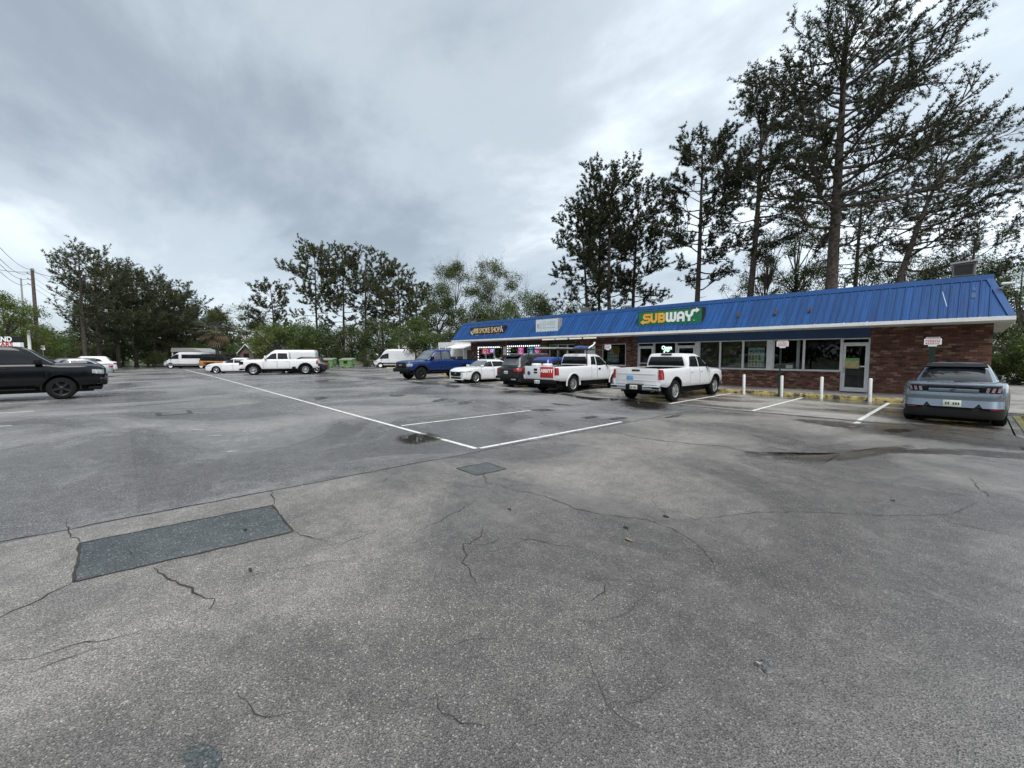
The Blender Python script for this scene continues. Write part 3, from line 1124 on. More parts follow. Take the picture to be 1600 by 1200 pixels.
# hip end on the right: sloping corner pans, side slope, corner trim
hip = MB()
hip.add([(XE0, YE, ZE), (XRG0, YR_, ZR), (XRG0, YE, ZE)], [(0, 1, 2)])
hip.add([(XE0, YE, ZE), (XE0, 30.8, ZE), (XRG0, 30.8, ZR), (XRG0, YR_, ZR)], [(0, 1, 2, 3)])
sp(hip, 'hip_slope', M_ROOF)
a, b_ = Vector((XE0, YE, ZE)), Vector((XRG0, YR_, ZR))
wv = Vector((-.17, 0, 0))
sp(MB().hexa([a + nrm * .01, a + wv + nrm * .01, b_ + wv + nrm * .01, b_ + nrm * .01, a + nrm * .045, a + wv + nrm * .045, b_ + wv + nrm * .045, b_ + nrm * .045]), 'hip_trim', M_ROOFTRIM)
x = XRG0 + .03
while x > XRG1 + .05:
    x2 = max(x - 3.05, XRG1)
    sp(MB().hexa([(x - .002, YR_ - .09, ZR - .06), (x2 + .002, YR_ - .09, ZR - .06), (x2 + .002, YR_ + .25, ZR - .06), (x - .002, YR_ + .25, ZR - .06),
                  (x - .002, YR_ - .03, ZR + .13), (x2 + .002, YR_ - .03, ZR + .13), (x2 + .002, YR_ + .25, ZR + .15), (x - .002, YR_ + .25, ZR + .15)]), 'ridge_cap', M_ROOFTRIM)
    x = x2
sp(MB().box((XRG0, YR_ + .25, ZR - .2), (XRG1, 30.8, ZR - .1)), 'flat_roof', M_GRAVEL)
sp(MB().prism([(XE1, YE, ZE), (XE1, YR_, ZR + .1), (XE1, YR_ + 1, ZR + .1), (XE1, YR_ + 1, ZE)], (.03, 0, 0)), 'gable_end', M_ROOFTRIM)
sp(MB().prism([(XE1 + .03, YR_, ZE), (XE1 + .03, YR_, ZR), (XE1 + .03, 30.8, ZR), (XE1 + .03, 30.8, ZE)], (.03, 0, 0)), 'gable_end', M_ROOFTRIM)


def on_slope(x, z, off=.04):
    t = (z - ZE) / (ZR - ZE)
    return Vector((x, YE, ZE)) + sl * t + nrm * off


sd = sl.normalized()
# rusty brackets left from an older sign, a stained plate and a pale scrape on the pans
for (x, z, h) in ((-7.48, 3.54, .17), (-5.98, 3.54, .17), (-4.74, 3.56, .17)):
    c = on_slope(x, z, .02)
    mb = MB()
    for dx in (-.045, .025):
        q = c + Vector((dx, 0, 0))
        mb.hexa([q - sd * h, q - sd * h + Vector((.022, 0, 0)), q + sd * h + Vector((.022, 0, 0)), q + sd * h, q - sd * h + nrm * .06, q - sd * h + Vector((.022, 0, 0)) + nrm * .06, q + sd * h + Vector((.022, 0, 0)) + nrm * .06, q + sd * h + nrm * .06])
    mb.hexa([c - sd * .05 + Vector((-.02, 0, 0)), c - sd * .05 + Vector((.02, 0, 0)), c + sd * .03 + Vector((.02, 0, 0)), c + sd * .03 + Vector((-.02, 0, 0)), c - sd * .05 + Vector((-.02, 0, 0)) + nrm * .04, c - sd * .05 + Vector((.02, 0, 0)) + nrm * .04, c + sd * .03 + Vector((.02, 0, 0)) + nrm * .04, c + sd * .03 + Vector((-.02, 0, 0)) + nrm * .04])
    sp(mb, 'rusty_bracket', M_RUST)
for (x, z, w, h) in ((-.19, 3.92, .035, .07), (-.19, 3.70, .05, .12)):
    c = on_slope(x, z, .012)
    sp(MB().hexa([c - sd * h + Vector((-w, 0, 0)), c - sd * h + Vector((w, 0, 0)), c + sd * h + Vector((w, 0, 0)), c + sd * h + Vector((-w, 0, 0)), c - sd * h + Vector((-w, 0, 0)) + nrm * .012, c - sd * h + Vector((w, 0, 0)) + nrm * .012, c + sd * h + Vector((w, 0, 0)) + nrm * .012, c + sd * h + Vector((-w, 0, 0)) + nrm * .012]), 'cover_plate', M_NAVY)
p, q = on_slope(-.95, 3.93, .012), on_slope(-.80, 3.37, .012)
sp(MB().add([p, p + Vector((.022, 0, 0)), q + Vector((.02, 0, 0)), q], [(0, 1, 2, 3)]), 'scrape', mat('scraped_metal', (.32, .42, .58), .5, var=.2))

# ------------------------------------------------------------------ things on the roof
hv = empty('rooftop_unit', (-.5, 25.0, ZR - .1), 0, 'boxy grey rooftop air unit with rusty base behind the blue ridge', 'air unit')
hv.scale = (.82, .82, .86)
MB().bbox((-.48, -.5, 0), (.36, .5, .75), .02).build('base', M_RUST, hv)
MB().bbox((-.42, -.56, .72), (.36, .5, 1.32), .02).build('cabinet', mat('dull_grey_metal', (.16, .16, .155), .6, .2, var=.3), hv)
gm = MB()
for k in range(9):
    gm.box((-.36, -.585, .80 + k * .05), (.28, -.562, .825 + k * .05))
gm.build('grille', M_BLACK, hv)
MB().hexa([(-.50, -.66, 1.30), (.42, -.66, 1.34), (.42, .6, 1.34), (-.50, .6, 1.30), (-.50, -.66, 1.37), (.42, -.66, 1.41), (.42, .6, 1.41), (-.50, .6, 1.37)]).build('hood', M_GALV, hv)


def floodlight(x, y, z, label, s=1.0, tilt=.5, m_=None, face=-1):
    e = empty('floodlight', (x, y, z), 0, label, 'floodlight', 'floodlights along the roof edge')
    MB().tube([(0, 0, 0), (0, 0, .35 * s)], .03 * s).build('stem', M_RUST, e)
    c, sn = math.cos(tilt), math.sin(tilt)
    mb = MB()
    w, d, h = .36 * s, .16 * s, .26 * s

    def tr_(p):
        return (p[0], face * (p[1] * c + p[2] * sn) * 1.0, .45 * s + (-p[1] * sn + p[2] * c))
    mb.hexa([tr_(p) for p in [(-w * .7, -d, -h * .7), (w * .7, -d, -h * .7), (w, d, -h), (-w, d, -h), (-w * .7, -d, h * .7), (w * .7, -d, h * .7), (w, d, h), (-w, d, h)]])
    mb.build('housing', m_ or M_RUST, e)
    mb = MB().hexa([tr_(p) for p in [(-w * .9, d + .002, -h * .9), (w * .9, d + .002, -h * .9), (w * .9, d + .02, -h * .9), (-w * .9, d + .02, -h * .9), (-w * .9, d + .002, h * .9), (w * .9, d + .002, h * .9), (w * .9, d + .02, h * .9), (-w * .9, d + .02, h * .9)]])
    mb.build('lens', mat('lamp_lens', (.30, .30, .28), .15, var=.1), e)
    return e


floodlight(-17.45, 22.6, ZR - .1, 'brown floodlight on the roof above the white shop sign', 1.0, .35)
floodlight(-29.45, 22.6, ZR - .1, 'small brown floodlight at the far end of the roof', .75, .35)
e = empty('security_light', (.40, 21.2, 3.90), 0, 'white security light on an arm at the near roof corner', 'light')
MB().tube([(-.03, 0, 0), (.05, -.04, .03), (.10, -.06, .10)], .014).build('arm', M_WHITE, e)
MB().bbox((.0, -.16, .09), (.30, -.04, .16), .02).build('lamp_head', M_WHITE, e)
MB().lathe([(0, -.05), (.035, -.04), (.045, 0), (0, .01)], 12, 'z', (.02, -.03, .0)).build('sensor', M_GALV, e)
for (x, h, lab) in ((-24.3, .3, 'left small vent pipe on the roof between the two signs'), (-22.9, .36, 'right small vent pipe on the roof between the two signs')):
    e = empty('roof_vent', (x, 23.2, ZR - .1), 0, lab, 'vent', 'vent pipes on the shop roof')
    MB().tube([(0, 0, 0), (0, 0, h)], .07, 12).build('pipe', M_GALV, e)
    MB().lathe([(.10, h - .02), (.12, h), (.02, h + .08), (0, h + .08)], 12).build('cap', M_GALV, e)

# ------------------------------------------------------------------ shop signs
M_SUBGREEN = mat('sign_green', (.010, .155, .060), .35, var=.08)
M_SUBYEL = mat('sign_yellow', (.78, .38, .045), .4, var=.06, tint=(.80, .42, .06))
M_SIGNWHITE = mat('sign_white', (.82, .83, .82), .4, var=.04)


def face_ribbon(mb, pts, w, y):
    """flat thick stroke in the xz plane, mitred"""
    P2 = [Vector((p[0], 0, p[1])) for p in pts]
    n = len(P2)
    vs = []
    for i in range(n):
        d0 = (P2[i] - P2[i - 1]).normalized() if i else (P2[1] - P2[0]).normalized()
        d1 = (P2[i + 1] - P2[i]).normalized() if i < n - 1 else d0
        n0, n1 = Vector((-d0.z, 0, d0.x)), Vector((-d1.z, 0, d1.x))
        mt = (n0 + n1)
        mt = mt.normalized() if mt.length > .01 else n0
        k = min(1.6, 1 / max(.35, mt.dot(n0)))
        vs += [P2[i] + mt * w / 2 * k, P2[i] - mt * w / 2 * k]
    nv = len(vs)
    mb.add([(p.x, y, p.z) for p in vs] + [(p.x, y + .02, p.z) for p in vs],
           [(2 * i, 2 * i + 1, 2 * i + 3, 2 * i + 2) for i in range(n - 1)] + [(2 * i, 2 * i + 2, nv + 2 * i + 2, nv + 2 * i) for i in range(n - 1)] + [(2 * i + 1, nv + 2 * i + 1, nv + 2 * i + 3, 2 * i + 3) for i in range(n - 1)]
           + [(0, nv, nv + 1, 1), (nv - 2, nv - 1, 2 * nv - 1, 2 * nv - 2)])


def arc(cx, cz, rx, rz, a0, a1, n=7):
    return [(cx + rx * math.cos(R(a0 + (a1 - a0) * i / n)), cz + rz * math.sin(R(a0 + (a1 - a0) * i / n))) for i in range(n + 1)]


# green sandwich shop sign: x from -12.54 to -9.03, z 3.22 to 4.06
sx0, sx1, sz0, sz1 = -12.54, -9.03, 3.22, 4.06
sg = empty('shop_sign', (0, 20.75, 0), 0, 'green SUBWAY box sign with yellow and white letters', 'shop sign', 'box signs on the mansard')
MB().bbox((sx0, -.02, sz0), (sx1, .34, sz1), .02).build('box', M_BLACK, sg)
MB().bbox((sx0 + .05, -.032, sz0 + .05), (sx1 - .05, -.012, sz1 - .05), .004).build('face', M_SUBGREEN, sg)
CH = .50             # cap height
LZ = sz0 + .185
s_ = .125            # stroke


def letter(name, strokes, ox, m_, extra=None):
    mb = MB()
    for i, st in enumerate(strokes):
        face_ribbon(mb, [(ox + p[0], LZ + p[1]) for p in st], s_, -.052 - .0015 * i)
    if extra:
        for tri in extra:
            mb.prism([(ox + p[0], -.06, LZ + p[1]) for p in tri], (0, .02, 0))
    mb.build('letter_' + name, m_, sg)


h2 = s_ / 2
letter('s', [[(.40, CH - h2), (.12, CH - h2)] + arc(.15, .345, .085, .092, 90, 270, 6)[1:-1] + [(.15, .253), (.29, .253)] + arc(.29, .158, .085, .095, 90, -90, 6)[1:-1] + [(.29, h2), (.02, h2)]], sx0 + .33, M_SUBYEL, [[(.03, h2 + .13), (-.15, h2), (.03, h2 - .13)]])
letter('u', [[(h2, CH), (h2, .2)] + arc(.2, .2, .2 - h2, .2 - h2, 180, 360, 8)[1:] + [(.4 - h2, CH)]], sx0 + .76, M_SUBYEL)
letter('b', [[(h2, 0), (h2, CH)], [(h2, CH - h2), (.24, CH - h2)] + arc(.24, .345, .085, .092, 90, -90, 6)[1:] + [(h2, .253)], [(h2, .251), (.26, .251)] + arc(.26, .157, .09, .094, 90, -90, 6)[1:] + [(h2, h2)]], sx0 + 1.20, M_SUBYEL)
letter('w', [[(h2, CH), (h2, .17)] + arc(.17, .17, .17 - h2, .17 - h2, 180, 360, 7)[1:] + [(.28, CH)], [(.281, CH - .1), (.281, .17)] + arc(.39, .17, .108, .108, 180, 360, 7)[1:] + [(.498, CH)]], sx0 + 1.63, M_SIGNWHITE)
letter('a', [[(h2, 0), (h2, .3)] + arc(.2, .3, .2 - h2, .2 - h2, 180, 0, 8)[1:] + [(.4 - h2, 0)], [(h2, .19), (.4 - h2, .19)]], sx0 + 2.22, M_SIGNWHITE)
letter('y', [[(h2, CH), (h2, .36)] + arc(.2, .36, .2 - h2, .16 - h2 + .02, 180, 360, 8)[1:] + [(.4 - h2, .38)] + arc(.46, .40, .12, .10, 180, 90, 4)[1:] + [(.56, .5)], [(.2, .25), (.2, 0)]], sx0 + 2.65, M_SIGNWHITE, [[(.55, .5 + .125), (.72, .5), (.55, .5 - .125)]])
MB().lathe([(0, -.055), (.022, -.055), (.022, -.03)], 10, 'y', (sx0 + 3.10, 0, LZ + .02)).build('registered_dot', M_SIGNWHITE, sg)

# dark smoke-shop sign
sx0, sx1, sz0, sz1 = -27.6, -23.48, 3.10, 3.92
sg2 = empty('shop_sign', (0, 20.75, 0), 0, 'dark 808 SMOKE SHOP box sign with gold letters', 'shop sign', 'box signs on the mansard')
MB().bbox((sx0, -.02, sz0), (sx1, .34, sz1), .02).build('box', M_BLACK, sg2)
MB().bbox((sx0 + .05, -.032, sz0 + .05), (sx1 - .05, -.012, sz1 - .05), .004).build('face', mat('sign_maroon', (.045, .017, .012), .35, var=.5, scale=1.2), sg2)
M_GOLD = mat('sign_gold', (.80, .58, .24), .4, var=.15, scale=5, tint=(.85, .70, .42))
cx = (sx0 + sx1) / 2


def rotx(x, y, z):
    return Matrix.Translation((x, y, z)) @ Matrix.Rotation(PI / 2, 4, 'X')


text_ob('lettering', '808 SMOKE SHOP', M_GOLD, sg2, rotx(cx + .02, -.045, sz0 + .50), size=.56, bold=.002, extrude=.006, xs=.72)
text_ob('small_print', 'Vape CBD Kratom Cigar Glass Novelty & More', M_SIGNWHITE, sg2, rotx(cx, -.04, sz0 + .15), size=.185, bold=.002, xs=1.0)
em = MB()
for (ox, oz, rx, rz) in ((sx0 + .30, sz0 + .46, .15, .17),):
    face_ribbon(em, arc(ox, oz, rx, rz, 150, 400, 12), .07, -.045)
em.prism([(sx0 + .40, -.045, sz0 + .62), (sx0 + .50, -.045, sz0 + .48), (sx0 + .42, -.045, sz0 + .36), (sx0 + .34, -.045, sz0 + .48)], (0, .012, 0))
em.build('emblem', M_SIGNWHITE, sg2)
em = MB()
face_ribbon(em, [(sx1 - .42, sz0 + .34), (sx1 - .30, sz0 + .68), (sx1 - .26, sz0 + .70)], .05, -.045)
face_ribbon(em, [(sx1 - .14, sz0 + .34), (sx1 - .26, sz0 + .56)], .05, -.047)
em.lathe([(0, -.046), (.05, -.046), (.05, -.03)], 12, 'y', (sx1 - .28, 0, sz0 + .72))
em.build('emblem', M_SIGNWHITE, sg2)

# pale sign
sx0, sx1, sz0, sz1 = -20.22, -18.21, 3.23, 4.10
sg3 = empty('shop_sign', (0, 20.75, 0), 0, 'pale grey CLASSY box sign with thin faded lettering', 'shop sign', 'box signs on the mansard')
MB().bbox((sx0, -.06, sz0), (sx1, .34, sz1), .02).build('box', M_GALV, sg3)
MB().bbox((sx0 + .04, -.072, sz0 + .04), (sx1 - .04, -.05, sz1 - .04), .004).build('face', mat('sign_pale', (.62, .67, .68), .35, var=.06), sg3)
M_PALEINK = mat('faded_teal', (.25, .40, .42), .5, var=.2)
text_ob('lettering', 'CLASSY', M_PALEINK, sg3, rotx(-19.0, -.078, sz0 + .56), size=.34, bold=.0, xs=.98)
em = MB()
for k in range(11):      # second line: too faded to read
    em.box((-19.5 + k * .095, -.079, sz0 + .24 + .012 * (k % 3)), (-19.5 + k * .095 + .05, -.074, sz0 + .33))
em.build('faded_print', M_PALEINK, sg3)
em = MB()
em.box((-19.72, -.08, sz0 + .18), (-19.705, -.074, sz0 + .72))
face_ribbon(em, arc(-19.93, sz0 + .42, .10, .13, 30, 330, 10), .025, -.079)
em.lathe([(0, -.079), (.035, -.079), (.035, -.07)], 10, 'y', (-19.93, 0, sz0 + .43))
em.build('emblem', M_BLACK, sg3)

# ------------------------------------------------------------------ things in and on the shop windows
M_NEONW = mat('neon_white', (.8, .9, .85), .4, emit=(.75, 1, .88), est=1.1, var=.02)
M_NEONG = mat('neon_green', (.1, .6, .3), .4, emit=(.08, .9, .45), est=1.2, var=.02)
ns = empty('neon_sign', (-11.56, 22.12, 2.08), 0, 'lit green and white Open sign in the sandwich shop window', 'neon sign')
MB().bbox((-.36, .02, -.36), (.36, .05, .20), .01).build('backing', mat('dark_green_acrylic', (.008, .035, .018), .3), ns)
text_ob('lettering', 'Open', M_NEONW, ns, rotx(0, 0, .05), size=.26, bold=.010)
mb = MB()
face_ribbon(mb, [(-.14, -.22), (-.14, -.15), (-.10, -.11), (.06, -.11)], .06, -.005)
mb.prism([(.05, -.006, -.03), (.18, -.006, -.11), (.05, -.006, -.19)], (0, .02, 0))
mb.build('arrow', M_NEONW, ns)
mb = MB()
mb.box((-.27, .005, -.06), (.27, .015, -.045))
mb.build('underline', M_NEONG, ns)


def poster(name, x0, x1, z0, z1, y, cols, nx, nz, label, base=(.7, .72, .68), seed=0, title=None, gap=.02):
    r = random.Random(seed)
    o = MB().box((x0, y, z0), (x1, y + .006, z1)).build(name, mat('paper_%s_%d' % (name, seed), base, .6, var=.05))
    tag(o, label, 'poster')
    xa, xb = min(x0, x1), max(x0, x1)
    cells = {}
    for i in range(nx):
        for k in range(nz):
            if r.random() < .12:
                continue
            c = r.randrange(len(cols))
            w, h = (xb - xa) / nx, (z1 - z0) / nz
            cells.setdefault(c, MB()).box((xa + i * w + gap, y - .003, z0 + k * h + gap), (xa + (i + 1) * w - gap, y - .001, z0 + (k + 1) * h - gap * (1 + r.random())))
    for c, mb in cells.items():
        mb.build('picture', mat('print_%d_%d' % (seed, c), cols[c], .6, var=.9, scale=22), o)
    return o


foodc = [(.24, .18, .05), (.10, .13, .035), (.20, .11, .045), (.055, .095, .035), (.22, .19, .09), (.10, .055, .03), (.03, .035, .02)]
poster('menu_poster', -8.62, -9.66, 1.2, 2.34, 22.16, foodc, 4, 5, 'dark menu poster in the leftmost pane right of the white truck', (.10, .10, .07), 1)
poster('menu_poster', -7.68, -8.6, 1.14, 2.36, 22.16, foodc, 3, 6, 'green and yellow menu poster in the window between the two thin mullions', (.16, .17, .06), 2)
poster('menu_poster', -6.62, -7.58, 2.12, 2.38, 22.18, foodc, 4, 1, 'strip of yellow pictures along the top of the catering window', (.12, .12, .08), 3)
cp = poster('catering_poster', -6.72, -7.42, 1.16, 2.08, 22.15, [(.34, .22, .10), (.25, .28, .12), (.40, .32, .2)], 5, 3, 'pale catering poster with food pictures in the shop window', (.50, .60, .57), 4)
MB().box((-6.74, 22.135, 1.78), (-7.40, 22.146, 2.02)).build('title_band', mat('poster_teal', (.42, .56, .52), .6), cp)
text_ob('lettering', 'CATER', mat('poster_green', (.01, .16, .09), .6), cp, rotx(-6.98, 22.13, 1.90), size=.17, bold=.006)
MB().lathe([(0, 22.13), (.05, 22.13), (.05, 22.135)], 12, 'y', (-7.31, 0, 1.90)).build('emblem', MATS['poster_green'], cp)
poster('window_poster', -14.62, -15.38, 1.29, 2.24, 22.14, [(.02, .02, .02), (.05, .10, .04)], 4, 5, 'white poster with rows of small heads in the brick-framed window', (.66, .70, .64), 5, gap=.045)
o = MB().lathe([(0, 22.13), (.26, 22.13), (.26, 22.125), (0, 22.125)], 20, 'y', (-14.80, 0, 2.02)).build('round_sticker', mat('orange_sticker', (.55, .30, .05), .6, var=.3, scale=6))
tag(o, 'round orange sticker on the brick-framed window above the white poster', 'sticker')
dn = MB().box((-3.22, 22.005, 1.18), (-3.68, 22.012, 1.60)).build('door_notice', mat('notice_yellow', (.40, .36, .16), .6, var=.2))
tag(dn, 'yellow notice taped to the glass of the right-hand shop door', 'notice')
MB().box((-3.22, 21.998, 1.50), (-3.68, 22.004, 1.60)).build('green_band', mat('notice_green', (.16, .36, .14), .6), dn)
o = MB().box((-5.56, 22.10, 1.13), (-5.82, 22.106, 1.28)).build('window_notice', M_SIGNWHITE)
tag(o, 'small white card at the bottom of the window behind the green post', 'notice')
mt = MB().bbox((-2.95, 21.55, .225), (-3.75, 21.95, .245), .008).build('doormat', M_BLACK)
tag(mt, 'black doormat before the right-hand shop door', 'doormat')

# LED dots round the smoke-shop windows and coloured neon inside
M_LED = mat('led_dot', (.9, .9, .95), .4, emit=(.9, .95, 1), est=.9, var=.02)


def led_string(x0, x1, z0, z1, label):
    e = empty('led_string', ((x0 + x1) / 2, 21.97, z0), 0, label, 'light string', 'dotted light strings round the smoke shop windows')
    ch, d = MB(), MB()
    cx_ = (x0 + x1) / 2
    L_ = [(x0, z) for z in np.arange(z0, z1, .22)] + [(x, z1) for x in np.arange(min(x0, x1), max(x0, x1), .22)]
    for (x, z) in L_:
        d.bbox((x - cx_ - .045, -.03, z - z0 - .045), (x - cx_ + .045, .0, z - z0 + .045), .012)
    ch.box((x0 - cx_ - .02, .0, 0), (x0 - cx_ + .02, .012, z1 - z0)).box((x0 - cx_ + .02, 0, z1 - z0 - .02), (x1 - cx_, .012, z1 - z0 + .02))
    ch.build('channel', M_BLACK, e)
    d.build('led_dots', M_LED, e)['kind'] = 'stuff'


led_string(-28.12, -25.3, .7, 2.36, 'left dotted white light string framing a smoke shop window')
led_string(-24.46, -21.1, .7, 2.40, 'right dotted white light string framing a smoke shop window')


def neon(name, x0, x1, z0, z1, col, est, label, body=None, y=22.16, bg=(.03, .02, .05)):
    e = MB().bbox((x0, y, z0), (x1, y + .03, z1), .01).build(name, mat('neon_back_%s' % (str(col)), tuple(c * .12 + b_ for c, b_ in zip(col, bg)), .4, emit=col, est=est * .12, var=.2, scale=5))
    tag(e, label, 'neon sign', 'coloured signs in the smoke shop windows')
    m_ = mat('neon_tube_%s' % (str(col)), col, .4, emit=col, est=est * .55, var=.02)
    cx_, cz_ = (x0 + x1) / 2, (z0 + z1) / 2
    if body:
        text_ob('lettering', body, m_, e, rotx(cx_, y - .012, cz_), size=(z1 - z0) * .85, bold=.012)
    else:
        mb = MB()
        w, h = abs(x1 - x0) * .3, (z1 - z0) * .32
        face_ribbon(mb, arc(cx_, cz_, w, h, 20, 340, 12), .05, y - .02)
        face_ribbon(mb, [(cx_ - w * .4, cz_ - h * .5), (cx_ + w * .3, cz_ + h * .5)], .05, y - .022)
        mb.build('tube', m_, e)
    return e


neon('neon_sign', -26.9, -27.9, 1.80, 2.30, (.95, .25, .35), 1.3, 'red glowing symbol in the first smoke shop window', None)
neon('neon_sign', -25.85, -26.85, 1.88, 2.26, (.62, .45, 1.0), 1.6, 'violet OPEN sign in the first smoke shop window', 'OPEN')
neon('neon_sign', -22.9, -23.5, 1.75, 2.34, (1.0, .2, .6), 1.3, 'pink glowing ring sign in the second smoke shop window', None)
neon('neon_sign', -23.6, -24.2, 1.9, 2.28, (.55, .65, .95), .9, 'pale blue bar sign at the left of the second smoke shop window', 'E')
neon('neon_sign', -21.9, -22.5, 1.78, 2.30, (.2, .75, .85), 1.1, 'cyan glowing sign in the second smoke shop window', None)
neon('neon_sign', -21.2, -21.8, 1.85, 2.25, (.9, .2, .55), 1.1, 'magenta glowing sign at the right of the second smoke shop window', None)
o = MB().box((-24.62, 21.965, 1.75), (-24.98, 21.975, 2.38)).build('wall_notice', M_SIGNWHITE)
tag(o, 'tall white notice on the brick pier between the smoke shop windows', 'notice')

# ------------------------------------------------------------------ the used-car office beyond
TX0, TX1, TY = -30.4, -36.5, 23.5
of = empty('sales_office', (-33.5, TY, 0), 0, 'low white sales office at the far end of the shops', 'building')


def op(mb, name, m_, sm=None):
    o = mb.build(name, m_, of, sm)
    o.location = (33.5, -TY, 0)
    return o


op(MB().box((TX0, TY, .05), (TX1, TY + .15, 2.55)), 'wall', M_WHITE)
op(MB().box((TX1, TY + .15, .05), (TX1 + .15, TY + 9, 2.55)), 'side_wall', M_WHITE)
x = TX0
while x > TX1:
    op(MB().box((x - .01, TY - .06, 2.40), (max(x - .75, TX1) + .01, TY + .1, 2.98)), 'fascia_panel', M_WHITE)
    x -= .75
op(MB().box((TX0, TY + .1, 2.80), (TX1, TY + 9, 2.93)), 'roof', M_GRAVEL)
for (a, b_, z0, z1) in ((-34.55, -35.6, 1.5, 2.36), (-32.3, -33.3, .95, 1.65), (-33.5, -34.4, .9, 1.62)):
    o = op(MB().box((a, TY - .035, z0), (b_, TY - .005, z1)), 'window', M_ALU)
    MB().box((a - .05, TY - .045, z0 + .05), (b_ + .05, TY - .037, z1 - .05)).build('pane', mat('office_glass', (.03, .04, .04), .05, var=.3), o)
op(MB().bbox((-30.8, TY - .06, .1), (-31.7, TY - .01, 2.2), .01), 'door', mat('office_door', (.06, .05, .045), .5))
op(MB().hexa([(-30.4, TY - 1.3, 2.28), (-33.6, TY - 1.3, 2.28), (-33.6, TY - .06, 2.62), (-30.4, TY - .06, 2.62), (-30.4, TY - 1.3, 2.36), (-33.6, TY - 1.3, 2.36), (-33.6, TY - .06, 2.70), (-30.4, TY - .06, 2.70)]), 'awning', M_WHITE)
for x in (-30.5, -33.5):
    op(MB().box((x, TY - 1.25, 0), (x - .1, TY - 1.15, 2.28)), 'awning_post', M_WHITE)
bn = MB().box((-32.2, TY - 1.36, 1.75), (-34.4, TY - 1.34, 2.42)).build('banner', M_SIGNWHITE)
tag(bn, 'white TOYLAND USED CARS banner hung in front of the white office', 'banner')
text_ob('lettering', 'TOYLAND', mat('banner_navy', (.02, .035, .12), .6), bn, rotx(-33.3, TY - 1.366, 2.23), size=.44, bold=.018, xs=.9)
text_ob('lettering', 'USED CARS', mat('banner_red', (.45, .03, .05), .6), bn, rotx(-33.3, TY - 1.366, 1.92), size=.32, bold=.008, xs=.95)

# ================================================================== bollards, signs, poles, bins
M_BOLL = worn_paint('bollard_paint', (.66, .66, .64), .36, (.26, .25, .23), 6)
M_GREENPOST = mat('green_post', (.018, .045, .032), .5, var=.3, scale=6)
BL = [(-6.81, 'first white bollard right of the white crew-cab truck'), (-5.37, 'white bollard half hidden behind the green sign post'),
      (-4.02, 'white bollard just left of the right-hand shop door'), (-2.56, 'white bollard just right of the right-hand shop door')]
for x, lab in BL:
    o = MB().lathe([(0, -.05), (.055, -.05), (.055, .825), (.046, .852), (0, .862)], 18, 'z').build('bollard', M_BOLL, None, 40)
    o.location = (x, 19.97, .03)
    o.rotation_euler = (rnd.uniform(-.015, .015), rnd.uniform(-.02, .02), 0)
    tag(o, lab, 'bollard', 'white bollards along the kerb')
M_REDINK = mat('red_print', (.55, .08, .08), .6, var=.3)


def park_sign(x, y, lab, post_w=.05, double=False, w=.42, dx=0.0):
    e = empty('parking_sign', (x, y, .03), 0, lab, 'sign', 'parking signs along the kerb')
    po = MB()
    for s in ((-.045, .045) if double else (0,)):
        po.add([(s - .03, 0, -.03), (s - .012, 0, -.03), (s - .008, .03, -.03), (s + .008, .03, -.03), (s + .012, 0, -.03), (s + .03, 0, -.03),
                (s - .03, 0, 2.25), (s - .012, 0, 2.25), (s - .008, .03, 2.25), (s + .008, .03, 2.25), (s + .012, 0, 2.25), (s + .03, 0, 2.25)],
               [(0, 1, 7, 6), (1, 2, 8, 7), (2, 3, 9, 8), (3, 4, 10, 9), (4, 5, 11, 10)])
    po.build('post', M_GREENPOST, e)
    pl = MB().bbox((dx - w / 2, -.02, 2.04), (dx + w / 2, -.006, 2.24), .003).build('plate', M_SIGNWHITE, e)
    mb = MB()
    for k in range(3):
        xx = -w * .42
        while xx < w * .38:
            l = rnd.uniform(.02, .06)
            mb.box((dx + xx, -.0235, 2.07 + k * .053), (dx + min(xx + l, w * .42), -.0215, 2.10 + k * .053))
            xx += l + .014
    mb.build('print', M_REDINK, pl)
    t = MB().bbox((dx - w * .4, -.02, 2.252), (dx + w * .4, -.006, 2.29), .002).build('top_plate', M_SIGNWHITE, e)
    MB().box((dx - w * .36, -.0235, 2.262), (dx + w * .36, -.0215, 2.280)).build('print', M_BLACK, t)
    MB().bbox((dx - w * .25, -.02, 1.985), (dx + w * .25, -.006, 2.03), .002).build('bottom_plate', M_SIGNWHITE, e)
    return e


park_sign(-5.40, 19.72, 'small parking sign on a thin dark green post before the windows', dx=.06)
park_sign(-1.03, 20.0, 'small parking sign on a double green post behind the grey-blue car', double=True)
park_sign(-13.92, 20.0, 'small parking sign beyond the front of the white work truck')

# concrete wheel stop by the far van
ws = MB().hexa([(-.9, -.09, 0), (.9, -.09, 0), (.9, .09, 0), (-.9, .09, 0), (-.88, -.06, .12), (.88, -.06, .12), (.88, .06, .12), (-.88, .06, .12)]).build('wheel_stop', mat('stop_yellow', (.55, .45, .22), .8, var=.3))
p = AT(615, 56)
ws.location = (p.x, p.y, .0)
ws.rotation_euler = (0, 0, R(47))
tag(ws, 'pale yellow wheel stop in front of the tall white van', 'wheel stop')

# ---- dumpsters
M_BIN = mat('bin_green', (.15, .28, .10), .5, var=.15, scale=3)


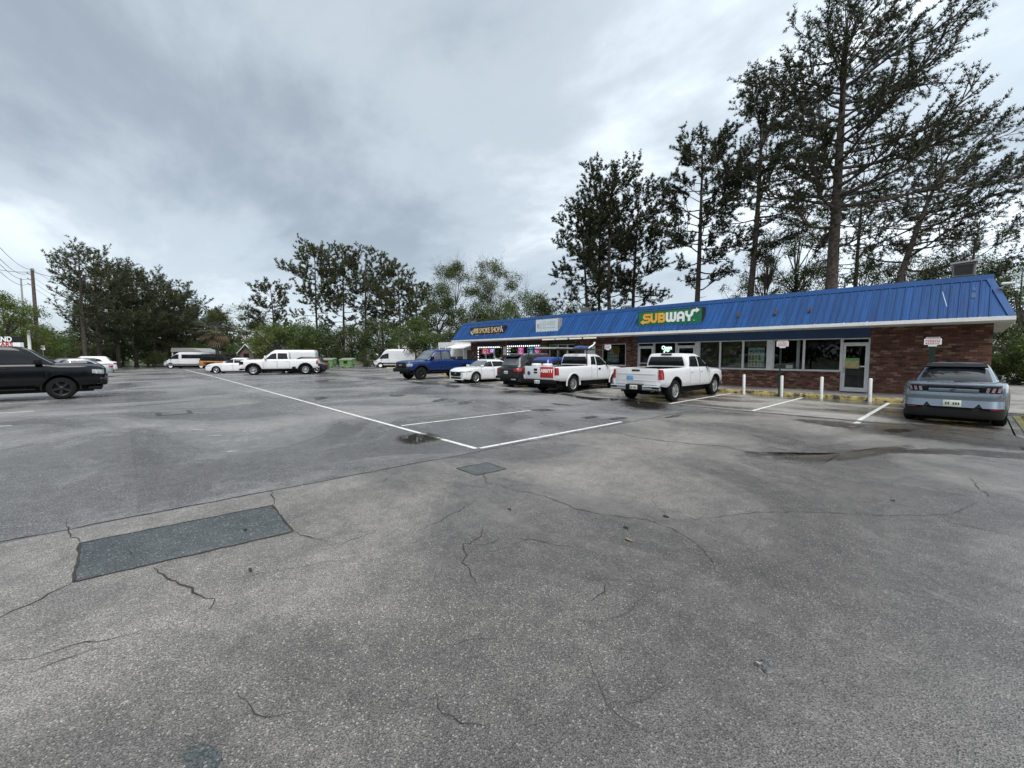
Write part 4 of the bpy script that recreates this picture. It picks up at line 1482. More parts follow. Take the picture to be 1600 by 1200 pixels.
def dumpster(px, d, rz, lab):
    p = AT(px, d)
    e = empty('dumpster', (p.x, p.y, 0), rz, lab, 'dumpster', 'green dumpsters by the trees')
    mb = MB()
    mb.hexa([(-.8, -.5, .14), (.8, -.5, .14), (.8, .5, .14), (-.8, .5, .14), (-.92, -.62, 1.05), (.92, -.62, 1.05), (.92, .55, 1.28), (-.92, .55, 1.28)])
    mb.build('bin', M_BIN, e)
    rb = MB()
    for x in (-.62, 0, .62):
        rb.hexa([(x - .05, -.52, .14), (x + .05, -.52, .14), (x + .05, -.5, .14), (x - .05, -.5, .14), (x - .05, -.66, 1.0), (x + .05, -.66, 1.0), (x + .05, -.6, 1.0), (x - .05, -.6, 1.0)])
    rb.box((-.96, -.68, 1.0), (.96, -.60, 1.08))
    rb.build('ribs', M_BIN, e)
    MB().hexa([(-.95, -.66, 1.085), (.95, -.66, 1.085), (.95, .56, 1.30), (-.95, .56, 1.30), (-.95, -.66, 1.12), (.95, -.66, 1.12), (.95, .56, 1.34), (-.95, .56, 1.34)]).build('lid', mat('bin_lid', (.20, .24, .20), .6), e)
    MB().box((-.26, -.665, .62), (.26, -.648, .98)).build('label_plate', M_BLACK, e)
    for s in (-1, 1):
        MB().box((s * .9, -.2, .55), (s * 1.04, .2, .7)).build('fork_pocket', M_BIN, e)
    for s in (-.6, .6):
        MB().lathe([(0, -.05), (.09, -.05), (.09, .05), (0, .05)], 12, 'x', (s, -.3, .09)).build('caster', M_BLACK, e)


dumpster(514, 60, R(40), 'bright green dumpster just behind the tail of the lifted white pickup')
dumpster(543.5, 59, R(40), 'pale green dumpster standing clear between pickup and tall van')

# ---- utility pole with wires
M_POLE = mat('weathered_pole', (.10, .075, .062), .9, var=.3, scale=5, bump=.4, bscale=12)
p = AT(62, 46)
up = empty('utility_pole', (p.x, p.y, 0), 0, 'tall brown utility pole at the left edge carrying several wires', 'utility pole')
top = HZ(422, 46)
MB().tube([(0, 0, -.3), (0, 0, top * .5), (0, 0, top)], [.20, .17, .13], 10).build('pole', M_POLE, up)
RD = Vector((RT.x, RT.y, 0))
FX = Vector((-math.cos(YAW), math.sin(YAW), 0))
for dz in (.62, 1.18, 1.72):
    a = Vector((0, 0, top - dz))
    MB().tube([a, a - RD * .55 + Vector((0, 0, .10))], .035, 6).build('arm', M_POLE, up)
    MB().lathe([(0, 0), (.06, .02), (.04, .06), (.06, .10), (0, .12)], 8, 'z', tuple(a - RD * .55 + Vector((0, 0, .1)))).build('insulator', M_GALV, up)
for dz in (.1, 4.9, 6.0):
    MB().bbox((-.16, -.16, top - dz - .12), (.16, .16, top - dz), .02).build('band', M_GALV, up)
M_WIRE = mat('wire', (.03, .03, .032), .6, var=.1)
WIRES = [  # (height at pole, end column, row, depth) near end and far end
    (-.10, (0, 372, 24), (170, 480, 92), -.0), (-.52, (0, 392, 22), (170, 496, 92), -.55), (-1.08, (0, 401, 22), (170, 505, 92), -.55), (-1.62, (0, 414, 22), (170, 515, 92), -.55),
    (-4.9, (-30, 470, 24), (130, 525, 92), 0), (-6.0, (-30, 485, 24), (130, 533, 92), 0)]
for k, (dz, a, b_, off) in enumerate(WIRES):
    base = Vector((p.x, p.y, top + dz)) + RD * off
    A_ = AT(a[0], a[2], HZ(a[1], a[2]))
    B_ = AT(b_[0], b_[2], HZ(b_[1], b_[2]))
    pts = []
    for (s, e_) in ((A_, base), (base, B_)):
        for i in range(9):
            t = i / 8
            q = s.lerp(e_, t)
            q.z -= .5 * 4 * t * (1 - t)
            pts.append(q - Vector((p.x, p.y, 0)))
    MB().tube(pts, .016, 4, False).build('wire', M_WIRE, up)
A_, B_, C_ = AT(-40, 40, HZ(408, 40)), Vector((p.x, p.y, top - .35)), AT(400, 120, HZ(487, 120))
pts = [A_.lerp(B_, i / 8) - Vector((0, 0, .4 * 4 * i / 8 * (1 - i / 8))) for i in range(9)] + [B_.lerp(C_, i / 12) - Vector((0, 0, 1.6 * 4 * i / 12 * (1 - i / 12))) for i in range(13)]
MB().tube([q - Vector((p.x, p.y, 0)) for q in pts], .022, 4, False).build('wire', M_WIRE, up)

# ---- roadside sign of the car dealer, white lamp post, thin mast, street signs
p = AT(14, 30)
zt, zm, zb = HZ(526, 30), HZ(535, 30), HZ(543.5, 30)
ds = empty('roadside_sign', (p.x, p.y, 0), math.atan2(RT.y, RT.x), 'black over white TOYLAND USED CARS sign above the black pickup', 'sign')
MB().bbox((-2.6, -.12, zm + .02), (1.05, .12, zt), .02).build('upper_panel', M_BLACK, ds)
MB().bbox((-2.6, -.12, zb), (1.06, .12, zm - .02), .02).build('lower_panel', M_SIGNWHITE, ds)
text_ob('lettering', 'TOYLAND', M_SIGNWHITE, ds, rotx(-.72, -.13, (zt + zm) / 2), size=.46, bold=.02, xs=1.15)
text_ob('lettering', 'USED CARS', mat('banner_red', (.45, .03, .05), .6), ds, rotx(-.72, -.13, (zb + zm) / 2 + .02), size=.40, bold=.014, xs=1.25)
for x in (-2.0, .5):
    MB().box((x - .06, -.06, 0), (x + .06, .06, zb)).build('post', M_GALV, ds)
p = AT(49, 44)
lp = empty('lamp_post', (p.x, p.y, 0), 0, 'plain white post beside the roadside sign', 'post')
MB().tube([(0, 0, 0), (0, 0, HZ(518, 44))], .13, 10).build('post', M_WHITE, lp)
MB().lathe([(.16, 0), (.16, .1), (0, .14)], 10, 'z', (0, 0, HZ(518, 44))).build('cap', M_WHITE, lp)
p = AT(43.5, 120)
mp_ = MB().tube([(0, 0, 0), (0, 0, HZ(437, 120))], [.25, .2], 6).build('mast', M_GALV)
mp_.location = p
tag(mp_, 'thin distant mast rising behind the trees left of the pole', 'mast')
p = AT(69.5, 50)
ss = empty('street_sign', (p.x, p.y, 0), math.atan2(RT.y, RT.x), 'small white square road sign beside the utility pole', 'sign')
MB().tube([(0, 0, 0), (0, 0, HZ(540, 50))], .035, 8).build('post', M_GALV, ss)
MB().bbox((-.28, -.03, HZ(547, 50)), (.28, -.005, HZ(540, 50)), .01).build('plate', M_SIGNWHITE, ss)
p = AT(104, 80)
ss = empty('street_sign', (p.x, p.y, 0), math.atan2(RT.y, RT.x), 'green street name sign by the road left of the pines', 'sign')
MB().tube([(0, 0, 0), (0, 0, HZ(536.5, 80))], .04, 8).build('post', M_GALV, ss)
MB().bbox((-.7, -.03, HZ(539, 80)), (.7, -.005, HZ(537, 80)), .01).build('plate', mat('street_green', (.02, .16, .09), .5), ss)

# crumpled scrap and bits lying on the asphalt
r = random.Random(4)
c = G(1193, 1040)
mb = MB()
for k in range(9):
    q = Vector((r.gauss(0, .02), r.gauss(0, .03), .006))
    w, l, h = r.uniform(.01, .022), r.uniform(.02, .04), r.uniform(.006, .022)
    a = r.uniform(0, 3)
    ca, sa = math.cos(a), math.sin(a)
    pts = [(-l, -w, 0), (l, -w * .6, 0), (l * .8, w, 0), (-l * .7, w * .8, 0), (-l * .8, -w * .5, h), (l * .7, -w * .3, h * .6), (l * .5, w * .5, h), (-l * .4, w * .6, h * .7)]
    mb.hexa([(q.x + x_ * ca - y_ * sa, q.y + x_ * sa + y_ * ca, z_ + .001) for x_, y_, z_ in pts])
o = mb.build('crushed_wrapper', mat('grimy_foil', (.13, .13, .13), .35, .5, var=.6, scale=60))
o.location = c
tag(o, 'crushed grey wrapper lying on the asphalt near the camera', 'litter')
for k, (px, py, s, lab) in enumerate(((1040, 808, .045, 'small black scrap on the asphalt straight before the camera'), (983, 845, .04, 'pale flattened leaf by a short crack in the asphalt'), (978, 826, .05, 'dark scuffed scrap just above the pale leaf'), (391, 893, .035, 'dark twig on the asphalt right of the large patch'),
                                       (383, 829, .035, 'black chip lying on the large dark patch'), (796, 797, .03, 'tiny black scrap left of the long crack'), (1395, 783, .035, 'small dark leaf on the asphalt at the right'))):
    c = G(px, py)
    a = r.uniform(0, 3)
    n = 7
    pts = [(s * math.cos(a + 2 * PI * i / n) * r.uniform(.5, 1.2), s * .45 * math.sin(a + 2 * PI * i / n) * r.uniform(.6, 1.2), 0) for i in range(n)]
    o = MB().prism([(x_, y_, .006 + r.uniform(0, .008)) for x_, y_, z_ in pts], (0, 0, .006)).build('scrap', mat('leaf_brown', (.20, .17, .11), .8, var=.3) if k == 1 else M_BLACK)
    o.location = c
    tag(o, lab, 'litter')

# ================================================================== vehicles
def paint(name, col, metal=0.0, rough=.28, coat=.55):
    m = mat(name, col, rough, metal, var=.05, scale=1.2, coat=coat, spec=.3)
    return m


P_WHITE = paint('white_car_paint', (.63, .64, .65))
P_WHITE2 = paint('white_van_paint', (.58, .59, .60), 0, .35)
P_BLACK = paint('black_car_paint', (.004, .004, .005), 0, .15, .12)
P_BLUE = paint('blue_car_paint', (.006, .027, .13), .25)
P_BLUE2 = paint('bright_blue_paint', (.010, .035, .20), .1)
P_GREY = paint('greyblue_car_paint', (.155, .19, .23), .5, .22, 1.0)
P_DARK = paint('charcoal_car_paint', (.022, .023, .026), .3)
P_ORANGE = paint('orange_car_paint', (.36, .15, .035))
P_SILVER = paint('silver_car_paint', (.42, .45, .48), .6)
P_RED = paint('red_car_paint', (.30, .02, .02))
M_TRIM = mat('black_trim', (.007, .007, .008), .6, spec=.18, var=.2, scale=8)
M_TYRE = mat('tyre_rubber', (.009, .009, .009), .85, spec=.2, var=.3, scale=20, bump=.3, bscale=60)
M_RIM = mat('alloy', (.55, .56, .57), .28, .85, var=.1)
M_RIMDK = mat('black_alloy', (.03, .03, .032), .35, .6, var=.1)
M_CHROME = mat('chrome', (.62, .63, .64), .12, 1.0, var=.05)
M_TAIL = mat('tail_lamp', (.30, .012, .012), .12, var=.25, scale=9, coat=1)
M_TAILDK = mat('smoked_lamp', (.03, .008, .008), .08, var=.3, scale=9, coat=1)
M_HEAD = mat('head_lamp', (.34, .36, .38), .08, .3, var=.35, scale=14, coat=1)
M_CGLASS = mat('car_glass', (.010, .012, .014), .03, var=.1, spec=.4)
M_CGLASS2 = mat('sky_pale_car_glass', (.10, .115, .12), .03, var=.35, scale=1.6, spec=.7)  # opaque; sky reflection and light showing through put into the pale base colour
M_PLATE = mat('plate', (.60, .62, .58), .5, var=.1, scale=12)
M_PLATEINK = mat('plate_ink', (.05, .09, .06), .6, var=.3)
M_LINER = mat('wheel_well', (.006, .006, .006), .95, var=.1)


def pchip(keys):
    xs_ = [k[0] for k in keys]
    ys_ = [k[1] for k in keys]
    n = len(xs_)
    h = [xs_[i + 1] - xs_[i] for i in range(n - 1)]
    dl = [(ys_[i + 1] - ys_[i]) / h[i] for i in range(n - 1)]
    mm = [0.0] * n
    for i in range(1, n - 1):
        if dl[i - 1] * dl[i] > 0:
            mm[i] = 2 * dl[i - 1] * dl[i] / (dl[i - 1] + dl[i])
    if n > 1:
        mm[0], mm[-1] = dl[0], dl[-1]

    def f(x):
        if x <= xs_[0]:
            return ys_[0]
        if x >= xs_[-1]:
            return ys_[-1]
        for i in range(n - 1):
            if x <= xs_[i + 1]:
                t = (x - xs_[i]) / h[i]
                return ((2 * t ** 3 - 3 * t * t + 1) * ys_[i] + (t ** 3 - 2 * t * t + t) * h[i] * mm[i] + (-2 * t ** 3 + 3 * t * t) * ys_[i + 1] + (t ** 3 - t * t) * h[i] * mm[i + 1])
    return f


SIDE = pchip([(0, .935), (.10, .975), (.32, 1.0), (.55, .995), (.78, .982), (.92, .965), (1, .93)])
TT = [0, .10, .25, .42, .58, .74, .88, .96, 1.0]


class Car:
    def __init__(self, name, label, pos, rz, s, cat, group='vehicles parked in the lot'):
        self.s = s
        self.root = empty(name, (pos[0], pos[1], pos[2] if len(pos) > 2 else 0), rz, label, cat, group)
        self.zb, self.zs, self.zt = pchip(s['zb']), pchip(s['zs']), pchip(s['zt'])
        self.w = pchip(s['w'])
        self.xr, self.xf = s['xr'], s['xf']
        self.axles = s['axles']
        self.rw, self.ra = s['rw'], s['ra']
        lv = s['cabin']
        self.cl = [pchip([(l[0], l[i]) for l in lv]) for i in (1, 2, 3)]
        self.cn = s.get('cn', 7)
        self.body()
        self.cabin()
        self.wheels()

    def arch(self, x):
        z = -9
        for a in self.axles:
            d = self.ra ** 2 - (x - a) ** 2
            if d > 0:
                z = max(z, self.rw + math.sqrt(d))
        return z

    def side(self, x, z):
        zb, zs = self.zb(x), self.zs(x)
        return self.w(x) * SIDE(min(1, max(0, (z - zb) / (zs - zb))))

    def sec(self, x, bed):
        zb, zs, zt, w = self.zb(x), self.zs(x), self.zt(x), self.w(x)
        zl = max(zb, self.arch(x))
        pts = []
        for t in TT:
            z = zl + (zs - zl) * t
            pts.append((self.side(x, z), z))
        ys = .93 * w
        if bed:
            fl = self.s['bed'][2]
            pts += [(ys - .02, zs + .012), (ys - .075, zs + .012), (ys - .085, zs - .01), (ys - .09, fl), (0, fl)]
        else:
            for fy in (.94, .80, .55, .28, 0):
                pts.append((ys * fy, zs + (zt - zs) * (1 - fy ** 3.2)))
        return pts

    def body(self):
        s = self.s
        X = set(np.linspace(self.xr, self.xf, 34).tolist())
        for a in self.axles:
            for th in np.linspace(0, PI, 17):
                X.add(a + self.ra * math.cos(th) * .99999)
        for e in (.02, .05, .10, .17):
            X.add(self.xr + e)
            X.add(self.xf - e)
        doors = s.get('doors', [])
        cuts = []
        for d in doors:
            for e in d:
                cuts += [e - .007, e + .007]
        bed = s.get('bed')
        edges = list(cuts)
        if bed:
            edges += [bed[0], bed[0] + .004, bed[1] - .004, bed[1]]
        X = [x for x in X if all(abs(x - e) > .012 for e in edges)]
        xs_ = sorted(X + edges)
        xs_ = [x for i, x in enumerate(xs_) if i == 0 or x - xs_[i - 1] > 1e-4]
        S = [self.sec(x, bool(bed) and bed[0] + .002 < x < bed[1] - .002) for x in xs_]
        K = len(S[0])
        body = MB()
        V = []
        for x, sc in zip(xs_, S):
            V += [(x, y, z) for y, z in sc]
            V += [(x, -y, z) for y, z in sc]
        body.v = V
        dm = {}
        for i in range(len(xs_) - 1):
            xm = (xs_[i] + xs_[i + 1]) / 2
            for sd_ in (0, 1):
                for k in range(K - 1):
                    a = i * 2 * K + sd_ * K + k
                    b_ = (i + 1) * 2 * K + sd_ * K + k
                    q = (a, b_, b_ + 1, a + 1)
                    which, gap = None, False
                    if 1 <= k < 8:
                        for di, d in enumerate(doors):
                            if d[0] + .007 < xm < d[1] - .007:
                                which = di
                            if abs(xm - d[0]) < .007 or abs(xm - d[1]) < .007:
                                gap = True
                    if which is not None:
                        dm.setdefault((which, sd_), []).append(q)
                    else:
                        inbed = bool(bed) and k >= 11 and bed[0] < xm < bed[1]
                        body.f.append(q)
                        body.m.append(1 if (gap or inbed) else 0)
        for i in (0, len(xs_) - 1):
            a = i * 2 * K
            body.f.append(tuple([a + k for k in range(K)] + [a + K + k for k in range(K - 2, -1, -1)]))
            body.m.append(0)
        self.body_o = body.build('body', [s['paint'], M_TRIM], self.root, 38)
        self.doors = {}
        for (di, sd_), qs in dm.items():
            idx = sorted({i for q in qs for i in q})
            mp_ = {v: i for i, v in enumerate(idx)}
            mb = MB()
            mb.add([V[i] for i in idx], [tuple(mp_[i] for i in q) for q in qs])
            o = mb.build('door', s['paint'], self.root, 38)
            self.doors[(di, sd_)] = o
            if s.get('handles', True):
                d = doors[di]
                hx = d[0] + .16 if not s.get('suicide') else d[1] - .16
                hz = s.get('hz', self.zs(hx) - .14)
                y = self.side(hx, hz) * (1 if sd_ == 0 else -1)
                sg_ = 1 if sd_ == 0 else -1
                MB().bbox((hx - .10, y - .015 * sg_, hz - .018), (hx + .10, y + .028 * sg_, hz + .018), .01).build('handle', s.get('handle_mat', s['paint']), o, 40)
        # chassis core, dropped low to block light under the car, and wheel wells
        W_ = s['W']
        zb0 = self.zb(0)
        ch = MB()
        ch.box((self.xr + .35, -(W_ - .30), max(.10, zb0 - .26)), (self.xf - .35, W_ - .30, zb0 + .30))
        for a in self.axles:
            for sg_ in (1, -1):
                n = 14
                vs, fs = [], []
                for i in range(n + 1):
                    th = PI * i / n
                    for yy in (W_ - .34, W_ * .955):
                        vs.append((a + (self.ra - .006) * math.cos(th), sg_ * yy, self.rw + (self.ra - .006) * math.sin(th)))
                for i in range(n):
                    fs.append((2 * i, 2 * i + 1, 2 * i + 3, 2 * i + 2))
                ch.add(vs, fs)
            ch.tube([(a, -(W_ - .2), self.rw), (a, W_ - .2, self.rw)], .06, 8)
            ch.box((a - self.ra, -(W_ - .34), self.rw - .1), (a + self.ra, W_ - .34, self.rw + self.ra * .9))
        ch.build('chassis', M_LINER, self.root)

    def ring(self, z, off=0.0):
        xr, xf, hw = [f(z) for f in self.cl]
        return (xr + xf) / 2, (xf - xr) / 2 + off, hw + off

    def cab_y(self, x, z, off=.006):
        xc, a, hw = self.ring(z, off)
        t = min(1.0, abs((x - xc) / a))
        return hw * max(0, 1 - t ** self.cn) ** (1 / self.cn)

    def cab_x(self, y, z, end, off=.006):
        xc, a, hw = self.ring(z, off)
        t = min(1.0, abs(y / hw))
        return xc + end * a * max(0, 1 - t ** self.cn) ** (1 / self.cn)

    def cabin(self):
        s = self.s
        lv = s['cabin']
        z0, z1 = lv[0][0], lv[-1][0]
        NR = 48
        rings = []
        for i in range(11):
            z = z0 + (z1 - z0) * i / 10
            rings.append((z, *self.ring(z)))
        z, xc, a, hw = rings[-1]
        rise = s.get('crown', .05)
        rings += [(z1 + rise * .45, xc, a * .985, hw * .965), (z1 + rise * .8, xc, a * .94, hw * .86), (z1 + rise, xc, a * .75, hw * .55)]
        mb = MB()
        V = []
        for (z, xc, a, hw) in rings:
            for k in range(NR):
                th = 2 * PI * k / NR
                c, sn = math.cos(th), math.sin(th)
                V.append((xc + a * math.copysign(abs(c) ** (2 / self.cn), c), hw * math.copysign(abs(sn) ** (2 / self.cn), sn), z))
        F = []
        for i in range(len(rings) - 1):
            for k in range(NR):
                F.append((i * NR + k, i * NR + (k + 1) % NR, (i + 1) * NR + (k + 1) % NR, (i + 1) * NR + k))
        F.append(tuple(range((len(rings) - 1) * NR, len(rings) * NR)))
        mb.add(V, F)
        self.cab_o = mb.build('cabin', s.get('roof_paint', s['paint']), self.root, 40)
        g = s.get('glass', M_CGLASS)
        for wpoly in s['side_windows']:
            for sg_ in (1, -1):
                xs0, xs1 = min(q[0] for q in wpoly), max(q[0] for q in wpoly)
                n, vs, fs = 12, [], []
                for i in range(n + 1):
                    x_ = xs0 + (xs1 - xs0) * (.002 + .996 * i / n)
                    zz = []
                    for j in range(len(wpoly)):
                        (xa, za), (xb, zb_) = wpoly[j], wpoly[(j + 1) % len(wpoly)]
                        if (xa - x_) * (xb - x_) <= 0 and xa != xb:
                            zz.append(za + (zb_ - za) * (x_ - xa) / (xb - xa))
                    za, zb_ = min(zz), max(zz)
                    for k in range(6):
                        z_ = za + (zb_ - za) * k / 5
                        vs.append((x_, sg_ * self.cab_y(x_, z_), z_))
                for i in range(n):
                    for k in range(5):
                        q = i * 6 + k
                        fs.append((q, q + 6, q + 7, q + 1))
                mb = MB()
                mb.add(vs, fs)
                mb.build('side_window', g, self.root)
        for key, end in (('windshield', 1), ('rear_window', -1)):
            if key in s:
                za, zb_, f0, f1 = s[key][:4]
                n, m_ = 20, 8
                vs, fs = [], []
                for j in range(m_ + 1):
                    z_ = za + (zb_ - za) * j / m_
                    fy = f0 + (f1 - f0) * j / m_
                    hw = self.ring(z_)[2]
                    for i in range(n + 1):
                        y_ = hw * fy * (2 * i / n - 1)
                        vs.append((self.cab_x(y_, z_, end, .014), y_, z_))
                for j in range(m_):
                    for i in range(n):
                        a = j * (n + 1) + i
                        fs.append((a, a + 1, a + n + 2, a + n + 1))
                mb = MB()
                mb.add(vs, fs)
                mb.build(key, s.get(key + '_glass', g), self.root, 60)

    def wheels(self):
        s = self.s
        rw, tw, rr = self.rw, s.get('tw', .24), s.get('rr', self.rw * .66)
        ns = s.get('spokes', 6)
        t = MB()
        h = tw / 2
        t.lathe([(rr * .98, -h + .02), (rr, -h), (rw - .05, -h - .004), (rw - .015, -h + .02), (rw, -h + .05), (rw, h - .05), (rw - .015, h - .02), (rw - .05, h + .004), (rr, h), (rr * .98, h - .02)], 36, 'y')
        r_ = MB()
        r_.lathe([(rr, h - .004), (rr - .012, h - .002), (rr - .035, h - .02), (rr - .04, h - .09), (.02, h - .10)], 36, 'y')
        r_.m = [0] * len(r_.f)
        nb = len(r_.f)
        wsp = s.get('spoke_w', .036)
        for k in range(ns):
            a = 2 * PI * k / ns
            c, sn = math.cos(a), math.sin(a)

            def q(r0, t0, y0):
                return (r0 * c - t0 * sn, y0, r0 * sn + t0 * c)
            w0, w1 = wsp * .9, wsp * 1.15
            r_.hexa([q(.05, -w0, h - .09), q(.05, w0, h - .09), q(rr - .02, w1, h - .09), q(rr - .02, -w1, h - .09), q(.05, -w0 * .8, h - .022), q(.05, w0 * .8, h - .022), q(rr - .02, w1 * .7, h - .012), q(rr - .02, -w1 * .7, h - .012)])
        r_.lathe([(.085, h - .085), (.085, h - .03), (.06, h - .012), (0.001, h - .010)], 16, 'y')
        # the dish between the spokes is dark
        r_.m = [1 if (nb - 36 * 1 <= i < nb) else 0 for i in range(len(r_.f))]
        proto = None
        for a in self.axles:
            for sg_ in (1, -1):
                yy = sg_ * (s['W'] - h - s.get('inset', .03))
                if proto is None:
                    o = t.build('wheel', M_TYRE, self.root, 40)
                    rim = r_.build('rim', [s.get('rim', M_RIM), M_LINER], o, 40)
                    proto = (o, rim)
                else:
                    o = link('wheel', proto[0].data, self.root)
                    link('rim', proto[1].data, o)
                o.location = (a, yy, self.rw)
                o.rotation_euler = (0, R(20 * len(self.root.children)), 0) if sg_ == 1 else (0, R(13), PI)

    # ---- details
    def box(self, name, a, b_, m_, r=.012, parent=None):
        return MB().bbox(a, b_, r).build(name, m_, parent or self.root, 40)

    def both(self, name, a, b_, m_, r=.012):
        for sg_ in (1, -1):
            self.box(name, (a[0], sg_ * a[1], a[2]), (b_[0], sg_ * b_[1], b_[2]), m_, r)

    def corner(self, name, end, dx, y0, z0, z1, m_, off=.008, slant=0.0, zi=None):
        """lamp wrapped round a corner; end=+1 front, -1 rear; y0 fraction of the half width"""
        xe = self.xf if end > 0 else self.xr
        for sg_ in (1, -1):
            mb = MB()
            n = 6
            vs, fs = [], []
            cols = []
            wf = self.w(xe)
            for i in range(n + 1):
                y = wf * (y0 + (1 - y0) * i / n)
                cols.append(('f', y, i / n))
            for i in range(1, n + 1):
                cols.append(('s', xe - end * dx * i / n, i / n))
            for (kind, v, t) in cols:
                for j in range(4):
                    zi0, zi1 = (zi or (z0, z1))
                    if kind == 'f':
                        za, zb_ = zi0 + (z0 - zi0) * t, zi1 + (z1 - zi1) * t
                    else:
                        za, zb_ = z0 + slant * t, z1 + slant * t * .4
                    z = za + (zb_ - za) * j / 3
                    if kind == 'f':
                        lim = self.side(xe, z)
                        vs.append((xe + end * off, sg_ * min(v, lim + off), z))
                    else:
                        vs.append((v, sg_ * (self.side(v, z) + off), z))
            for i in range(len(cols) - 1):
                for j in range(3):
                    a = i * 4 + j
                    fs.append((a, a + 4, a + 5, a + 1))
            mb.add(vs, fs)
            mb.build(name, m_, self.root, 50)

    def arch_trim(self, m_=None, wd=.07, out=.02):
        for a in self.axles:
            for sg_ in (1, -1):
                n = 18
                vs, fs = [], []
                for i in range(n + 1):
                    th = -.12 + (PI + .24) * i / n
                    for (r_, o_) in ((self.ra - .01, -.03), (self.ra - .005, out), (self.ra + wd, out), (self.ra + wd + .01, -.01)):
                        x_, z_ = a + r_ * math.cos(th), self.rw + r_ * math.sin(th)
                        y_ = self.side(a + (self.ra + .04) * math.cos(th), max(z_, self.zb(a) + .05))
                        vs.append((x_, sg_ * (y_ + o_), z_))
                for i in range(n):
                    for k in range(3):
                        q = i * 4 + k
                        fs.append((q, q + 4, q + 5, q + 1))
                MB().add(vs, fs).build('arch_trim', m_ or M_TRIM, self.root, 40)

    def mirrors(self, x, z, m_, sx=.10, sy=.22, sz=.16):
        for sg_ in (1, -1):
            y = self.cab_y(x, min(max(z, self.s['cabin'][0][0]), self.s['cabin'][-1][0]), 0)
            mb = MB().bbox((x - sx, sg_ * (y + .06), z - sz / 2), (x + sx, sg_ * (y + .06 + sy), z + sz / 2), .035)
            mb.tube([(x, sg_ * (y - .02), z - sz * .3), (x, sg_ * (y + .09), z - sz * .2)], .03, 6)
            mb.build('mirror', m_, self.root, 40)

    def plate(self, x, z, end, w=.30, h=.15, y=0):
        o = self.box('licence_plate', (x, y - w / 2, z - h / 2), (x + end * .012, y + w / 2, z + h / 2), M_PLATE, .003)
        mb = MB()
        r2 = random.Random(int(abs(x * 1000)))
        for k in range(6):
            yy = y - w * .40 + k * w * .138
            if k == 3:
                continue
            mb.box((x + end * .0125, yy, z - h * .22), (x + end * .0145, yy + w * .09, z + h * .18))
        mb.build('characters', M_PLATEINK, o)


def truck_spec(L_f, L_r, wb, W, paint_, zbelt, zhood, roof, bed=True, cab0=-.95, cab1=1.45, rw=.41, ra=.50, **kw):
    """pickup; x=0 midway between the axles"""
    f, r_ = wb / 2 + L_f, -wb / 2 - L_r
    nose = zhood - .05
    s = dict(xr=r_, xf=f, axles=[wb / 2, -wb / 2], rw=rw, ra=ra, W=W, paint=paint_,
             zb=[(r_, .62), (r_ + .5, .56), (f - .9, .52), (f, .58)],
             zs=[(r_, zbelt - .02), (cab0, zbelt - .01), (cab1 - .3, zbelt), (cab1 + .1, zhood - .09), (f - .35, nose - .06), (f - .08, nose - .10), (f, nose - .18)],
             zt=[(r_, zbelt), (cab1 - .3, zbelt + .03), (cab1 + .1, zhood + .01), (f - .45, zhood - .02), (f - .10, nose - .03), (f, nose - .10)],
             w=[(r_, W * .965), (r_ + .12, W * .985), (r_ + .6, W), (f - .7, W), (f - .25, W * .965), (f - .06, W * .91), (f, W * .87)],
             cabin=[(zbelt - .03, cab0, cab1 + .12, W * .93), (zbelt + .25, cab0 + .01, cab1 - .28, W * .885), (roof - .10, cab0 + .05, cab1 - .72, W * .79), (roof - .05, cab0 + .09, cab1 - .86, W * .765)],
             cn=9, crown=.05)
    if bed:
        s['bed'] = (r_ + .07, cab0 - .04, .82)
    s.update(kw)
    k = s.pop('squash', 1.0)
    if k != 1.0:
        q = lambda z: zbelt + (z - zbelt) * k if z > zbelt else z
        s['cabin'] = [(q(c[0]), *c[1:]) for c in s['cabin']]
        s['side_windows'] = [[(x_, q(z_)) for x_, z_ in w_] for w_ in s['side_windows']]
        for n_ in ('windshield', 'rear_window'):
            s[n_] = (q(s[n_][0]), q(s[n_][1]), *s[n_][2:])
    return s


# ---- white crew-cab pickup nosed in before the sandwich shop
zbelt = 1.24
s = truck_spec(.98, 1.12, 3.75, 1.01, P_WHITE, zbelt, 1.22, 1.90, cab0=-.72, cab1=1.32, rw=.405, ra=.50, doors=[(-.66, .22), (.23, 1.22)],
               side_windows=[[(-.58, 1.29), (.17, 1.27), (.17, 1.77), (-.20, 1.78), (-.48, 1.74)], [(.24, 1.27), (1.06, 1.27), (.56, 1.74), (.24, 1.77)]],
               windshield=(1.30, 1.80, .90, .86), rear_window=(1.32, 1.74, .84, .80), spokes=6, spoke_w=.05, tw=.265, rr=.25, glass=M_CGLASS, squash=.83)
TRUCK_POS = (-8.52, 16.93, 0)
t = Car('pickup_truck', 'white crew-cab pickup with chrome bumper nosed in before the SUBWAY shop', TRUCK_POS, R(91.5), s, 'pickup truck', 'vehicles parked at the shops')
t.arch_trim(M_TRIM, .035, .008)
xr = t.xr
t.corner('tail_light', -1, .16, .89, .86, 1.20, M_TAIL, .012)
tg = t.box('tailgate', (xr - .035, -.83, .66), (xr - .004, .83, 1.245), P_WHITE, .02)
t.box('tailgate_ridge', (xr - .045, -.78, 1.02), (xr - .035, .78, 1.06), P_WHITE, .008, tg)
t.box('tailgate_ridge', (xr - .045, -.78, .80), (xr - .035, .78, .83), P_WHITE, .008, tg)
t.box('handle', (xr - .05, -.16, 1.14), (xr - .034, .16, 1.20), M_TRIM, .008, tg)
o = t.box('sticker', (xr - .050, .10, .82), (xr - .046, .37, .97), mat('blue_sticker', (.12, .33, .60), .5, var=.4, scale=20), .001, tg)
t.box('rear_bumper', (xr - .17, -.99, .45), (xr - .01, .99, .645), M_CHROME, .04)
